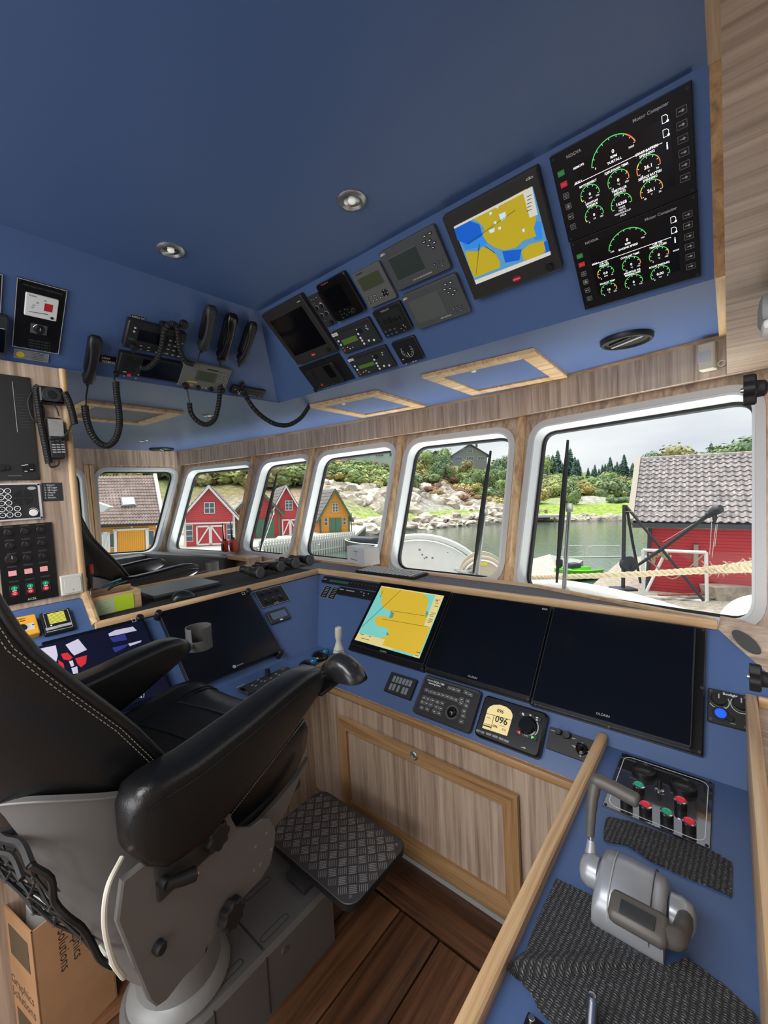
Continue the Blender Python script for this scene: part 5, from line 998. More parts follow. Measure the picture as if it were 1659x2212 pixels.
# throttle
th = thing('throttle', 'silver twin lever engine throttle on the starboard console', 'throttle', (-.137, .83, .722))
SIL = mat('silver_paint', (158, 162, 168), .32, metal=.35); HG = mat('throttle_grip_grey', (82, 79, 76), .45)
R = []
for x, k in ((-.196, .80), (-.191, .93), (-.182, 1), (-.15, 1.02), (-.112, 1.0), (-.092, .93), (-.086, .8)):
    R.append([(x, .832+(y-.832)*(.9+.1*k), .722+z*k) for y, z in ((.770, 0), (.762, .02), (.763, .045), (.772, .062), (.80, .080), (.835, .088), (.868, .082), (.888, .064), (.897, .035), (.898, 0))])
wp(B().loft(R), 'body', SIL, th, smooth=50)
for x in (-.170, -.106): wp(B().tube([(x, y, .722+z) for y, z in ((.7635, .020), (.7625, .046), (.772, .0645), (.80, .0825), (.835, .0905), (.868, .0845), (.888, .066), (.897, .035))], .0010, 5), 'seam', LGY if x < -.12 else DKG, th)
hx = M.Rotation(math.pi/2, 4, 'Y')
def hub(x0, x1, y, z, n): wp(B().lathe([(.018, 0), (.028, .004), (.029, abs(x1-x0)*.5), (.024, abs(x1-x0)*.85), (.012, abs(x1-x0)), (0, abs(x1-x0))], 28, M.Translation((x0, y, z)) @ (hx if x1 > x0 else hx.inverted())), n, SIL, th, smooth=50)
hub(-.195, -.232, .838, .766, 'port_hub'); hub(-.086, -.045, .838, .766, 'starboard_hub')
wp(B().tube([(-.216, .842, .765), (-.218, .862, .795), (-.2185, .866, .806)], [.014, .009, .007], 12), 'lever_socket', SIL, th)
wp(B().tube([(-.2185, .86, .785), (-.220, .868, .815), (-.2215, .871, .83)], .0045, 10), 'lever_stem', CHR, th)
wp(B().tube(catmull([(-.2215, .869, .812), (-.221, .880, .848), (-.220, .893, .880), (-.217, .905, .905)], 4), [.0085]*3+[.0095]*3+[.0105]*3+[.0115]*3+[.012], 14), 'lever_grip', HG, th, smooth=60)
wp(B().tube(catmull([(-.226, .902, .906), (-.212, .906, .911), (-.185, .905, .909), (-.155, .903, .905), (-.138, .902, .903)], 4), [.007, .010, .0125, .0135]+[.014]*12+[.0105], 14), 'lever_handle', HG, th, smooth=60)
wp(B().tube(catmull([(-.062, .845, .768), (-.060, .80, .79), (-.066, .755, .802), (-.085, .742, .808)], 4), [.012]*4+[.013]*4+[.016]*5, 14), 'lever_arm', HG, th, smooth=60)
wp(B().box((-.118, .742, .812), (.085, .048, .026), .010, M.Translation((-.118, .742, .812)) @ M.Rotation(.25, 4, 'X') @ M.Translation((.118, -.742, -.812))), 'lever_handle', HG, th, smooth=60)
wp(B().box((-.118, .738, .826), (.05, .022, .003), .001, M.Translation((-.118, .742, .812)) @ M.Rotation(.25, 4, 'X') @ M.Translation((.118, -.742, -.812))), 'grip_inlay', DKG, th)
# small things at the bottom of the frame
d = Dev('black_plate', 'small black plate with ring at the bottom edge of side console', 'plate', RC, zG, [(258, 1570), (420, 1660), (420, 1790), (215, 1740)], .005, BLK2, .003, .001); d.disc('ring_stud', (290, 1615), .005, CHR, .004); d.done()
p = on(RC, *zG(632, 1700)); o = thing('silver_lever', 'short silver lever rising from black mat at bottom of photo', 'lever', p); B().lathe([(.014, 0), (.014, .006), (.009, .012)], 18).out('base', BLK, o); B().tube([(0, 0, .008), (.0005, .012, .045)], [.008, .0065], 12).out('shaft', CHR, o); B().lathe([(.0065, 0), (.005, .006), (0, .008)], 12, M.Translation((.0005, .012, .045))).out('tip', CHR, o)
# clamp knobs with threaded bolts, from the starboard side window
struct(sheet_hole('wall_starboard', M(((0, 0, -1, .33), (1, 0, 0, 0), (0, -1, 0, 0), (0, 0, 0, 1))) @ M.Identity(4), [(-.9, -1.95), (2.15, -1.95), (2.15, -.0), (-.9, -.0)], [rrect(1.0, .78, .1, 1.42, -1.42, 6)], .03, lam('z')), 'starboard side wall with window opening')
def clamp(label, c, y):
    p = on(plane((0, y, 0), (0, -1, 0), (1, 0, 0)), *c); o = thing('clamp_knob', label, 'knob', M.Translation(p) @ M.Rotation(math.pi/2, 4, 'Y'), 'clamp knobs of the side window')
    pts = [((.0175+.004*math.cos(4*a))*math.cos(a), (.0175+.004*math.cos(4*a))*math.sin(a)) for a in [2*math.pi*k/48 for k in range(48)]]
    B().prism(pts, -.007, .007, ch=.002).out('star_grip', RUB, o); B().lathe([(.012, .006), (.011, .015), (.008, .018)], 20).out('collar', RUB, o); B().cyl((0, 0, .012), (0, 0, .33-p.x), .0055, 16).out('bolt', mat('steel_dark', (120, 118, 116), .35, metal=.8), o)
    b = B(); [b.lathe([(.0055, z_), (.0062, z_+.0012), (.0055, z_+.0024)], 14) for z_ in [.02+.003*k for k in range(20)]]; t_ = b.out('thread', MATS['steel_dark'], o); t_['kind'] = 'stuff'; B().lathe([(.004, -.007), (.003, -.010), (0, -.011)], 12).out('end_bolt', CHR, o)
clamp('black star knob on bolt near the top corner of big window', (1620, 842), .78)
clamp('black star knob on bolt above the Bowlight panel', (1632, 1464), .82)
# lamp on the starboard soffit and motion detector on the header
pl_ = plane((0, 0, 1.90), (0, 0, -1), (1, 0, 0)); p = on(pl_, 1662, 655)
o = thing('work_lamp', 'grey work lamp under wooden soffit at right edge of photo', 'lamp', M.Translation((p.x+.02, p.y, 1.936))); B().box((0, 0, -.014), (.03, .05, .03), .004).out('bracket', DKG, o); B().box((0, 0, -.055), (.075, .105, .06), .014).out('housing', mat('lamp_grey', (126, 128, 128), .4), o); B().box((0, -.004, -.09), (.066, .092, .022), .008).out('lens', mat('lamp_lens_pale', (216, 218, 218), .25), o)
zP = zm(1460, 560, 199*1659/1295)
ba, bb_ = V((BAND[4][0], BAND[4][1], ZS)), V((BAND[5][0], BAND[5][1], ZS)); bu = (bb_-ba).normalized()
BP = plane(ba, (bu.y, -bu.x, 0), bu)
d = Dev('motion_detector', 'cream motion detector box on header band by starboard corner', 'detector', BP, zP, [(275, 1205), (510, 1148), (582, 1515), (352, 1580)], .045, mat('cream_plastic', (196, 190, 172), .45), .006, .005)
d.rect('sensor_window', (305, 1320), (490, 1430), mat('sensor_lens', (176, 176, 178), .3), .002, .002); d.disc('lamp', (350, 1250), .0015, RED, .001); x, y = d.p(645, 1465, .01); B().arc(.008, .014, 0, 360, x, y, .012).out('bracket_ring', MATS['cream_plastic'], d.o, smooth=0)
x0, y0 = d.p(600, 1040, .002); x1, y1 = d.p(545, 1180, .002); B().tube(catmull([(x0, y0, .003), (x0, (y0+y1)/2, .004), (x1, y1, .004)], 5), .002, 6).out('wire', MATS['cream_plastic'], d.o); d.done()
# ================================================================ ON THE LEDGE
zQ = zm(160, 1150, 400)
LP = plane((0, 0, 1.056), (0, 0, 1), (0, 1, 0))
def ledp(x, y, z=1.0565): return on(plane((0, 0, z), (0, 0, 1), (0, 1, 0)), x, y)
def quadthing(name, label, cat, z, cs, th, m, group=None, r=.004, ch=.002, zz=zQ, body='body', u=(0, 1, 0)):
    return Dev(name, label, cat, plane((0, 0, z), (0, 0, 1), u), zz, cs, th, m, r, ch, group, body)
# pencil box with notes
A0, A1 = ledp(*zQ(200, 775)), ledp(*zQ(585, 655))
bx_ = (A0.x+A1.x)/2; y0, y1 = A0.y, A1.y; h_ = .085
o = thing('wooden_box', 'open wooden box with sticky notes at near end of the ledge', 'box', (bx_-.06, (y0+y1)/2, 1.0565)); L_ = y1-y0
OB = oak('y')
for n_, c, d_ in (('front_side', (.055, 0, h_/2), (.010, L_, h_)), ('rear_side', (-.065, 0, h_/2+.005), (.010, L_, h_+.01)), ('end_side', (-.005, L_/2-.005, h_/2), (.11, .010, h_)), ('end_side', (-.005, -L_/2+.005, h_/2), (.11, .010, h_)), ('bottom', (-.005, 0, .004), (.11, L_, .008))): B().box(c, d_, .001).out(n_, OB, o)
fx = bx_+.001; FP = plane((fx, 0, 0), (1, 0, 0), (0, 1, 0))
for lab, cs, m_, lines in (('pale green handwritten sticky note on wooden box', [(182, 628), (362, 590), (368, 712), (208, 748)], mat('note_pale_green', (186, 204, 164), .8), True), ('bright yellow green sticky note on wooden box', [(368, 558), (535, 556), (538, 690), (362, 696)], mat('note_lime', (190, 222, 40), .8), False)):
    d = Dev('sticky_note', lab, 'note', FP, zQ, cs, .0016 if lines else .0032, m_, .002, 0, 'sticky notes', body='sheet')
    if lines:
        b = B(); rnd = random.Random(5)
        for k in range(5): b.tube([( -d.w*.4+j*d.w*.06, d.h*(.32-.15*k)+rnd.uniform(-.002, .002), d.th+.0003) for j in range(6+rnd.randint(0, 6))], .0004, 4)
        b.out('handwriting', DKG, d.o, smooth=0)['kind'] = 'stuff'
p0, p1 = on(plane((bx_-.03, 0, 0), (1, 0, 0), (0, 1, 0)), *zQ(150, 500)), on(plane((bx_-.03, 0, 0), (1, 0, 0), (0, 1, 0)), *zQ(135, 285))
o = thing('screwdriver', 'red and grey handled screwdriver standing in the wooden box', 'screwdriver', p0); v_ = p1-p0; B().tube([V((0, 0, 0)), v_*.45, v_*.55, v_*.95, v_], [.008, .010, .013, .012, .006], 12).out('handle', mat('grip_grey', (60, 58, 58), .5), o); B().tube([v_*.6+V((.006, .004, 0)), v_*.98+V((.003, .003, 0))], [.009, .011], 10).out('grip_insert', mat('grip_red', (196, 60, 44), .45), o); B().cyl((0, 0, 0), (0, 0, -.08), .003, 8).out('blade', CHR, o)
for lab, c, m_, a in (('teal marker pen lying in the wooden box', (380, 425), mat('pen_teal', (30, 92, 104), .4), .4), ('black pen lying in the wooden box beside teal marker', (430, 445), BLK, .1)):
    p = on(plane((bx_-.035, 0, 0), (1, 0, 0), (0, 1, 0)), *zQ(*c)); o = B().tube([(-.03, -.05, -.03), (-.02, -.03, -.014), (0, .02, .0)], [.004, .0055, .005], 12).out('pen', m_); o.location = p; tag(o, lab, 'pen', 'pens in the wooden box')
d = quadthing('laptop', 'closed grey black laptop lying on the port ledge', 'laptop', 1.072, [(575, 500), (1095, 400), (1312, 440), (655, 585)], .012, mat('laptop_grey', (72, 75, 82), .35, metal=.3)); B().prism(rrect(d.w*.98, d.h*.98, .004), -.014, 0).out('base', BLK, d.o)
def mouse(name, label, p, rz, s=1.0, hz=1.0, m=None):
    o = thing(name, label, 'mouse', M.Translation(p) @ M.Rotation(rz, 4, 'Z')); R = []
    for t, w_, h_ in ((-.055, .012, .006), (-.050, .024, .018), (-.03, .031, .034), (-.005, .032, .040), (.02, .030, .034), (.042, .027, .022), (.054, .018, .010), (.057, .008, .004)):
        R.append([(t*s, w_*s*math.cos(math.radians(a)), max(.0005, h_*s*hz*math.sin(math.radians(a))**.8)) for a in range(0, 181, 15)])
    B().loft(R).out('shell', m or mat('mouse_black', (28, 29, 31), .3), o, smooth=60); B().box((.036*s, 0, .026*s*hz), (.014*s, .005*s, .008*s), .002).out('wheel', DKG, o); return o
mouse('computer_mouse', 'black computer mouse lying in front of the laptop', ledp(*zQ(975, 590)), 1.35)
def binoc(label, pa, pb, ln):
    """two barrels side by side seen from the objective ends"""
    a, b_ = on(LP, *pa, .034), on(LP, *pb, .034); mid = (a+b_)/2; u = (b_-a); sp = u.length/2; u.normalize(); n = V((0, 0, 1)); f_ = u.cross(n)
    if f_.x < 0: f_ = -f_; u = -u
    mx = M((u, f_, n)).transposed().to_4x4(); mx.translation = V((mid.x, mid.y, 1.0565))
    o = thing('binoculars', label, 'binoculars', mx, 'black binoculars on the ledge'); r = .027; Rm = mat('binocular_rubber', (24, 25, 26), .5, bump=.2, bscale=300)
    for s_ in (-1, 1):
        T = M.Translation((s_*sp, 0, .034)) @ M.Rotation(math.pi/2, 4, 'X')
        q = B().lathe([(.031, .0), (.033, .004), (.033, .03), (.028, .04), (.026, .075)], 24, T).out('barrel', Rm, o); B().lathe([(.0315, -.003), (.034, 0), (.034, .006), (.028, .006), (.028, -.002)], 24, T).out('rim', GRY, q); B().lathe([(.028, .004), (.015, .001), (0, .0005)], 20, T).out('lens', mat('lens_glass', (14, 18, 22), .06, spec=.9), q)
        B().box((s_*sp*.82, -.105, .038), (.050, .06, .046), .014).out('prism_housing', Rm, o); B().lathe([(.017, 0), (.018, .03), (.021, .034), (.021, .055), (.016, .056)], 18, M.Translation((s_*sp*.68, -.125, .042)) @ M.Rotation(math.pi/2, 4, 'X')).out('eyepiece', Rm, o)
    B().tube([(0, -.05, .05), (0, -.15, .05)], .009, 12).out('focus_axle', BLK, o); B().box((0, -.09, .044), (sp*1.5, .03, .012), .004).out('bridge', Rm, o)
binoc('black binoculars on the ledge, the nearer of two pairs', (563, 1237), (608, 1224), .14)
binoc('black binoculars on the ledge, the farther of two pairs by the window', (640, 1217), (671, 1210), .13)
zR = z6
d = quadthing('keyboard', 'black computer keyboard with pale keys on the front ledge', 'keyboard', 1.058, [(465, 1265), (842, 1318), (800, 1350), (360, 1302)], .014, mat('keyboard_black', (24, 25, 27), .5), zz=zR, u=(1, 0, 0)); nk = 14
KM = mat('key_pale', (176, 178, 180), .5)
for r_i in range(5):
    for k in range(nk): x = d.w*(-.46+.92*(k+.5)/nk); y = d.h*(.38-.19*r_i); B().prism(rrect(d.w*.92/nk*.72, d.h*.13, .001, x, y, 1), d.th-.001, d.th+.003).out('key', KM, d.o, smooth=0)
zS = zR
o = thing('cardboard_box', 'small pale printed carton standing on the ledge by window post', 'box', None); pA = on(LP, *zR(292, 1245)); 
CW = plane(pA, V((-.35, -1, 0)), V((1, -.35, 0)))
d = Dev('printed_carton', 'small pale grey printed carton standing on ledge by window post', 'carton', CW, zR, [(308, 1138), (428, 1145), (405, 1258), (290, 1245)], .004, mat('carton_grey', (186, 188, 190), .6), .001, 0, body='front'); bpy.data.objects.remove(o)
B().prism(rrect(d.w, d.h, .001), -.11, .0005).out('box_body', mat('carton_white', (214, 214, 210), .6), d.o); d.fit('SPARE PART', (345, 1165), (375, 1168), DKG); d.dash((360, 1178), .03, DKG); d.dash((362, 1190), .035, DKG); d.rect('barcode', (322, 1215), (370, 1232), DKG, .0006); d.done()
def radio_h(label, c, h):
    p = on(plane((0, 2.05, 0), (0, -1, 0), (1, 0, 0)), *c); o = thing('handheld_radio', label, 'radio', p, 'orange handheld radios'); B().box((0, 0, h*.5), (.062, .045, h), .010).out('case', mat('radio_orange', (206, 66, 34), .5), o); B().box((0, -.02, h*.45), (.046, .02, h*.6), .004).out('front', BLK, o); B().tube([(-.018, 0, h), (-.018, 0, h+.17)], [.008, .004], 8).out('antenna', BLK, o); B().lathe([(.010, h), (.010, h+.02), (0, h+.02)], 12, M.Translation((.016, 0, 0))).out('knob', BLK, o)
radio_h('orange handheld radio with black antenna on far corner shelf, left one', (487, 1192), .11)
radio_h('orange handheld radio with black antenna on far corner shelf, right one', (505, 1192), .12)
# ================================================================ CHAIRS, SOFA, THINGS ON THE FLOOR
def mirror_x(b): 
    for v in b.bm.verts: v.co.x = -v.co.x
    return b
def lerp_tab(T, t):
    for (a, *p), (c, *q) in zip(T, T[1:]):
        if t <= c: k = max(0, (t-a)/(c-a)); return [x+(y-x)*k for x, y in zip(p, q)]
    return list(T[-1][1:])
#            z     piping y  half width  rear bulge
BACK = [(.84, -.12, .235, .24), (.95, -.155, .245, .24), (1.0, -.18, .248, .235), (1.05, -.207, .25, .225), (1.135, -.256, .25, .20), (1.24, -.330, .248, .165), (1.285, -.360, .246, .150), (1.335, -.392, .243, .138), (1.41, -.418, .238, .13), (1.52, -.452, .230, .125), (1.64, -.492, .215, .12), (1.70, -.512, .18, .10), (1.725, -.524, .10, .06)]
def back_ring(z, k=1.0, n=22):
    yp, w_, bl = lerp_tab(BACK, z); o = []
    for i in range(n+1):
        a = math.pi*i/n; ca, sa = math.cos(a), math.sin(a)
        o.append((math.copysign(abs(ca)**.62, ca)*(w_+.006*(k-1)*10), yp-bl*k*abs(sa)**.72, z))
    return o
def make_chair(label, mirror=False):
    o = thing('pilot_chair', label, 'chair')
    P = lambda b, n, m, par=None, **k: (mirror_x(b) if mirror else b).out(n, m, par or o, **k)
    zs = [.84+.04*k for k in range(22)]+[1.70, 1.715, 1.725]
    R = []
    for z in zs:
        r = back_ring(z); yp, w_, bl = lerp_tab(BACK, z); f = []
        for i in range(13):
            x = -w_+2*w_*i/12; q = abs(x)/max(.01, w_); f.append((x*.985, yp+.012-.045*(1-q**2.2), z))
        R.append(r+f[1:-1])
    bk = P(B().loft(R), 'backrest', LEA, smooth=60)
    for s_ in (1, -1):
        P(B().tube([(s_*(lerp_tab(BACK, z)[1]+.002), lerp_tab(BACK, z)[0]+.004, z) for z in zs[:-1]], .0085, 8), 'piping', LEA, bk, smooth=60)
        for dy in (-.010, -.018):
            b = B()
            for k in range(100):
                z = .90+.78*k/100; z2 = z+.0045; q = [(s_*(lerp_tab(BACK, t)[1]+.0015), lerp_tab(BACK, t)[0]+dy, t) for t in (z, z2)]
                b.tube(q, .0008, 4)
            P(b, 'stitching', STI, bk, smooth=0)['kind'] = 'stuff'
    # grey shell round the lower back
    n = 22; G = []
    ztop = lambda i: .985+.035*math.sin(math.pi*i/n)+.068*abs(math.sin(2*math.pi*i/n))**.8
    for j in range(11):
        row = []
        for i in range(n+1):
            z = .56+(ztop(i)-.56)*j/10; a = math.pi*i/n; ca, sa = math.cos(a), math.sin(a)
            if z > .84: yp, w_, bl = lerp_tab(BACK, z)
            else: yp, w_, bl = -.12+.22*(.84-z)*0, .235+.02*(.84-z), .24
            yr = -.397+(1.019-z)*.345
            row.append((math.copysign(abs(ca)**.5, ca)*(w_+.014), min(yp-.02, -.14)+(yr-.012-min(yp-.02, -.14))*abs(sa)**.6, z))
        G.append(row)
    b = B(); V_ = [b.vs(r) for r in G]; W_ = [b.vs([(x*.97, y+.012, z) for x, y, z in r]) for r in G]
    for A in (V_, W_):
        for j in range(10):
            for i in range(n): b.f([A[j][i], A[j][i+1], A[j+1][i+1], A[j+1][i]])
    for i in range(n): b.f([V_[10][i], V_[10][i+1], W_[10][i+1], W_[10][i]]); b.f([V_[0][i], V_[0][i+1], W_[0][i+1], W_[0][i]])
    sh = P(b, 'shell', CGR, smooth=60)
    P(B().tube([(x, y-.001, z) for x, y, z in G[10]], .0022, 6), 'shell_rim', mat('shell_rim_grey', (108, 108, 106), .4), sh)
    # net pocket hanging behind the shell
    b = B(); rows = []
    for j in range(8):
        z = .99-.041*j; rows.append([(x, -.397+(1.019-z)*.345-.014-.028*math.sin(math.pi*j/7)*(1-(x/.27)**2), z) for x in [-.24+.48*i/14 for i in range(15)]])
    rn = random.Random(4); G2 = lambda u, v: V(rows[min(7, max(0, int(round(v))))][min(14, max(0, int(round(u))))])+V((rn.uniform(-.006, .006), rn.uniform(-.008, .004), rn.uniform(-.006, .006)))
    K = {(u, v): G2(u, v) for u in range(15) for v in range(8)}
    for u in range(15):
        for v in range(7):
            for du in (-1, 1):
                if (u+v) % 2 == 0 and (u+du, v+1) in K: b.tube([K[u, v], K[u+du, v+1]], .0026, 5)
                if (u+v) % 2 == 1 and du == 1 and (u+1, v+1) in K and False: pass
            if (u+v) % 2 == 0: b.lathe([(.0, -.005), (.0055, 0), (0, .005)], 6, M.Translation(K[u, v]))
    b.tube(catmull([K[0, k] for k in range(8)]+[K[k, 7] for k in range(1, 15)]+[K[14, k] for k in range(6, -1, -1)], 3), .0055, 6)
    b.tube(catmull([K[k, 0] for k in range(15)], 3), .007, 6); b.tube(catmull([K[k, 0]+V((0, -.012, -.012)) for k in range(15)], 3), .005, 6)
    P(b, 'net_pocket', RUB, sh)
    # seat
    R = []
    for y, zt, zb, w_ in ((-.20, .90, .80, .24), (-.15, .905, .77, .255), (-.05, .905, .762, .262), (.08, .912, .760, .266), (.15, .920, .762, .266), (.20, .914, .77, .262), (.235, .895, .79, .254), (.252, .865, .815, .24)):
        top = []
        for i in range(17):
            x = -w_+2*w_*i/16; q = abs(x)/w_; top.append((x, y, zt-.004+.040*q**2.5 if q < .82 else zt-.004+.040*.82**2.5-(q-.82)**2*1.6))
        R.append(top+[(w_*.99, y, (zt+zb)/2), (w_*.94, y, zb), (-w_*.94, y, zb), (-w_*.99, y, (zt+zb)/2)])
    st = P(B().loft(R), 'seat', LEA, smooth=60)
    for x in (-.155, -.140, .140, .155):
        pts = []
        for y, zt, zb, w_ in ((-.18, .902, 0, .25), (-.05, .905, 0, .262), (.08, .912, 0, .266), (.15, .920, 0, .266), (.20, .914, 0, .262), (.236, .895, 0, .254), (.2535, .864, 0, .24)):
            q = abs(x)/w_; pts.append((x, y, zt-.003+.040*q**2.5))
        P(B().tube(catmull(pts, 4), .0022, 5), 'seam', LEA, st)
    for y0, bnd in ((-.02, .02), (.10, .02)):
        P(B().tube([(x, y0+bnd*(1-(x/.14)**2), .905+.04*(abs(x)/.262)**2.5+.002+(.008 if y0 > 0 else 0)) for x in [-.14+.28*i/10 for i in range(11)]], .0022, 5), 'seam', LEA, st)
    for s_ in (1, -1):
        b = B()
        for k in range(60): y = -.12+.33*k/60; b.tube([(s_*.2655, y, .80+.10*(k/60)**1.0), (s_*.2655, y+.0035, .80+.10*((k+.6)/60))], .0012, 4)
        P(b, 'stitching', STI, st, smooth=0)['kind'] = 'stuff'
        P(B().prism([(-.13, .75), (-.02, .756), (.07, .762), (.15, .775), (.20, .80), (.17, .775), (.10, .715), (.05, .70), (-.1, .70)], .268, .280, M(((0, 0, s_, 0), (1, 0, 0, 0), (0, 1, 0, 0), (0, 0, 0, 1)))), 'seat_pan', CGR)
    P(B().box((0, .0, .735), (.50, .40, .06), .01), 'seat_frame', DKG)
    # side plates with knobs
    PL = [(-.312, .906), (-.326, .845), (-.305, .74), (-.287, .655), (-.275, .630), (-.258, .622), (-.20, .628), (-.102, .650), (-.02, .645), (.012, .655), (.030, .69), (.036, .725), (.020, .765), (-.004, .782), (-.04, .788), (-.075, .815), (-.085, .84), (-.1, .90)]
    for s_ in (1, -1):
        sp = P(B().prism(PL, .294, .306, M(((0, 0, s_, 0), (1, 0, 0, 0), (0, 1, 0, 0), (0, 0, 0, 1))), ch=.003), 'side_plate', CGR)
        T = lambda y, z: M(((0, 0, s_, 0), (1, 0, 0, y), (0, 1, 0, z), (0, 0, 0, 1))) @ M.Translation((0, 0, .306))
        for (y, z), r, h in (((-.139, .853), .026, .026), ((-.116, .66), .028, .024)):
            pts = [((r+.0025*math.cos(8*a))*math.cos(a), (r+.0025*math.cos(8*a))*math.sin(a)) for a in [2*math.pi*k/48 for k in range(48)]]
            P(B().prism(pts, .004, h, T(y, z), ch=.004).lathe([(.014, -.001), (.014, .006)], 16, T(y, z)), 'star_knob', RUB, sp)
        P(B().lathe([(.011, 0), (.011, .012), (.008, .016), (0, .016)], 16, T(-.266, .74)), 'button_knob', RUB, sp)
        P(B().cyl((s_*.306, -.25, .853), (s_*.33, -.25, .853), .010, 12).tube([(s_*.328, -.252, .855), (s_*.335, -.225, .845), (s_*.338, -.205, .838)], [.009, .012, .013], 12), 'lever', BLK, sp)
        P(B().lathe([(.010, 0), (.010, .003), (.005, .003), (0, .001)], 14, M.Translation((s_*.338, -.203, .8375)) @ M.Rotation(-1.25, 4, 'X')), 'lever_cap', CHR, sp)
        for y, z in ((-.04, .685), (-.02, .682), (.005, .74), (-.03, .735), (.015, .69)): P(B().lathe([(.0035, -.0002), (.0035, .0006), (0, .0006)], 10, T(y, z)), 'bolt_hole', mat('hole_pale', (150, 150, 150), .4, metal=.5), sp)
    P(B().tube(catmull([(.285, -.30, .93), (.305, -.335, .915), (.306, -.345, .86), (.306, -.338, .79), (.300, -.322, .74), (.27, -.315, .725), (.20, -.31, .73)], 6), .0045, 8), 'pale_cable', mat('cable_white', (196, 194, 182), .5))
    # armrests
    AT = [(-.302, 1.000, .975, .016), (-.296, 1.032, .940, .030), (-.280, 1.052, .910, .040), (-.25, 1.055, .885, .0455), (-.18, 1.050, .870, .046), (-.05, 1.058, .898, .045), (.07, 1.070, .935, .043), (.15, 1.074, .965, .041), (.205, 1.068, .985, .038), (.24, 1.050, 1.0, .032), (.252, 1.034, 1.015, .020)]
    arms = []
    for s_ in (1, -1):
        R = []
        for y, zt, zb, w_ in AT:
            h = (zt-zb); rr = min(.022, h*.45, w_*.6); R.append([(s_*(.297)+x, y, (zt+zb)/2+z) for x, z in rrect(2*w_, h, rr, n=4)])
        am = P(B().loft(R), 'armrest', LEA, smooth=60); arms.append(am); sd = lambda zt, zb: zt-min(.034, (zt-zb)*.42)
        P(B().tube([(s_*(.297+w_*.985), y, sd(zt, zb)) for y, zt, zb, w_ in AT[2:-1]], .0030, 6), 'seam', LEA, am)
        b = B()
        for k in range(90):
            y = -.275+.50*k/90; zt, zb, w_ = lerp_tab(AT, y); z2, q2, w2 = lerp_tab(AT, y+.0035); b.tube([(s_*(.297+w_*.985), y, sd(zt, zb)+.007), (s_*(.297+w2*.985), y+.0035, sd(z2, q2)+.007)], .0008, 4)
        P(b, 'stitching', STI, am, smooth=0)['kind'] = 'stuff'
        P(B().box((s_*.297, -.2, .86), (.03, .12, .09), .006), 'arm_bracket', DKG)
    # cup holder on the port arm
    cx, cy = -.345, .335; c = P(B().lathe([(.046, .985), (.046, 1.06), (.042, 1.06), (.042, .99)], 30, M.Translation((cx, cy, 0)) @ M.Rotation(-.75, 4, 'Z'), 25, 335), 'cup_holder', mat('cup_holder_grey', (92, 92, 90), .45), arms[1])
    P(B().lathe([(.046, .975), (.046, 1.012), (.042, 1.012), (.042, .98), (0, .98), (0, .975)], 30, M.Translation((cx, cy, 0))), 'cup_base', MATS['cup_holder_grey'], c); P(B().tube([(-.30, .22, 1.0), (-.315, .27, 1.0), (cx+.01, cy-.042, 1.0)], [.016, .013, .014], 8, sq=.6), 'cup_bracket', MATS['cup_holder_grey'], c)
    return o
ch = make_chair('big black leather pilot chair in the foreground, seen from behind its right side')
CHM = M.Translation((-1.15, .45, 0)) @ M.Rotation(math.radians(11), 4, 'Z'); ch.matrix_world = CHM
# pedestal, base box and foot plate of the near chair (square to the ship)
def wpc(b, n, m, par=ch, **k):
    o = b.out(n, m, par, **k); t = par; o.matrix_parent_inverse = CHM.inverted() if par is ch else I4; return o
bas = [(x, y) for x, y in circ(.148, -1.19, .42, 28, 180, 360)]+[(-1.042, .86), (-1.338, .86)]
bo = wpc(B().prism(bas, .004, .205, ch=.012), 'base_box', CGR)
GRV = mat('groove_dark', (46, 46, 46), .6)
for pts in ([(-1.30, .60), (-1.06, .60)],): wpc(B().tube([(x, y, .2055) for x, y in pts], .0022, 6), 'lid_seam', GRV, bo)
for x, y in ((-1.085, .66), (-1.085, .50), (-1.24, .70)): wpc(B().ring(rrect(.022, .10, .010, x, y), rrect(.0185, .0965, .009, x, y), .204, .2056), 'finger_slot', GRV, bo)
wpc(B().tube([(-1.0415, .60, .195), (-1.0412, .60, .02)], .0022, 6), 'side_seam', GRV, bo)
wpc(B().tube([(-1.0415, .44, .200), (-1.0412, .44, .02)], .0022, 6), 'side_seam', GRV, bo)
wpc(B().lathe([(.010, 0), (.010, .004), (.006, .004), (0, .003)], 16, M.Translation((-1.0415, .66, .16)) @ M.Rotation(math.pi/2, 4, 'Y')), 'side_latch', ALU, bo)
wpc(B().lathe([(.128, .203), (.132, .215), (.122, .235), (.108, .245), (.104, .45), (.112, .47), (.112, .50), (.095, .505), (.080, .50), (.078, .62)], 40, M.Translation((-1.19, .42, 0))), 'pedestal_column', mat('pedestal_grey', (134, 136, 136), .4, metal=.2), smooth=40)
wpc(B().box((-1.19, .42, .66), (.26, .26, .08), .01, M.Translation((-1.19, .42, 0)) @ M.Rotation(math.radians(11), 4, 'Z') @ M.Translation((1.19, -.42, 0))), 'swivel_head', DKG)
fx0, fx1, fy0, fy1, fz = -1.375, -.905, .815, 1.115, .247
fp = wpc(B().prism(rrect(fx1-fx0, fy1-fy0, .045, (fx0+fx1)/2, (fy0+fy1)/2, 6), fz-.022, fz, ch=.002), 'foot_plate', mat('tread_plate_dark', (84, 83, 84), .45, metal=.3))
wpc(B().ring(rrect(fx1-fx0+.004, fy1-fy0+.004, .047, (fx0+fx1)/2, (fy0+fy1)/2, 6), rrect(fx1-fx0-.002, fy1-fy0-.002, .044, (fx0+fx1)/2, (fy0+fy1)/2, 6), fz-.024, fz-.003), 'plate_edge', RUB, fp)
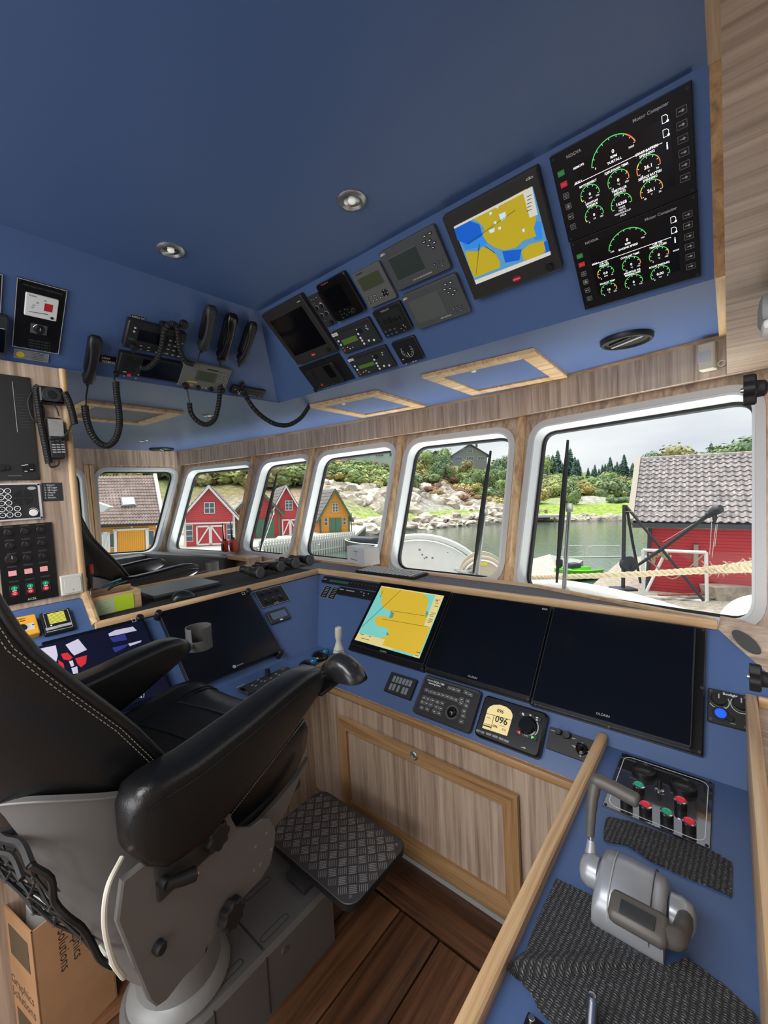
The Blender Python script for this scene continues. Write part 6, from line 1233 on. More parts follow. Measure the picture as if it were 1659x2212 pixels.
b = B(); tile = .0345; pcx, pcy = (fx0+fx1)/2, (fy0+fy1)/2; RT = M.Translation((pcx, pcy, 0)) @ M.Rotation(math.radians(45), 4, 'Z')
for i in range(-14, 15):
    for j in range(-14, 15):
        c = RT @ V((i*tile, j*tile, 0)); ex, ey = (fx1-fx0)/2-abs(c.x-pcx), (fy1-fy0)/2-abs(c.y-pcy)
        if min(ex, ey) < .012 or (ex < .032 and ey < .032): continue
        hz = (i+j) % 2 == 0
        for k in range(5):
            o_ = (k-2)*.0062; t = [(-.0143, 0), (-.009, -.0012), (.009, -.0012), (.0143, 0), (.009, .0012), (-.009, .0012)]
            b.prism([(i*tile+q, j*tile+o_+p_) if hz else (i*tile+o_+p_, j*tile+q) for q, p_ in (t if hz else t[::-1])], fz-.0003, fz+.0012, RT)
wpc(b, 'tread_bars', mat('tread_bar_metal', (172, 170, 168), .35, metal=.35), fp, smooth=0)['kind'] = 'stuff'
for x, y in ((fx0+.03, fy0+.03), (fx1-.03, fy0+.03), (fx0+.03, fy1-.03), (fx1-.03, fy1-.03)): wpc(B().lathe([(.006, fz-.0002), (.006, fz+.001), (0, fz+.002)], 12, M.Translation((x, y, 0))), 'plate_screw', ALU, fp)
wpc(B().box((-1.14, .84, .215), (.10, .12, .03), .004), 'plate_bracket', DKG)
# joystick and mouse at the end of the starboard armrest
def chp(x, y, z): return CHM @ V((x, y, z))
def wch(b, n, m, par=ch, **k): return b.out(n, m, par, **k)
wch(B().box((.30, .27, .99), (.075, .13, .012), .004), 'mouse_tray', BLK)
js = wch(B().lathe([(.027, .950), (.027, 1.0), (.025, 1.004), (0, 1.004)], 24, M.Translation((.275, .375, 0))), 'joystick_base', BLK)
JW = mat('joystick_pale', (176, 176, 168), .45)
wch(B().lathe([(.027, 1.0), (.0275, 1.012), (.022, 1.017), (0, 1.017)], 24, M.Translation((.275, .375, 0))), 'joystick_collar', JW, js)
wch(B().lathe([(.019, 1.016), (.0205, 1.022), (.018, 1.026), (.019, 1.031), (.0165, 1.035), (.0172, 1.040), (.0148, 1.044), (.0155, 1.049), (.013, 1.053), (.009, 1.068), (.0075, 1.075), (.0105, 1.085), (.0112, 1.100), (.0105, 1.116), (.0085, 1.118), (0, 1.116)], 24, M.Translation((.275, .375, 0)) @ M.Translation((0, 0, 1)) @ M.Rotation(.06, 4, 'Y') @ M.Translation((0, 0, -1))), 'joystick_boot', JW, js)
mo = mouse('computer_mouse', 'dark computer mouse on the tray ahead of the right armrest', chp(.335, .315, .996), math.radians(2), 1.35, 1.3, mat('mouse_dark_gloss', (38, 39, 41), .22))
ch2 = make_chair('second black pilot chair beyond the ledge, only back edge and armrests visible', True)
C2 = M.Translation((-3.345, 1.185, 0)) @ M.Rotation(0, 4, 'Z'); ch2.matrix_world = C2
B().lathe([(.24, .004), (.23, .03), (.11, .06), (.10, .62), (.13, .70)], 32).out('pedestal_column', MATS['pedestal_grey'], ch2)
# sofa along the port wall and the front wall
sf = thing('corner_sofa', 'low dark leather corner sofa below the port windows', 'sofa', (-4.5, 1.4, 0))
wp(B().box((-4.80, .55, .73), (.14, 2.3, .50), .035), 'back_cushion', LEA2, sf)
d2 = V((-3.55, 2.04))-V((-4.86, 1.80)); an = math.atan2(d2.y, d2.x)
wp(B().box((0, 0, 0), (d2.length, .14, .40), .035, M.Translation(((-4.86-3.55)/2, (1.80+2.04)/2-.06, .795)) @ M.Rotation(an, 4, 'Z')), 'back_cushion', LEA2, sf)
wp(B().box((-4.5, .55, .42), (.55, 2.3, .14), .03), 'seat_cushion', LEA2, sf); wp(B().box((-4.5, .55, .18), (.5, 2.3, .33), .005), 'plinth', lam('y'), sf)
# small oak fronted shelf by the far corner, with the radios on it
zv = zm(160, 1150, 400)
sx0, sz = -3.43, .985
shf = thing('corner_shelf', 'small oak edged shelf between sofa and front windows', 'shelf', (sx0, 1.99, 0))
wp(B().box((sx0, 2.03, sz), (.40, .14, .02)), 'shelf_top', lam('x'), shf); wp(B().box((sx0+.03, 1.955, sz+.005), (.34, .014, .04), .004), 'oak_edge', oak('x'), shf); wp(B().box((sx0+.20, 2.02, .70), (.016, .15, .56)), 'side_panel', lam('z'), shf)
# cardboard box with rolled charts
bm_ = M.Translation((-1.435, .150, 0)) @ M.Rotation(math.radians(11), 4, 'Z')
cb = thing('cardboard_box', 'open brown cardboard box with black print, bottom left corner', 'box', bm_)
KR = mat('cardboard', (176, 134, 96), .85, var=.08, vscale=14); KRI = mat('cardboard_inside', (140, 108, 80), .9)
w_, l_, h_ = .34, .185, .41
for n_, c, d_ in (('right_side', (-.002, l_/2, h_/2), (.004, l_, h_)), ('left_side', (-w_, l_/2, h_/2), (.004, l_, h_)), ('near_side', (-w_/2, .002, h_/2), (w_, .004, h_)), ('far_side', (-w_/2, l_, h_/2+.02), (w_, .004, h_+.04)), ('bottom', (-w_/2, l_/2, .004), (w_, l_, .005))): B().box(c, d_).out(n_, KR, cb)
FT = M(((0, 0, 1, .0005), (1, 0, 0, 0), (0, 1, 0, 0), (0, 0, 0, 1)))
b = B()
for k, t in enumerate(('Graphics', 'Solutions')): b.text(t, .098-.032*k, h_*.72, .034, 0, 'CENTER', mx=FT, rot=-math.pi/2)
b.out('lettering', mat('box_print', (40, 34, 30), .8), cb, smooth=0)['kind'] = 'stuff'
b = B(); T2 = M(((1, 0, 0, 0), (0, 0, -1, -.0005), (0, 1, 0, 0), (0, 0, 0, 1)))
for k, t in enumerate(('Graphics', 'Solutions')): b.text(t, -.10, .19-.04*k, .04, 0, 'CENTER', mx=T2)
b.prism(rrect(.12, .09, 0, -.09, .32), 0, .0004, T2).prism(rrect(.12, .08, 0, -.09, .07), 0, .0004, T2); b.out('printed_patch', mat('box_print_olive', (92, 76, 54), .8), cb, smooth=0)['kind'] = 'stuff'
rl = thing('chart_roll', 'pale roll of charts standing in the cardboard box', 'roll', bm_ @ M.Translation((-.130, .078, .012)) @ M.Rotation(-.05, 4, 'X') @ M.Rotation(.06, 4, 'Y'))
PP = mat('paper_pale', (206, 212, 214), .7)
for k, (r, h) in enumerate(((.066, .455), (.057, .47), (.050, .46))): B().lathe([(r, 0), (r, h), (r-.003, h), (r-.003, 0)], 30, M.Translation((.004*k, .003*k, 0))).out('sheet', PP, rl)
# ================================================================ OUTSIDE, seen through the windows (the ship heels a little: one tilt for all of it)
HW = 4.5                                                            # eye above the water
OR_, OU_, OF_ = cam_axes(0, 1.5, -.69)
MO = M.Translation(EYEP) @ (M((CR, CU, CF)).transposed() @ M((OR_, OU_, OF_))).to_4x4() @ M.Translation((0, 0, -HW))
MOI = MO.inverted()
def oray(x, y): return OR_*((x-CX)/FPX)-OU_*((y-CY)/FPX)+OF_
def od(x, y, d): r = oray(x, y); return V((0, 0, HW))+r*(d/r.y)     # outside point at depth d
def oz(x, y, z): r = oray(x, y); return V((0, 0, HW))+r*((z-HW)/r.z)   # outside point on level z
def othing(name, label, cat, loc=(0, 0, 0), rz=0, group=None): return thing(name, label, cat, MO @ M.Translation(V(loc)) @ M.Rotation(rz, 4, 'Z'), group)
def oobj(o, loc=(0, 0, 0), rz=0): o.matrix_world = MO @ M.Translation(V(loc)) @ M.Rotation(rz, 4, 'Z'); return o
rnd = random.Random(11)
QZ = 1.3
# ---- water
wm = bpy.data.materials.new('harbour_water'); wm.use_nodes = True; t = wm.node_tree; p = t.nodes['Principled BSDF']; p.inputs['Base Color'].default_value = lin((78, 94, 84)); p.inputs['Roughness'].default_value = .08; p.inputs['IOR'].default_value = 1.33
g = t.nodes.new('ShaderNodeNewGeometry'); mp = t.nodes.new('ShaderNodeMapping'); mp.inputs['Scale'].default_value = (1, 1, 1); n = t.nodes.new('ShaderNodeTexNoise'); n.inputs['Scale'].default_value = 2.2; n.inputs['Detail'].default_value = 3
b_ = t.nodes.new('ShaderNodeBump'); b_.inputs['Strength'].default_value = .22; b_.inputs['Distance'].default_value = .15
t.links.new(g.outputs['Position'], mp.inputs[0]); t.links.new(mp.outputs[0], n.inputs[0]); t.links.new(n.outputs[0], b_.inputs['Height']); t.links.new(b_.outputs[0], p.inputs['Normal'])
o = B().slab([(-120, 3, 0), (120, 3, 0), (120, 130, 0), (-120, 130, 0)], (0, 0, -.4)).out('harbour_water', wm); oobj(o); tag(o, 'green grey harbour water with reflections', 'water', kind='stuff')
# ---- shore and hill: profiles (picture height, distance, ground cover) per picture column
ZC_ = {'q': (176, 172, 166), 'r': (176, 168, 156), 'g': (150, 172, 74), 'h': (152, 122, 100), 'b': (124, 138, 78), 'p': (176, 174, 170), 'w': (74, 70, 60)}
PROF = [(-900, [(None, 30, 'q', 1.2), (1112, 46, 'q'), (1085, 52, 'r'), (1060, 66, 'b'), (1010, 85, 'b'), (975, 110, 'b')]),
        (250, [(None, 36, 'q', 1.2), (1128, 46, 'q'), (1100, 52, 'r'), (1070, 64, 'b'), (1015, 82, 'b'), (985, 110, 'b')]),
        (640, [(None, 46, 'q', 1.2), (1120, 54, 'g'), (1092, 60, 'r'), (1070, 68, 'h'), (1035, 82, 'b'), (990, 110, 'b')]),
        (800, [(1160, 52, 'w'), (1134, 58, 'r'), (1118, 64, 'g'), (1075, 76, 'r'), (1050, 86, 'h'), (995, 118, 'b')]),
        (870, [(1152, 60, 'w'), (1126, 66, 'r'), (1109, 74, 'g'), (1106, 78, 'p'), (1062, 88, 'r'), (1042, 100, 'h'), (1002, 132, 'b')]),
        (960, [(1142, 68, 'w'), (1120, 74, 'r'), (1107, 80, 'g'), (1103, 84, 'p'), (1066, 94, 'r'), (1044, 108, 'h'), (1006, 140, 'b')]),
        (1070, [(1132, 76, 'w'), (1114, 82, 'r'), (1102, 90, 'g'), (1098, 96, 'p'), (1070, 108, 'r'), (1046, 128, 'b'), (1010, 160, 'b')]),
        (1150, [(1127, 82, 'w'), (1121, 83.5, 'r'), (1114, 86, 'g'), (1094, 96, 'g'), (1088, 102, 'g'), (1068, 122, 'b'), (1048, 145, 'b'), (1020, 185, 'b')]),
        (1250, [(1127, 82, 'w'), (1121, 83.5, 'r'), (1113, 86, 'g'), (1090, 98, 'g'), (1084, 106, 'p'), (1068, 124, 'g'), (1048, 148, 'b'), (1022, 190, 'b')]),
        (1400, [(1127, 82, 'w'), (1121, 83.5, 'r'), (1112, 86, 'g'), (1088, 99, 'g'), (1080, 108, 'p'), (1062, 128, 'b'), (1042, 150, 'b'), (1018, 190, 'b')]),
        (2600, [(1127, 82, 'w'), (1121, 83.5, 'r'), (1112, 86, 'g'), (1088, 99, 'g'), (1080, 108, 'p'), (1062, 128, 'b'), (1042, 150, 'b'), (1018, 190, 'b')])]
def prof(px):
    """(distance, height, cover) samples of the ground along one picture column"""
    for (a, P), (c, Q) in zip(PROF, PROF[1:]):
        if a <= px <= c: break
    k = (px-a)/(c-a); N = 44
    def samp(pf, col, s):
        s *= len(pf)-1; i = min(int(s), len(pf)-2); f = s-i; e = []
        for q in (pf[i], pf[i+1]):
            e.append((q[1], q[3] if q[0] is None else od(col, q[0], q[1]).z, lin(ZC_[q[2]])))
        return e[0][0]+(e[1][0]-e[0][0])*f, e[0][1]+(e[1][1]-e[0][1])*f, [x+(y-x)*f for x, y in zip(e[0][2], e[1][2])]
    o = []
    for j in range(N+1):
        A, C = samp(P, max(a, -600), j/N), samp(Q, min(c, 2000), j/N)
        o.append((A[0]+(C[0]-A[0])*k, A[1]+(C[1]-A[1])*k, [x+(y-x)*k for x, y in zip(A[2], C[2])]))
    return o
from mathutils import noise as NZ
cols = [(-900+3500*i/210) for i in range(211)]; t = bmesh.new(); cl = t.loops.layers.color.new('cover'); G = []; CL = []
for px in cols:
    pf = prof(px); row = []; cr_ = []
    kx = (px-CX)/FPX
    d0, z0, c0 = pf[0]
    for j, (d, z, c) in enumerate([(d0-5, -1.2 if z0 < 1 else -1.2, c0)]+pf):
        rocky = max(0, 1-abs(c[0]-.43)*6)
        q = V((kx*d*1.0, d, z)); nv = NZ.noise(q*.35)*.5+NZ.noise(q*1.3)*.35+NZ.noise(q*.09)*1.2
        amp = 0 if (j < 2 or d < 47) else min(1.0, .12+rocky*.8+(.35 if z > 4 else 0))
        q.z += nv*amp; row.append(t.verts.new(q)); cr_.append(c)
    G.append(row); CL.append(cr_)
for i in range(len(cols)-1):
    for j in range(len(G[0])-1):
        f = t.faces.new([G[i][j], G[i+1][j], G[i+1][j+1], G[i][j+1]])
        for lp, (a, b2) in zip(f.loops, ((i, j), (i+1, j), (i+1, j+1), (i, j+1))): lp[cl] = (*[x**(1/2.2) for x in CL[a][b2][:3]], 1)
me = bpy.data.meshes.new('hillside'); bmesh.ops.recalc_face_normals(t, faces=t.faces[:]); t.to_mesh(me); t.free(); me.shade_smooth()
hm = bpy.data.materials.new('hill_ground'); hm.use_nodes = True; tt = hm.node_tree; pp = tt.nodes['Principled BSDF']; pp.inputs['Roughness'].default_value = .95
va = tt.nodes.new('ShaderNodeVertexColor'); va.layer_name = 'cover'; gg = tt.nodes.new('ShaderNodeNewGeometry'); nn = tt.nodes.new('ShaderNodeTexNoise'); nn.inputs['Scale'].default_value = 1.1; nn.inputs['Detail'].default_value = 7; nn.inputs['Roughness'].default_value = .7
rr_ = tt.nodes.new('ShaderNodeValToRGB'); rr_.color_ramp.elements[0].position = .36; rr_.color_ramp.elements[0].color = (.55, .54, .5, 1); rr_.color_ramp.elements[1].position = .62; rr_.color_ramp.elements[1].color = (1.35, 1.35, 1.3, 1)
mx_ = tt.nodes.new('ShaderNodeMix'); mx_.data_type = 'RGBA'; mx_.blend_type = 'MULTIPLY'; mx_.inputs[0].default_value = 1
tt.links.new(gg.outputs['Position'], nn.inputs[0]); tt.links.new(nn.outputs[0], rr_.inputs[0]); tt.links.new(va.outputs[0], mx_.inputs[6]); tt.links.new(rr_.outputs[0], mx_.inputs[7]); tt.links.new(mx_.outputs[2], pp.inputs['Base Color'])
bb2 = tt.nodes.new('ShaderNodeBump'); bb2.inputs['Strength'].default_value = .8; bb2.inputs['Distance'].default_value = .6; tt.links.new(nn.outputs[0], bb2.inputs['Height']); tt.links.new(bb2.outputs[0], pp.inputs['Normal'])
me.materials.append(hm); o = bpy.data.objects.new('hillside', me); COL.objects.link(o); oobj(o); tag(o, 'rocky and grassy hillside rising behind the harbour', 'hill', kind='stuff')
def ground(px, d):
    pf = prof(px); 
    for (a, za, _), (c, zc, _) in zip(pf, pf[1:]):
        if a <= d <= c: return za+(zc-za)*(d-a)/max(1e-6, c-a)
    return pf[-1][1] if d > pf[-1][0] else pf[0][1]
# ---- rocks along the shore
RKM = [mat('shore_rock_%d' % i, c, .9, bump=.6, bscale=3, var=.3, vscale=1.2) for i, c in enumerate(((196, 186, 172), (170, 160, 148), (210, 202, 190)))]
def rock_mesh(seed, m):
    r = random.Random(seed); t = bmesh.new(); bmesh.ops.create_icosphere(t, subdivisions=2, radius=1)
    for v in t.verts: v.co *= 1+.5*NZ.noise(v.co*1.3+V((seed, 0, 0)))+.34*NZ.noise(v.co*3.1+V((0, seed, 0))); v.co.z *= .62
    b = B(); b.merge(t); o = b.out('shore_rock', m, smooth=20); COL.objects.unlink(o); return o.data
RK = [rock_mesh(k, RKM[k % 3]) for k in range(6)]
def place(me, name, loc, s, rz, label, cat, group):
    o = bpy.data.objects.new(name, me); COL.objects.link(o); o.matrix_world = MO @ M.Translation(loc) @ M.Rotation(rz, 4, 'Z') @ M.Diagonal((*s, 1)); return tag(o, label, cat, group)
for k in range(130):
    if k < 50: px, j, gr, lab = rnd.uniform(1090, 1400), rnd.uniform(0, 1), 'boulders along the far lawn shore', 'grey boulder on the waterline below the green lawn'
    else: px, j, gr, lab = rnd.uniform(730, 1090), rnd.uniform(0, 1), 'boulders along the rocky bank', 'pale boulder on the rocky bank between bay and road'
    pf = prof(px); d = pf[0][0]+1+j*(3.5 if k < 50 else 9); z = ground(px, d); s = rnd.uniform(.35, .95)*(1 if k < 50 else 1.2)
    place(RK[k % 6], 'shore_rock', V(((px-CX)/FPX*d, d, z+.05)), (s*rnd.uniform(1, 1.7), s, s*rnd.uniform(.7, 1.1)), rnd.uniform(0, 6), lab, 'rock', gr)
for k in range(130):
    px = rnd.uniform(700, 1085); pf = prof(px); lo, hi = (76, 88) if px < 900 else (86, 100); d = rnd.uniform(lo, hi)-(6 if px < 830 else 0); z = ground(px, d); s = rnd.uniform(.8, 2.2)
    place(RK[k % 6], 'cliff_rock', V(((px-CX)/FPX*d, d, z)), (s*rnd.uniform(1, 1.6), s*.8, s*rnd.uniform(.9, 1.5)), rnd.uniform(0, 6), 'pale rock of the low cliff behind the road', 'rock', 'rocks of the low cliff')
# ---- trees and bushes
def leafy(seed, m, n=900, sx=1, sz=1, size=.16, lumps=7):
    r = random.Random(seed); b = B(); C_ = [(V((r.uniform(-.5, .5)*sx, r.uniform(-.5, .5)*sx, r.uniform(.25, .85)*sz)), r.uniform(.28, .5)) for _ in range(lumps)]
    for k in range(n):
        c, R_ = C_[k % lumps]; d = V((r.gauss(0, 1), r.gauss(0, 1), r.gauss(0, 1))).normalized(); p = c+d*R_*r.uniform(.7, 1.15); u = V((r.gauss(0, 1), r.gauss(0, 1), r.gauss(0, .6))).normalized(); v = u.cross(d).normalized() if u.cross(d).length > .01 else V((1, 0, 0)); u = (d.cross(v)*.6+u*.4).normalized(); s = size*r.uniform(.6, 1.2)
        b.f(b.vs([p-u*s, p+v*s*.6, p+u*s, p-v*s*.6]))
    for c, R_ in C_:
        t = bmesh.new(); bmesh.ops.create_icosphere(t, subdivisions=2, radius=R_*.72)
        for v in t.verts: v.co = v.co*(1+.25*NZ.noise(v.co*4+c))+c
        b.merge(t)
    o = b.out('crown', m, smooth=0); COL.objects.unlink(o); return o.data
def spruce(seed, m):
    r = random.Random(seed); b = B()
    for k in range(15):
        z = .12+.86*k/15; R_ = .30*(1-z)**.8+.015; n = 11
        for i in range(n):
            a = 2*math.pi*(i+r.random()*.7)/n; l = R_*r.uniform(.7, 1.15); e = V((math.cos(a), math.sin(a), 0)); f = V((-e.y, e.x, 0)); tip = e*l+V((0, 0, z-.05-l*.25))
            b.f(b.vs([V((0, 0, z+.03)), e*l*.5+f*l*.34+V((0, 0, z-.03)), tip, e*l*.5-f*l*.34+V((0, 0, z-.03))])); b.f(b.vs([V((0, 0, z+.01)), e*l*.45+V((0, 0, z-.07)), tip]))
    b.lathe([(.018, 0), (.012, .6), (.001, 1.02)], 7)
    o = b.out('crown', m, smooth=0); COL.objects.unlink(o); return o.data
LM = [mat('leaf_green_%d' % i, c, .9, var=.35, vscale=1.3) for i, c in enumerate(((140, 160, 100), (168, 174, 112), (128, 146, 100), (186, 174, 112), (158, 154, 108), (116, 138, 104)))]
SM = [mat('spruce_green_%d' % i, c, .9, var=.3, vscale=1.5) for i, c in enumerate(((84, 112, 98), (72, 100, 90)))]
BU = [leafy(20+i, LM[i % 6], sz=.8, n=900, size=.11) for i in range(6)]; TR = [leafy(40+i, LM[[0, 2, 5, 4][i]], n=1500, sx=.8, sz=1.25, lumps=10, size=.085) for i in range(4)]; SP = [spruce(60+i, SM[i % 2]) for i in range(3)]
BARK = mat('tree_bark', (92, 80, 68), .9)
def tree(me, px, d, h, w_, label, group, trunk=True, name='leafy_tree', z=None):
    z = ground(px, d) if z is None else z; o = othing(name, label, 'tree', ((px-CX)/FPX*d, d, z-.1), rnd.uniform(0, 6), group)
    c = bpy.data.objects.new('crown', me); COL.objects.link(c); c.parent = o; c.scale = (w_, w_, h)
    if trunk: B().tube([(0, 0, -.3), (.03*w_, 0, h*.3), (0, .02*w_, h*.6)], [.05*h**.5, .04*h**.5, .015*h**.5], 6).out('trunk', BARK, o)
for k in range(38):                                                    # spruces on the right skyline
    px = rnd.choice([rnd.uniform(1170, 1260), rnd.uniform(1180, 1400), rnd.uniform(1300, 1420)]); d = rnd.uniform(150, 185); h = rnd.uniform(5.0, 9.0)*(1.3 if 1190 < px < 1265 else .85)
    tree(SP[k % 3], px, d, h, h*1.0, 'dark spruce standing in the row on the right hand skyline', 'spruces on the skyline', False, 'spruce_tree')
for px, h in ((1535, 14.5), (1205, 12), (1232, 13), (1318, 9), (1348, 10)): tree(SP[int(px) % 3], px, 170, h, h, 'dark spruce standing in the row on the right hand skyline', 'spruces on the skyline', False, 'spruce_tree')
for px, h, w_ in ((1455, 10.5, 14), (1490, 8.5, 11), (1590, 11.5, 16), (1565, 9.5, 11), (1640, 11, 15), (1410, 8, 10), (1168, 7.5, 8)): tree(TR[int(px) % 4], px, 160, h, w_*.8, 'round crowned tree rising above the tiled barn roof', 'round trees on the skyline', True)
for k in range(70):                                                    # bushes on the far right slope
    px = rnd.uniform(1110, 1420); d = rnd.uniform(116, 152); s = rnd.uniform(2.6, 5); tree(BU[k % 6], px, d, s*.9, s, 'rounded green bush on slope below the spruces', 'bushes below the spruces', False, 'green_bush')
for k in range(26):
    px = rnd.uniform(1060, 1175); d = rnd.uniform(100, 150); s = rnd.uniform(2.4, 4.6); tree(BU[k % 6], px, d, s, s, 'yellowish green bush beside the cliff and lawn', 'bushes beside the lawn', False, 'green_bush')
for k in range(46):
    px = rnd.uniform(690, 1085); d = rnd.uniform(98, 122) if px > 860 else rnd.uniform(90, 100); s = rnd.uniform(2.2, 3.8); tree(BU[k % 6], px, d, s*.75, s*1.2, 'green scrub bush between cliff and hilltop houses', 'scrub above the cliff', False, 'hill_bush')
for k in range(22):                                                    # trees on the middle hill
    px = rnd.uniform(880, 1100); d = rnd.uniform(104, 128); h = rnd.uniform(2.8, 5.0); tree(TR[k % 4], px, d, h, h*.85, 'bushy tree on the hill below the grey house', 'trees below the grey house', True)
for px, h in ((925, 4), (956, 5), (905, 5), (1086, 6.5), (1078, 5)): tree(TR[int(px) % 4], px, 134, h, h*.8, 'bushy tree on the hill below the grey house', 'trees below the grey house', True)
for k in range(110):                                                   # scrub on the left hill
    px = rnd.uniform(150, 870); d = rnd.uniform(70, 108) if px < 640 else rnd.uniform(84, 94); s = rnd.uniform(3.0, 5.6)*(1 if px < 640 else .72); tree(BU[k % 6], px, d, s*.85, s*1.25, 'green and yellow scrub on hill behind the boathouses', 'scrub behind the boathouses', False, 'hill_bush')
HB = [leafy(80+i, mat('heather_%d' % i, c, .9, var=.3, vscale=1.5), sz=.6, n=900, size=.1) for i, c in enumerate(((158, 126, 108), (172, 148, 110)))]
for k in range(60):
    px = rnd.uniform(690, 1080); d = rnd.uniform(90, 116); s = rnd.uniform(1.2, 2.4); tree(HB[k % 2], px, d, s*.7, s*1.3, 'low brown heather bush above the pale cliff', 'heather above the cliff', False, 'heather_bush')
tree(TR[1], 1235, 100, 4.6, 3.4, 'small thin tree on the lawn behind the wiper', None, True, 'small_tree')
for px, w_ in ((1328, 2.6), (1352, 3.2)): tree(BU[5], px, 101, 1.7, w_, 'clipped dark hedge at far end of the lawn', 'hedges on the lawn', False, 'hedge')
# ---- quay and ground in front of the barn
GRV_ = mat('quay_gravel', (158, 150, 138), .95, bump=.8, bscale=14, var=.35, vscale=9); CON = mat('quay_concrete', (196, 193, 186), .9, var=.12, vscale=.8)
def oslab(name, pts, th, m): 
    o = B().slab(pts, (0, 0, -th)).out(name, m, smooth=0); oobj(o); return o
qp = [oz(1240, 1330, QZ), oz(1281, 1262, QZ), oz(1343, 1208, QZ), oz(1420, 1196, QZ), oz(2300, 1190, QZ), oz(2300, 1700, QZ), oz(1240, 1700, QZ)]
tag(oslab('gravel_quay', [tuple(q) for q in qp], 1.6, GRV_), 'grey gravel quay in front of the red barn', 'quay')
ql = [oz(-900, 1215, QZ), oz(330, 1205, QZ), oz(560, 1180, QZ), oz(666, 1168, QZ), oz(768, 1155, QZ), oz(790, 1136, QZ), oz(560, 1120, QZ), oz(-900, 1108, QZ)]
o = oslab('quay_base', [tuple(q+V((0, .35, -.28))) for q in ql], 1.5, mat('quay_base_dark', (70, 68, 64), .9)); tag(o, 'dark stone base under the concrete quay', 'quay base')  # base set back under the slab, one even dark tone
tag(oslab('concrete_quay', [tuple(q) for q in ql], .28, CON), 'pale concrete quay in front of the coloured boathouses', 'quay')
# picket screen along the quay edge
fo = othing('picket_fence', 'white picket screen hanging along the concrete quay edge', 'fence', oz(666, 1168, QZ)); A, Bq, Cq = oz(560, 1180, QZ), oz(666, 1168, QZ), oz(768, 1155, QZ); PKM = mat('picket_white', (222, 222, 216), .8); me_p = None
def local(o, p): return o.matrix_world.inverted() @ (MO @ V(p))
for (p, q, n) in ((A, Bq, 18), (Bq, Cq, 21)):
    for k in range(n):
        c = p.lerp(q, (k+.5)/n); 
        if me_p is None: x = B().box((0, 0, 0), (.16, .05, 1.75)).out('picket', PKM, fo, smooth=0); me_p = x.data
        else: x = bpy.data.objects.new('picket', me_p); COL.objects.link(x); x.parent = fo
        x.location = local(fo, c+V((0, -.22, -.5)))
    for dz in (.2, -.9): B().tube([local(fo, p+V((0, -.17, dz))), local(fo, q+V((0, -.17, dz)))], .05, 6).out('rail', PKM, fo)
# ---- boathouses
def clad(name, c, horiz=True, pitch=.14):
    if name in MATS: return MATS[name]
    m = mat(name, c, .75); t = m.node_tree; p = t.nodes['Principled BSDF']; tc_ = t.nodes.new('ShaderNodeTexCoord'); w_ = t.nodes.new('ShaderNodeTexWave'); w_.wave_type = 'BANDS'; w_.bands_direction = 'Z' if horiz else 'X'; w_.wave_profile = 'SAW'; w_.inputs['Scale'].default_value = .31416/pitch
    t.links.new(tc_.outputs['Object'], w_.inputs[0]); bp = t.nodes.new('ShaderNodeBump'); bp.inputs['Strength'].default_value = 1; bp.inputs['Distance'].default_value = .03; t.links.new(w_.outputs['Fac'], bp.inputs['Height']); t.links.new(bp.outputs[0], p.inputs['Normal'])
    r = t.nodes.new('ShaderNodeValToRGB'); cc = lin(c); r.color_ramp.elements[0].color = tuple(x*.45 for x in cc[:3])+(1,); r.color_ramp.elements[0].position = .0; r.color_ramp.elements[1].color = cc; r.color_ramp.elements[1].position = .22; t.links.new(w_.outputs['Fac'], r.inputs[0]); t.links.new(r.outputs[0], p.inputs['Base Color']); return m
RW = clad('red_boards', (208, 76, 82)); YW = clad('orange_boards', (234, 164, 72)); OWd = clad('orange_door_boards', (238, 168, 62), False, .12); RDr = clad('red_door_boards', (196, 66, 74), False, .12); GDr = clad('green_door_boards', (88, 130, 104), False, .14)
TW = mat('white_trim', (232, 232, 228), .6); TG = mat('green_trim', (84, 116, 88), .6); PANE = mat('window_pane_dark', (92, 104, 116), .1); TILE = mat('roof_tile_grey', (128, 122, 120), .7, var=.25, vscale=2); TILEB = mat('roof_tile_brown', (146, 128, 122), .7, var=.25, vscale=2.5)
def tiled(o, a, b2, c2, d2, n, m, rows, name='roof_tiles'):
    """corrugated tile field on the quad a (eave left) b2 (eave right) c2 (ridge right) d2 (ridge left)"""
    a, b2, c2, d2 = map(V, (a, b2, c2, d2)); nn = (b2-a).cross(d2-a).normalized(); nn = nn if nn.z > 0 else -nn; bb = B(); per = 4
    for r in range(rows):
        lo, hi = [], []
        for i in range(n*per+1):
            u = i/(n*per); h = .035*math.sin(2*math.pi*i/per)+.035; p0 = a.lerp(b2, u); p1 = d2.lerp(c2, u); lo.append(p0.lerp(p1, r/rows)+nn*(h+.045)); hi.append(p0.lerp(p1, (r+1.06)/rows)+nn*(h+.005))
        L_, H_ = bb.vs(lo), bb.vs(hi); K_ = bb.vs([q-nn*.04 for q in lo])
        for i in range(n*per): bb.f([L_[i], L_[i+1], H_[i+1], H_[i]]); bb.f([K_[i], K_[i+1], L_[i+1], L_[i]])
    x = bb.out(name, m, o, smooth=30); x['kind'] = 'stuff'
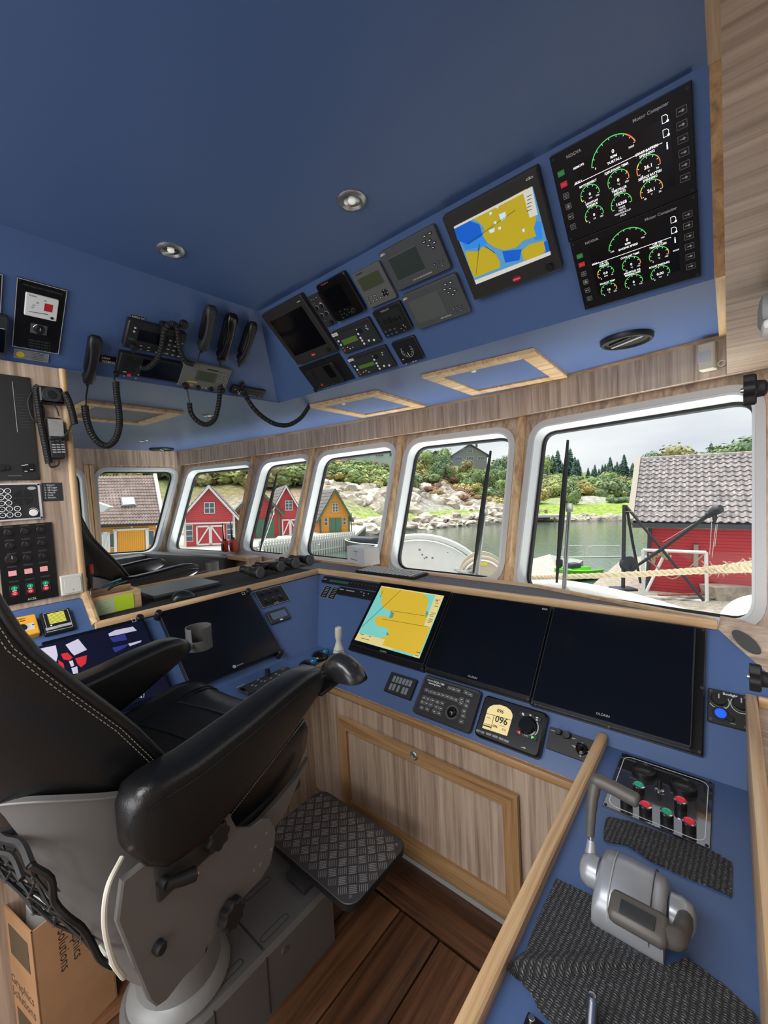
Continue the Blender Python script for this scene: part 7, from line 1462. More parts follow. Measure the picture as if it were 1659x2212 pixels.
def win(o, x, z, w_, h_, y=-.03, fr=TW, nx=2, nz=2, name='window'):
    f = B().ring(rrect(w_, h_), rrect(w_-.14*min(1, w_), h_-.14*min(1, w_)), 0, .06, M(((1, 0, 0, x), (0, 0, -1, y), (0, 1, 0, z), (0, 0, 0, 1)))).out(name, fr, o, smooth=0); B().box((x, y+.02, z), (w_-.1, .03, h_-.1)).out('pane', PANE, f, smooth=0)
    for k in range(1, nx): B().box((x-w_/2+w_*k/nx, y-.02, z), (.05, .04, h_-.1)).out('glazing_bar', fr, f, smooth=0)
    for k in range(1, nz): B().box((x, y-.02, z-h_/2+h_*k/nz), (w_-.1, .04, .05)).out('glazing_bar', fr, f, smooth=0)
def bdoor(o, x0, x1, z0, z1, dm, tm, leaves=2, y=-.04):
    for k in range(leaves):
        a, c = x0+(x1-x0)*k/leaves, x0+(x1-x0)*(k+1)/leaves; l = B().box(((a+c)/2, y, (z0+z1)/2), (c-a-.03, .06, z1-z0)).out('door_leaf', dm, o, smooth=0)
        if tm:
            for zz in (z0+.07, z1-.07): B().box(((a+c)/2, y-.05, zz), (c-a, .04, .13)).out('door_batten', tm, l, smooth=0)
            for xx in (a+.05, c-.05): B().box((xx, y-.05, (z0+z1)/2), (.11, .04, z1-z0)).out('door_batten', tm, l, smooth=0)
            s_ = 1 if k == 0 else -1; B().tube([((a+c)/2-s_*(c-a)*.42, y-.06, z0+.1), ((a+c)/2+s_*(c-a)*.42, y-.06, z1-.1)], .07, 4).out('door_brace', tm, l, smooth=0)
def gable(name, label, px0, px1, pg, pe, pa, d, depth, rot, wall, trim, ov=.35, rows=9):
    """gable fronted boathouse: wall from picture column px0 to px1, ground pg, eave pe, apex pa at distance d"""
    a, c = od(px0, pg, d), od(px1, pg, d); W = (c-a).length; cx = (a+c)/2; k = d/FPX; he = (pg-pe)*k; ha = (pg-pa)*k
    o = othing(name, label, 'boathouse', (cx.x, cx.y, QZ), rot); h = W/2
    B().prism([(-h, 0), (h, 0), (h, he), (0, ha), (-h, he)], 0, depth, M(((1, 0, 0, 0), (0, 0, 1, 0), (0, 1, 0, 0), (0, 0, 0, 1)))).out('wall', wall, o, smooth=0)
    sl = (ha-he)/h
    for s_ in (-1, 1):
        e = V((s_*(h+ov), -ov, he-ov*sl)); r = V((0, -ov, ha+.02)); B().slab([e, r, r+V((0, depth+2*ov, 0)), e+V((0, depth+2*ov, 0))], (0, 0, .10)).out('roof', TILE, o, smooth=0)
        tiled(o, e+V((0, 0, .1)), e+V((0, depth+2*ov, .1)), r+V((0, depth+2*ov, .1)), r+V((0, 0, .1)), max(8, int(depth/.3)), TILE, rows)
        dn = V((0, 0, -.24)); B().slab([e+V((0, -.02, .12)), r+V((0, -.02, .14)), r+V((0, -.02, .14))+dn, e+V((0, -.02, .12))+dn], (0, -.06, 0)).out('barge_board', trim, o, smooth=0)
        B().box((s_*(h-.06), -.02, he/2), (.16, .06, he)).out('corner_board', trim, o, smooth=0)
    return o, W, he, ha
o, W, he, ha = gable('boathouse', 'red boathouse with white trim and white braced doors, the nearer red one', 404, 505, 1178, 1112, 1052, 31, 8, math.radians(20), RW, TW)
win(o, .0, he+.55, .75, .85); bdoor(o, -.95, 1.0, .05, 1.55, RDr, TW); win(o, -1.42, 1.0, .5, 1.25, nx=1, nz=3); win(o, 1.42, 1.0, .5, 1.25, nx=1, nz=3); B().box((0, -.05, 1.72), (3.6, .1, .12)).out('lintel', TW, o, smooth=0)
o, W, he, ha = gable('boathouse', 'dark red boathouse with green trim between the two red ones', 512, 604, 1165, 1108, 1058, 37, 8, math.radians(20), clad('dark_red_boards', (190, 72, 74)), TG)
bdoor(o, -.2, 1.4, .05, 1.7, GDr, None); win(o, -1.0, 1.0, .6, 1.2, fr=TW); win(o, 0, he+.5, .6, .7)
o, W, he, ha = gable('boathouse', 'red boathouse with white trim and red braced doors, the farther red one', 588, 650, 1158, 1105, 1050, 38, 8, math.radians(20), RW, TW)
win(o, .25, he+.65, .7, .9, nz=3); bdoor(o, -.4, 1.1, .05, 1.65, RDr, TW); win(o, -.95, 1.1, .5, 1.2, nz=3); win(o, 1.32, 1.1, .4, 1.1, nx=1, nz=3)
o, W, he, ha = gable('boathouse', 'small orange boathouse with green door and green barge boards', 690, 757, 1147, 1113, 1056, 43, 6, math.radians(24), YW, TG)
win(o, .05, he+.95, .62, .95, fr=TW, nz=3); bdoor(o, -.6, .72, .05, 1.5, GDr, None); win(o, -.95, 1.15, .35, .8, fr=TW, nx=1); win(o, 1.05, 1.15, .35, .8, fr=TW, nx=1)
B().box((1.75, -.2, 1.0), (.09, .09, 2.0)).out('porch_post', TG, o); B().box((-1.55, -.2, 1.0), (.09, .09, 2.0)).out('porch_post', TG, o)
# eaves fronted houses, turned so that the roof slope faces the viewer; lp(): picture point on the house's own upright plane y = yl
def turned(name, label, cat, pxa, pga, da, pxb, db):
    A = od(pxa, pga, da); Bv = od(pxb, pga, db); A.z = QZ; an = math.atan2(Bv.y-A.y, Bv.x-A.x); o = othing(name, label, cat, A, an)
    fx, fy = V((math.cos(an), math.sin(an), 0)), V((-math.sin(an), math.cos(an), 0))
    def lp(px, py, yl):
        r = oray(px, py); E_ = V((0, 0, HW)); p = E_+r*((A+fy*yl-E_).dot(fy)/r.dot(fy)); q = p-A; return V((q.dot(fx), q.dot(fy), q.z))
    return o, lp
o, lp = turned('boathouse', 'orange boathouse with brown tiled roof, garage door and skylight', 'boathouse', 150, 1196, 24.4, 338, 27.6)
he = lp(260, 1134, 0).z; xr_ = lp(338, 1170, 0).x
B().box((xr_/2, 1.6, he/2), (xr_, 3.2, he)).out('wall', YW, o, smooth=0)
e0, e1, r1, r0 = lp(138, 1136, -.35), lp(349, 1131, -.35), lp(331, 1028, 2.9), lp(120, 1031, 2.9)
B().slab([e0, e1, r1, r0], (0, .1, -.12)).out('roof', TILEB, o, smooth=0); tiled(o, e0, e1, r1, r0, 30, TILEB, 16)
B().slab([e1, e1+V((.22, 0, 0)), r1+V((.22, 0, 0)), r1], (0, -.05, .18)).out('barge_board', TW, o, smooth=0); B().box(((e0.x+e1.x)/2, e0.y+.02, (e0.z+e1.z)/2-.08), (e1.x-e0.x, .12, .14)).out('eaves_gutter', DKG, o, smooth=0)
sf_ = lambda py: (py-1133)/(1029-1133)*3.25-.35
q0, q1, q2, q3 = lp(262, 1098, sf_(1098)), lp(294, 1096, sf_(1097)), lp(289, 1078, sf_(1078)), lp(259, 1079, sf_(1079)); up_ = V((0, -.1, .12)); sk = B().slab([q+up_*.3 for q in (q0, q1, q2, q3)], up_).out('skylight', mat('skylight_frame', (120, 126, 130), .5), o, smooth=0); c_ = (q0+q1+q2+q3)/4
B().slab([c_+(q-c_)*.82+up_*1.35 for q in (q0, q1, q2, q3)], (0, -.02, .02)).out('pane', mat('skylight_glass', (206, 214, 220), .1), sk, smooth=0)
X_ = lambda px: lp(px, 1180, 0).x
x0, x1 = X_(254), X_(313); bdoor(o, x0, x1, .02, he*.80, OWd, None, 1)
for px in (249, 317): B().box((X_(px), -.06, he*.42), (.16, .1, he*.84)).out('door_post', TW, o, smooth=0)
B().box(((x0+x1)/2, -.06, he*.83), (x1-x0+.5, .1, .12)).out('lintel', TW, o, smooth=0); win(o, X_(242), he*.5, .34, .95, nx=1, nz=1); win(o, X_(327), he*.5, .36, 1.0, nx=1, nz=1); bdoor(o, X_(219), X_(237), .02, he*.8, TW, TW, 1); B().box((X_(285), -.06, he*.95), (.12, .06, .2)).out('wall_lamp', TW, o)
o2 = othing('white_awning', 'white pointed canvas seen at left edge of the tiled roof', 'awning', od(216, 1093, 21)); B().slab([(-1.2, 0, .55), (.5, 0, -.05), (.15, 0, -.3), (-1.2, 0, -.3)], (0, .3, 0)).out('canvas', TW, o2, smooth=0); B().cyl((-.3, .15, -.3), (-.3, .15, -3.0), .04, 8).out('pole', TW, o2)
# the red barn to the right, its roof tiles laid one by one as far as they show largest
o, lp = turned('barn', 'red boarded barn with weathered grey tiled roof at right', 'barn', 1402, 1275, 14.2, 1640, 12.7)
BR = clad('barn_red_boards', (208, 72, 80), True, .105); he = lp(1410, 1139, 0).z; wl = 9.0
B().box((wl/2, 1.6, he/2), (wl, 3.2, he)).out('wall', BR, o, smooth=0)
e0, r0 = lp(1366, 1131, -.45), lp(1383, 996, 2.5); e1, r1 = V((wl+.5, e0.y, e0.z)), V((wl+.5, r0.y, r0.z))
TB = mat('barn_tile', (140, 132, 132), .7, bump=.4, bscale=30, var=.3, vscale=5); TB2 = mat('barn_tile_lichen', (150, 142, 141), .8, bump=.5, bscale=40, var=.5, vscale=9); TB3 = mat('barn_tile_dark', (130, 123, 124), .75, bump=.4, bscale=30, var=.3, vscale=6)
B().slab([e0, e1, r1, r0], (0, .12, -.15)).out('roof', TB3, o, smooth=0)
ncol, nrow = int((e1-e0).length/.205), 14; nn = (e1-e0).cross(r0-e0).normalized(); nn = nn if nn.z > 0 else -nn; st = B(); ME = {}; ux = (e1-e0)/ncol; up = (r0-e0)/nrow
prf = [(0, .0), (.12, .045), (.3, .06), (.48, .045), (.62, .012), (.85, .0), (1.02, .01)]
for r in range(nrow):
    for c in range(ncol):
        base = e0+ux*c+up*r+nn*.05; one = c < 21; bb = B() if one else st; off_ = V() if one else base
        A_, C_ = (bb.vs([off_+ux*x+up*s_+nn*(z+h0) for x, z in prf]) for s_, h0 in ((0, .05), (1.08, .012))); K_ = bb.vs([off_+ux*x+nn*(z+.02) for x, z in prf])
        for i in range(len(prf)-1): bb.f([A_[i], A_[i+1], C_[i+1], C_[i]]); bb.f([K_[i], K_[i+1], A_[i+1], A_[i]])
        if one:
            key = rnd.choice((0, 0, 1, 1, 2))
            if key not in ME: x = bb.out('roof_tile', [TB, TB2, TB3][key], o, smooth=40); ME[key] = x.data
            else: bb.bm.free(); x = bpy.data.objects.new('roof_tile', ME[key]); COL.objects.link(x); x.parent = o
            x.location = base
st.out('roof_tile_field', TB, o, smooth=40)['kind'] = 'stuff'
B().tube([r0+nn*.05, r1+nn*.05], .11, 8).out('ridge_tiles', TB2, o); B().slab([e0+V((-.16, 0, -.05)), e0+V((.02, 0, -.05)), r0+V((.02, 0, 0)), r0+V((-.16, 0, 0))], (0, -.05, .22)).out('barge_board', mat('weathered_board', (168, 160, 146), .85), o, smooth=0)
B().box(((e0.x+e1.x)/2, e0.y-.04, e0.z-.04), (e1.x-e0.x, .12, .13)).out('gutter', mat('gutter_dark', (66, 70, 76), .5), o); B().cyl((.02, -.12, he), (-.06, -.12, .02), .06, 10).out('downpipe', mat('gutter_dark'), o)
q = lp(1503, 1200, -.06); B().box((q.x, -.08, q.z), (.12, .08, .72)).out('wall_plank', MATS['weathered_board'], o)
# planks lying at the foot of the barn
PLK = [mat('old_plank_%d' % i, c, .9, var=.25, vscale=6) for i, c in enumerate(((168, 158, 144), (146, 134, 120), (150, 84, 72)))]
for k in range(9):
    p = oz(rnd.uniform(1440, 1600), rnd.uniform(1279, 1294), QZ+.05); x = B().box((0, 0, .03*(1+k % 3)), (rnd.uniform(.8, 1.7), .12, .04), .004).out('plank', PLK[k % 3], smooth=0); oobj(x, p, rnd.uniform(-.35, .25)); tag(x, 'weathered plank in the litter at foot of the red barn', 'plank', 'planks below the barn')
p = oz(1568, 1293, QZ); x = othing('wooden_crate', 'grey wooden tub among the planks below the barn', 'crate', p); B().prism([(-.5, 0), (.5, 0), (.62, .42), (-.62, .42)], -.3, .3, M(((1, 0, 0, 0), (0, 0, 1, 0), (0, 1, 0, 0), (0, 0, 0, 1)))).out('side', PLK[0], x, smooth=0)
# derrick crane
CRM = mat('derrick_black', (44, 48, 52), .5); cd_ = 13.4; cb_ = oz(1345, 1272, QZ); o = othing('derrick_crane', 'black derrick crane with long boom before the barn', 'crane', cb_); lc = lambda x, y, d=cd_: local(o, od(*z7(x, y), d))
B().tube([lc(730, 1398), lc(738, 862)], .058, 10).out('mast', CRM, o); B().tube([lc(752, 868), lc(790, 1100, cd_+.5), lc(842, 1362, cd_+1.0)], .045, 8).out('brace', CRM, o); B().tube([lc(745, 866), lc(965, 1130, 12.6), lc(1248, 1478, 11.9)], .042, 8).out('brace', CRM, o)
B().tube([lc(755, 1295), lc(985, 1142, 12.3), lc(1280, 925, 10.9)], [.04, .052, .052], 10).out('boom', CRM, o); B().tube([lc(1270, 932, 10.9), lc(1330, 893, 10.7), lc(1358, 884, 10.6)], [.08, .13, .10], 10).out('boom_head', CRM, o); B().tube([lc(1320, 915, 10.7), lc(1318, 945, 10.7), lc(1316, 980, 10.7)], [.03, .06, .02], 8).out('hook_block', CRM, o)
b = B()
for pa_, pb in (((745, 905), (1280, 915)), ((1300, 940), (1285, 1180)), ((1326, 985), (1300, 1200)), ((1335, 985), (1318, 1130)), ((985, 1100), (1180, 985))): b.tube([lc(*pa_, 11.6 if pa_[0] < 1000 else 10.7), lc(*pb, 10.7)], .007, 4)
b.out('cables', mat('cable_pale', (190, 186, 180), .7), o)['kind'] = 'stuff'; B().box(lc(730, 1400), (.7, .5, .08), .02).out('base_plate', CRM, o); B().lathe([(.25, -.1), (.25, .1), (.1, .12), (0, .12)], 18, M.Translation(lc(765, 1242)) @ M.Rotation(1.4, 4, 'X')).out('winch', CRM, o)
# white pipe frame with tied rope
FRM = mat('frame_white', (226, 226, 222), .5); o = othing('pipe_frame', 'white rectangular pipe frame with tied ropes before red barn', 'frame', oz(*z7(860, 1450), QZ)); lc2 = lambda x, y, d=13.2: local(o, od(*z7(x, y), d)); fd = oz(*z7(860, 1450), QZ).y; fd2 = oz(*z7(1270, 1482), QZ).y
cs_ = [lc2(860, 1450, fd), lc2(857, 1152, fd), lc2(1262, 1167, fd2), lc2(1268, 1480, fd2)]
for k, (p, q) in enumerate(zip(cs_, cs_[1:]+cs_[:1])): B().tube([p, q], .05, 8).out('pipe', FRM, o)
B().tube([lc2(1003, 1165, fd), lc2(868, 1440, fd)], .045, 8).out('pipe', FRM, o); RPM = mat('rope_pale', (172, 160, 134), .9, bump=.6, bscale=60); b = B()
for k in range(10): a = k*.63; x, y = (930 if k < 5 else 1000)+rnd.uniform(-25, 25), 1170+rnd.uniform(-12, 22); b.tube(catmull([lc2(x-18, y-10, fd-.08), lc2(x+10, y+rnd.uniform(10, 60), fd-.1), lc2(x+16, y-5, fd-.06)], 5), .028, 6)
b.tube(catmull([lc2(870, 1200, fd-.05), lc2(960, 1270, fd-.05), lc2(1060, 1335, fd-.1), lc2(1255, 1175, fd2)], 8), .018, 6); b.out('tied_rope', RPM, o)['kind'] = 'stuff'
# floating dock, gangway with rails
DKM = mat('dock_planks', (178, 172, 160), .9, var=.2, vscale=3); o = othing('floating_dock', 'grey planked floating dock beyond the green boat', 'dock', oz(*z7(300, 1250), .55)); P4 = [oz(*z7(*q), .55) for q in ((90, 1225), (262, 1178), (475, 1212), (330, 1325), (60, 1325))]
B().slab([local(o, q-V((0, 0, .05))) for q in P4], (0, 0, -.45)).out('float', mat('float_grey', (150, 150, 146), .8), o, smooth=0)
n = 13
for k in range(n):
    a, c = P4[0].lerp(P4[4], k/n), P4[0].lerp(P4[4], (k+.93)/n); a2, c2 = P4[1].lerp(P4[2], .02).lerp(P4[2].lerp(P4[3], .99), k/n), P4[1].lerp(P4[3], (k+.93)/n); a2 = P4[1].lerp(P4[3], k/n)
    B().slab([local(o, q) for q in (a, a2, c2, c)], (0, 0, -.04)).out('plank', DKM, o, smooth=0)
o = othing('gangway', 'thin railed gangway crossing behind the floating dock', 'gangway', oz(*z7(500, 1190), .8)); gl = lambda x, y, d: local(o, od(*z7(x, y), d))
for (xa, ya, xb, yb) in ((300, 1200, 720, 1195), ): B().tube([gl(xa, ya, 24), gl(xb, yb, 24)], .06, 6).out('deck_edge', GFR, o)
for (xa, xb) in ((345, 480), (505, 715)): B().tube(catmull([gl(xa, 1195, 24), gl(xa+4, 1140, 24), gl(xa+18, 1128, 24), gl((xa+xb)/2, 1125, 24), gl(xb-14, 1126, 24), gl(xb, 1136, 24), gl(xb, 1195, 24)], 4), .025, 6).out('rail', GFR, o)
# boats
def boat(label, loc, rz, L_, W_, H_, hull, inner, extra=None):
    o = othing('small_boat', label, 'boat', loc, rz); R = []
    for t, w_, z0, zt in ((-1, .75, .0, .85), (-.6, .92, -.05, .86), (0, 1, -.08, .9), (.5, .82, -.05, 1.0), (.82, .42, .1, 1.1), (1, .03, .5, 1.2)):
        R.append([(t*L_/2, x*W_/2*w_, z*H_) for x, z in ((-1, zt), (-.92, (z0+zt)/2), (-.5, z0+.05), (0, z0), (.5, z0+.05), (.92, (z0+zt)/2), (1, zt), (.86, zt), (.8, .35), (-.8, .35), (-.86, zt))])
    B().loft(R).out('hull', hull, o, smooth=40); B().tube([(x, y, z+.02) for x, y, z in [r[0] for r in R]]+[(x, y, z+.02) for x, y, z in [r[6] for r in R[::-1]]], .05, 6).out('gunwale', inner, o)
    for t in (-.4, .15): B().box((t*L_/2, 0, H_*.65), (.3, W_*.8, .05)).out('thwart', inner, o)
    return o
GB_ = mat('boat_green', (122, 214, 60), .4); WB = mat('boat_white', (232, 234, 232), .4); GY = mat('boat_grey', (128, 132, 134), .5)
o = boat('bright green small boat with outboard motor below the window', oz(1245, 1250, .05), math.radians(200), 3.0, 1.25, .55, GB_, GB_); B().box((1.2, 0, .95), (.3, .3, .45), .08).out('outboard_motor', mat('outboard_black', (40, 44, 48), .4), o); B().box((1.2, 0, .45), (.14, .12, .6), .02).out('motor_leg', mat('outboard_black'), o); B().box((.2, 0, .75), (.7, .5, .3), .1).out('cover', mat('boat_cover_dark', (56, 62, 70), .6), o)
o = boat('grey motorboat with dark cover moored at the picket screen', oz(792, 1190, .05), math.radians(150), 4.8, 1.8, .8, GY, WB); B().box((.2, 0, 1.0), (2.4, 1.4, .5), .2).out('cover', mat('boat_cover_dark'), o)
o = boat('white boat with wheelhouse moored below the red boathouses', oz(625, 1196, .1), math.radians(190), 5.2, 1.9, .9, WB, WB); B().box((.3, 0, 1.2), (1.5, 1.3, .6), .15).out('cabin', WB, o)
# own foredeck gear
OWN = mat('ship_white', (206, 208, 206), .45, var=.05, vscale=6)
def iw(pl_d, x, y): return EYEP+ray(x, y)*pl_d/ray(x, y).y          # ship point at forward distance
struct(B().slab([(-4.9, 2.3, -.55), (1.2, 2.3, -.55), (.6, 4.6, -.55), (-1.6, 6.4, -.55), (-4.2, 5.2, -.55)], (0, 0, -.06)).out('floor_foredeck', OWN), 'white painted foredeck below the windows')
o = thing('winch_shield', 'big round white steel shield on foredeck beyond the window', 'shield', iw(4.6, 905, 1330)); T = -o.matrix_world.translation; cw = -T; rad = (iw(4.6, 905, 1168)-cw).length
sm_ = M.Rotation(.62, 4, 'Z') @ M.Rotation(math.pi/2, 4, 'X')
B().lathe([(rad, -.1), (rad, .02), (rad*.9, .05), (rad*.5, .08), (0, .09)], 48, sm_).out('disc', OWN, o); B().tube([sm_ @ V((rad*1.06*math.cos(a), rad*1.06*math.sin(a), .02)) for a in [math.pi*k/30 for k in range(31)]], .035, 10).out('rim_pipe', OWN, o); B().box((0, .1, -rad*.8), (.5, .3, rad*1.2), .04).out('stand', OWN, o)
b = B()
for k in range(30): a = rnd.uniform(.1, 3.0); r = rnd.uniform(.5, .93)*rad; b.lathe([(rnd.uniform(.006, .016), .09-(r/rad)**2*.045), (0, .093-(r/rad)**2*.04)], 6, sm_ @ M.Translation((r*math.cos(a), r*math.sin(a), 0)))
b.out('paint_chips', mat('chip_grey', (110, 110, 108), .8), o, smooth=0)['kind'] = 'stuff'
o = thing('winch_reel', 'beige rope reel with round flange on the foredeck', 'reel', iw(4.0, 1043, 1250)); rm = M.Rotation(.5, 4, 'Z') @ M.Rotation(math.pi/2, 4, 'X'); BGE = mat('reel_beige', (186, 178, 162), .6)
B().lathe([(.25, 0), (.25, .03), (.235, .035), (.20, .02), (.19, .02), (0, .02)], 40, rm).out('flange', BGE, o); B().lathe([(.25, -.3), (.25, -.27), (.14, -.26), (.14, 0)], 36, rm).out('drum', BGE, o); B().tube([rm @ V((.205*math.cos(a), .205*math.sin(a), .035)) for a in [2*math.pi*k/36 for k in range(36)]], .010, 6, closed=True).out('flange_ring', WB, o); B().box((0, .1, -.35), (.3, .3, .4), .02).out('bracket', OWN, o)
b = B(); b.prism(rrect(.11, .035), .036, .038, rm @ M.Translation((0, .17, 0))); b.out('yellow_label', mat('label_yellow2', (210, 190, 80), .6), o)
o = thing('rope_heap', 'tangled grey rope beside the beige reel', 'rope', iw(3.9, 1003, 1240)); b = B()
for k in range(9): b.tube(catmull([(rnd.uniform(-.10, .10), rnd.uniform(-.08, .08), rnd.uniform(-.02, .06)) for _ in range(5)], 5), .012, 6)
b.out('strands', mat('rope_grey', (150, 152, 152), .9), o)['kind'] = 'stuff'; B().box((0, .05, -.15), (.3, .2, .22), .02).out('block', OWN, o)
o = thing('bulwark_rail', 'white curved bulwark rail with posts across the foredeck', 'rail', iw(4.2, 1300, 1280)); T = o.matrix_world.translation; R_ = [iw(d, x, y)-T for d, x, y in ((4.6, 1120, 1262), (4.5, 1180, 1262), (4.4, 1240, 1268), (4.2, 1320, 1284), (3.9, 1400, 1306), (3.6, 1480, 1332), (3.3, 1560, 1362))]
B().tube(catmull(R_, 6), .058, 12).out('rail_pipe', OWN, o)
for k in (1, 3, 5): B().tube([R_[k], R_[k]+V((0, .05, -.6))], [.05, .06], 10).out('post', OWN, o)
B().tube(catmull([q+V((0, .02, -.35)) for q in R_], 6), .03, 8).out('lower_pipe', OWN, o)
o = thing('round_fender', 'large white round buoy at lower right of the big window', 'buoy', iw(3.0, 1655, 1368)); rb = (iw(3.0, 1550, 1368)-iw(3.0, 1655, 1368)).length; t = bmesh.new(); bmesh.ops.create_uvsphere(t, u_segments=40, v_segments=24, radius=rb); b = B(); b.merge(t); b.out('ball', mat('buoy_white', (190, 192, 192), .5, bump=.4, bscale=40, var=.06, vscale=20), o); B().lathe([(.03, rb*.97), (.03, rb*1.1), (.015, rb*1.15)], 14).out('eye', WB, o)
# mooring rope: three laid strands, frayed towards starboard
o = thing('mooring_rope', 'pale laid mooring rope stretched across big window, frayed at right', 'rope', iw(3.2, 1300, 1243)); T = o.matrix_world.translation; ctl = [iw(d, *z7(x, y))-T for d, x, y in ((3.9, -400, 1345), (3.7, 105, 1330), (3.5, 380, 1322), (3.3, 850, 1305), (3.1, 1265, 1280), (2.9, 1580, 1255), (2.7, 1900, 1225))]; P_ = catmull(ctl, 40)
for s_ in range(3):
    pts = []
    for i, q in enumerate(P_):
        a = 2*math.pi*s_/3+i*.55; r = .011+.007*max(0, (i-165)/70); pts.append(q+V((0, r*math.cos(a), r*math.sin(a))))
    B().tube(pts, [.0115+.008*max(0, min(1, (i-160)/30)) for i in range(len(P_))], 7).out('strand', RPM, o)
b = B()
for k in range(260):
    i = rnd.randint(158, len(P_)-1); q = P_[i]+V((rnd.uniform(-.02, .02), rnd.uniform(-.02, .02), rnd.uniform(-.025, .025))); b.tube([q, q+V((rnd.uniform(-.05, .05), rnd.uniform(-.02, .02), rnd.uniform(-.035, .035)))], .0022, 4)
b.out('frayed_yarn', RPM, o, smooth=0)['kind'] = 'stuff'
# wipers, just outside the panes
def wiper(label, i, zz, blade, arm):
    pl = (wtop(i)-V((0, 0, 0)), None, None); A, C = wtop(i), wtop(i+1); u = (C-A).normalized(); n_ = u.cross(V((0, LEAN, 1)).normalized()); n_ = -n_ if n_.dot(EYEP-A) < 0 else n_; pl = (A, n_, u); q = lambda p, off: on(pl, *zz(*p), off)
    o = thing('window_wiper', label, 'wiper', q(blade[1], -.14), 'window wipers'); T = o.matrix_world.translation
    a, c = q(blade[0], -.125)-T, q(blade[1], -.125)-T; B().tube([a, a.lerp(c, .25), a.lerp(c, .6), c], [.008, .015, .018, .007], 8, sq=.7).out('blade', RUB, o)
    for s_ in (-1, 1): B().tube([q((arm[0][0]+s_*6, arm[0][1]), -.15)-T, q((arm[1][0]+s_*8, arm[1][1]), -.16)-T], .006, 8).out('arm', ALU, o)
    B().box(q(arm[0], -.14)-T, (.035, .02, .05), .006).out('joint', ALU, o); B().lathe([(.022, -.03), (.022, .03), (.012, .04)], 16, M.Translation(q(arm[1], -.16)-T) @ M.Rotation(math.pi/2, 4, 'X')).out('spindle', ALU, o)
wiper('black upright wiper with silver arm on the big starboard window', 4, z7, ((376, 448), (304, 1362)), ((386, 880), (350, 1420)))
wiper('black slanting wiper with silver arm on window left of the big one', 3, z6, ((1327, 445), (1203, 1322)), ((1285, 885), (1228, 1350)))
wiper('black wiper with pale arm on the narrow third window', 1, z5, ((1212, 395), (1110, 862)), ((1188, 625), (1108, 850)))
# houses on the hill
def hill_house(label, px0, px1, py, d, h, gablef, wall, nwin, roofc, h2=2.6):
    a, c = od(px0, py, d), od(px1, py, d); W = c.x-a.x; o = othing('hill_house', label, 'house', ((a.x+c.x)/2, d, a.z)); rfm = mat('hill_roof_'+roofc, dict(dark=(92, 94, 98), grey=(140, 144, 148))[roofc], .7)
    if gablef:
        B().prism([(-W/2, -3), (W/2, -3), (W/2, h*.42), (0, h), (-W/2, h*.42)], 0, 9, M(((1, 0, 0, 0), (0, 0, 1, 0), (0, 1, 0, 0), (0, 0, 0, 1)))).out('wall', wall, o, smooth=0)
        for s_ in (-1, 1): B().slab([(s_*(W/2+1.0), -.8, h*.42-.7), (0, -.8, h+.25), (0, 10, h+.25), (s_*(W/2+1.0), 10, h*.42-.7)], (0, 0, .3)).out('roof', rfm, o, smooth=0)
        B().box((W*.25, 3, h+.2), (.7, .7, 1.2)).out('chimney', rfm, o)
        win(o, 0, h*.66, W*.16, h*.22, -.08)
    else:
        B().box((0, 3, h/2-1.5), (W, 6, h+3)).out('wall', wall, o, smooth=0); B().box((0, 3, h+.15), (W+1, 7.4, .35)).out('roof', rfm, o, smooth=0)
    for k in range(nwin): win(o, -W/2+W*(k+.5)/nwin, h*.2 if gablef else h*.58, W/nwin*.62, h*.2 if gablef else h*.5, -.08, TW, 3, 1)
    return o
hill_house('dark grey gabled house on hilltop above the bay', 978, 1052, 998, 150, 6.0, True, mat('house_grey', (138, 138, 138), .8), 3, 'dark')
hill_house('long pale green house with grey roof on the hilltop', 715, 865, 999, 112, 4.2, False, mat('house_pale_green', (176, 200, 184), .8), 5, 'grey')
hill_house('blue grey house at the top edge of the second window', 425, 510, 1030, 96, 3.2, False, mat('house_blue_grey', (110, 122, 146), .8), 4, 'dark')
o = othing('balcony_lattice', 'dark lattice balcony below the blue grey house', 'balcony', od(470, 1026, 94)); b = B()
for k in range(7): b.tube([(-4.4+k*1.3, 0, -.9), (-3.1+k*1.3, 0, .5)], .07, 4); b.tube([(-3.1+k*1.3, 0, -.9), (-4.4+k*1.3, 0, .5)], .07, 4)
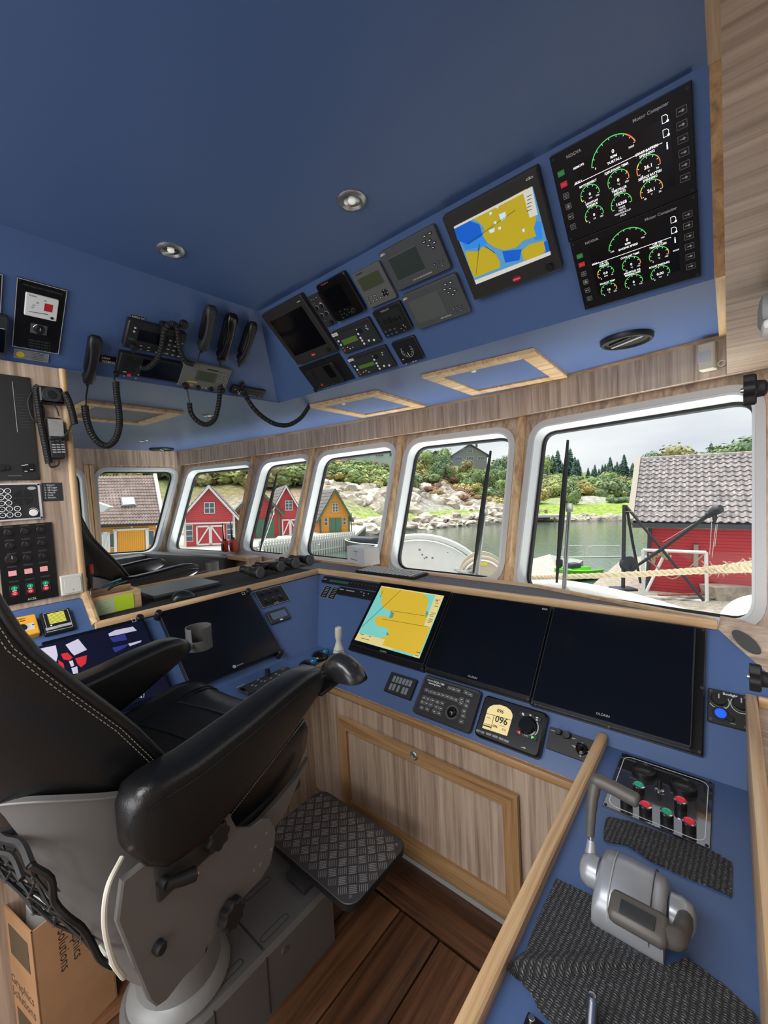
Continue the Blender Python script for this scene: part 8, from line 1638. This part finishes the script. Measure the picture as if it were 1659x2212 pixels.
b.out('lattice', mat('lattice_dark', (70, 78, 96), .7), o, smooth=0)['kind'] = 'stuff'; B().box((.2, 0, .55), (10, .2, .15)).out('hand_rail', MATS['lattice_dark'], o)
hill_house('small dark house on hill left of the grey gabled one', 925, 955, 998, 145, 3.4, True, mat('house_grey'), 2, 'dark')
# road railing, picnic table, lamp posts
o = othing('roadside_railing', 'wooden railing along the road above the rocky bank', 'railing', od(1005, 1107, 84)); r0_ = lambda x, y, d=84: local(o, od(x, y, d))
for dy in (0, 6): B().tube([r0_(975, 1100+dy), r0_(1020, 1112+dy)], .06, 5).out('rail', mat('old_wood_grey', (170, 160, 144), .9), o)
for k in range(7): x = 975+45*k/6; y = 1100+12*k/6; B().tube([r0_(x, y-2), r0_(x, y+9)], .06, 5).out('post', MATS['old_wood_grey'], o)
o = othing('lawn_bench', 'grey picnic table on the jetty at left end of the lawn', 'table', od(1171, 1109, 86)); WG = MATS['old_wood_grey']; B().box((0, 0, .75), (2.4, .9, .08)).out('table_top', WG, o)
for s_ in (-1, 1): B().box((0, s_*.8, .42), (2.4, .3, .06)).out('bench_seat', WG, o); B().box((s_*.8, 0, .36), (.1, 1.6, .72)).out('trestle', WG, o)
o = othing('stone_jetty', 'low grey jetty under the picnic table', 'jetty', od(1172, 1116, 82)); B().box((0, 0, .1), (6.5, 2.6, .5), .05).out('deck', CON, o); [B().cyl((s_*2.4, 0, -.2), (s_*2.4, 0, -1.4), .15, 8).out('pile', WG, o) for s_ in (-1, 1)]
for px, y0, y1, d, lab in ((1186, 1007, 1064, 110, 'thin pale lamp post left of the wiper on lawn side'), (1300, 1022, 1038, 140, 'thin pale lamp post among bushes right of the wiper'), (1555, 972, 990, 130, 'thin pale lamp post showing above the barn roof')):
    p = od(px, y1, d); o = othing('lamp_post', lab, 'lamp post', p); B().cyl((0, 0, -1), (0, 0, (y1-y0)*d/FPX), .09, 8).out('pole', GFR, o); B().box((.25, 0, (y1-y0)*d/FPX), (.6, .2, .12), .03).out('lamp_head', GFR, o)
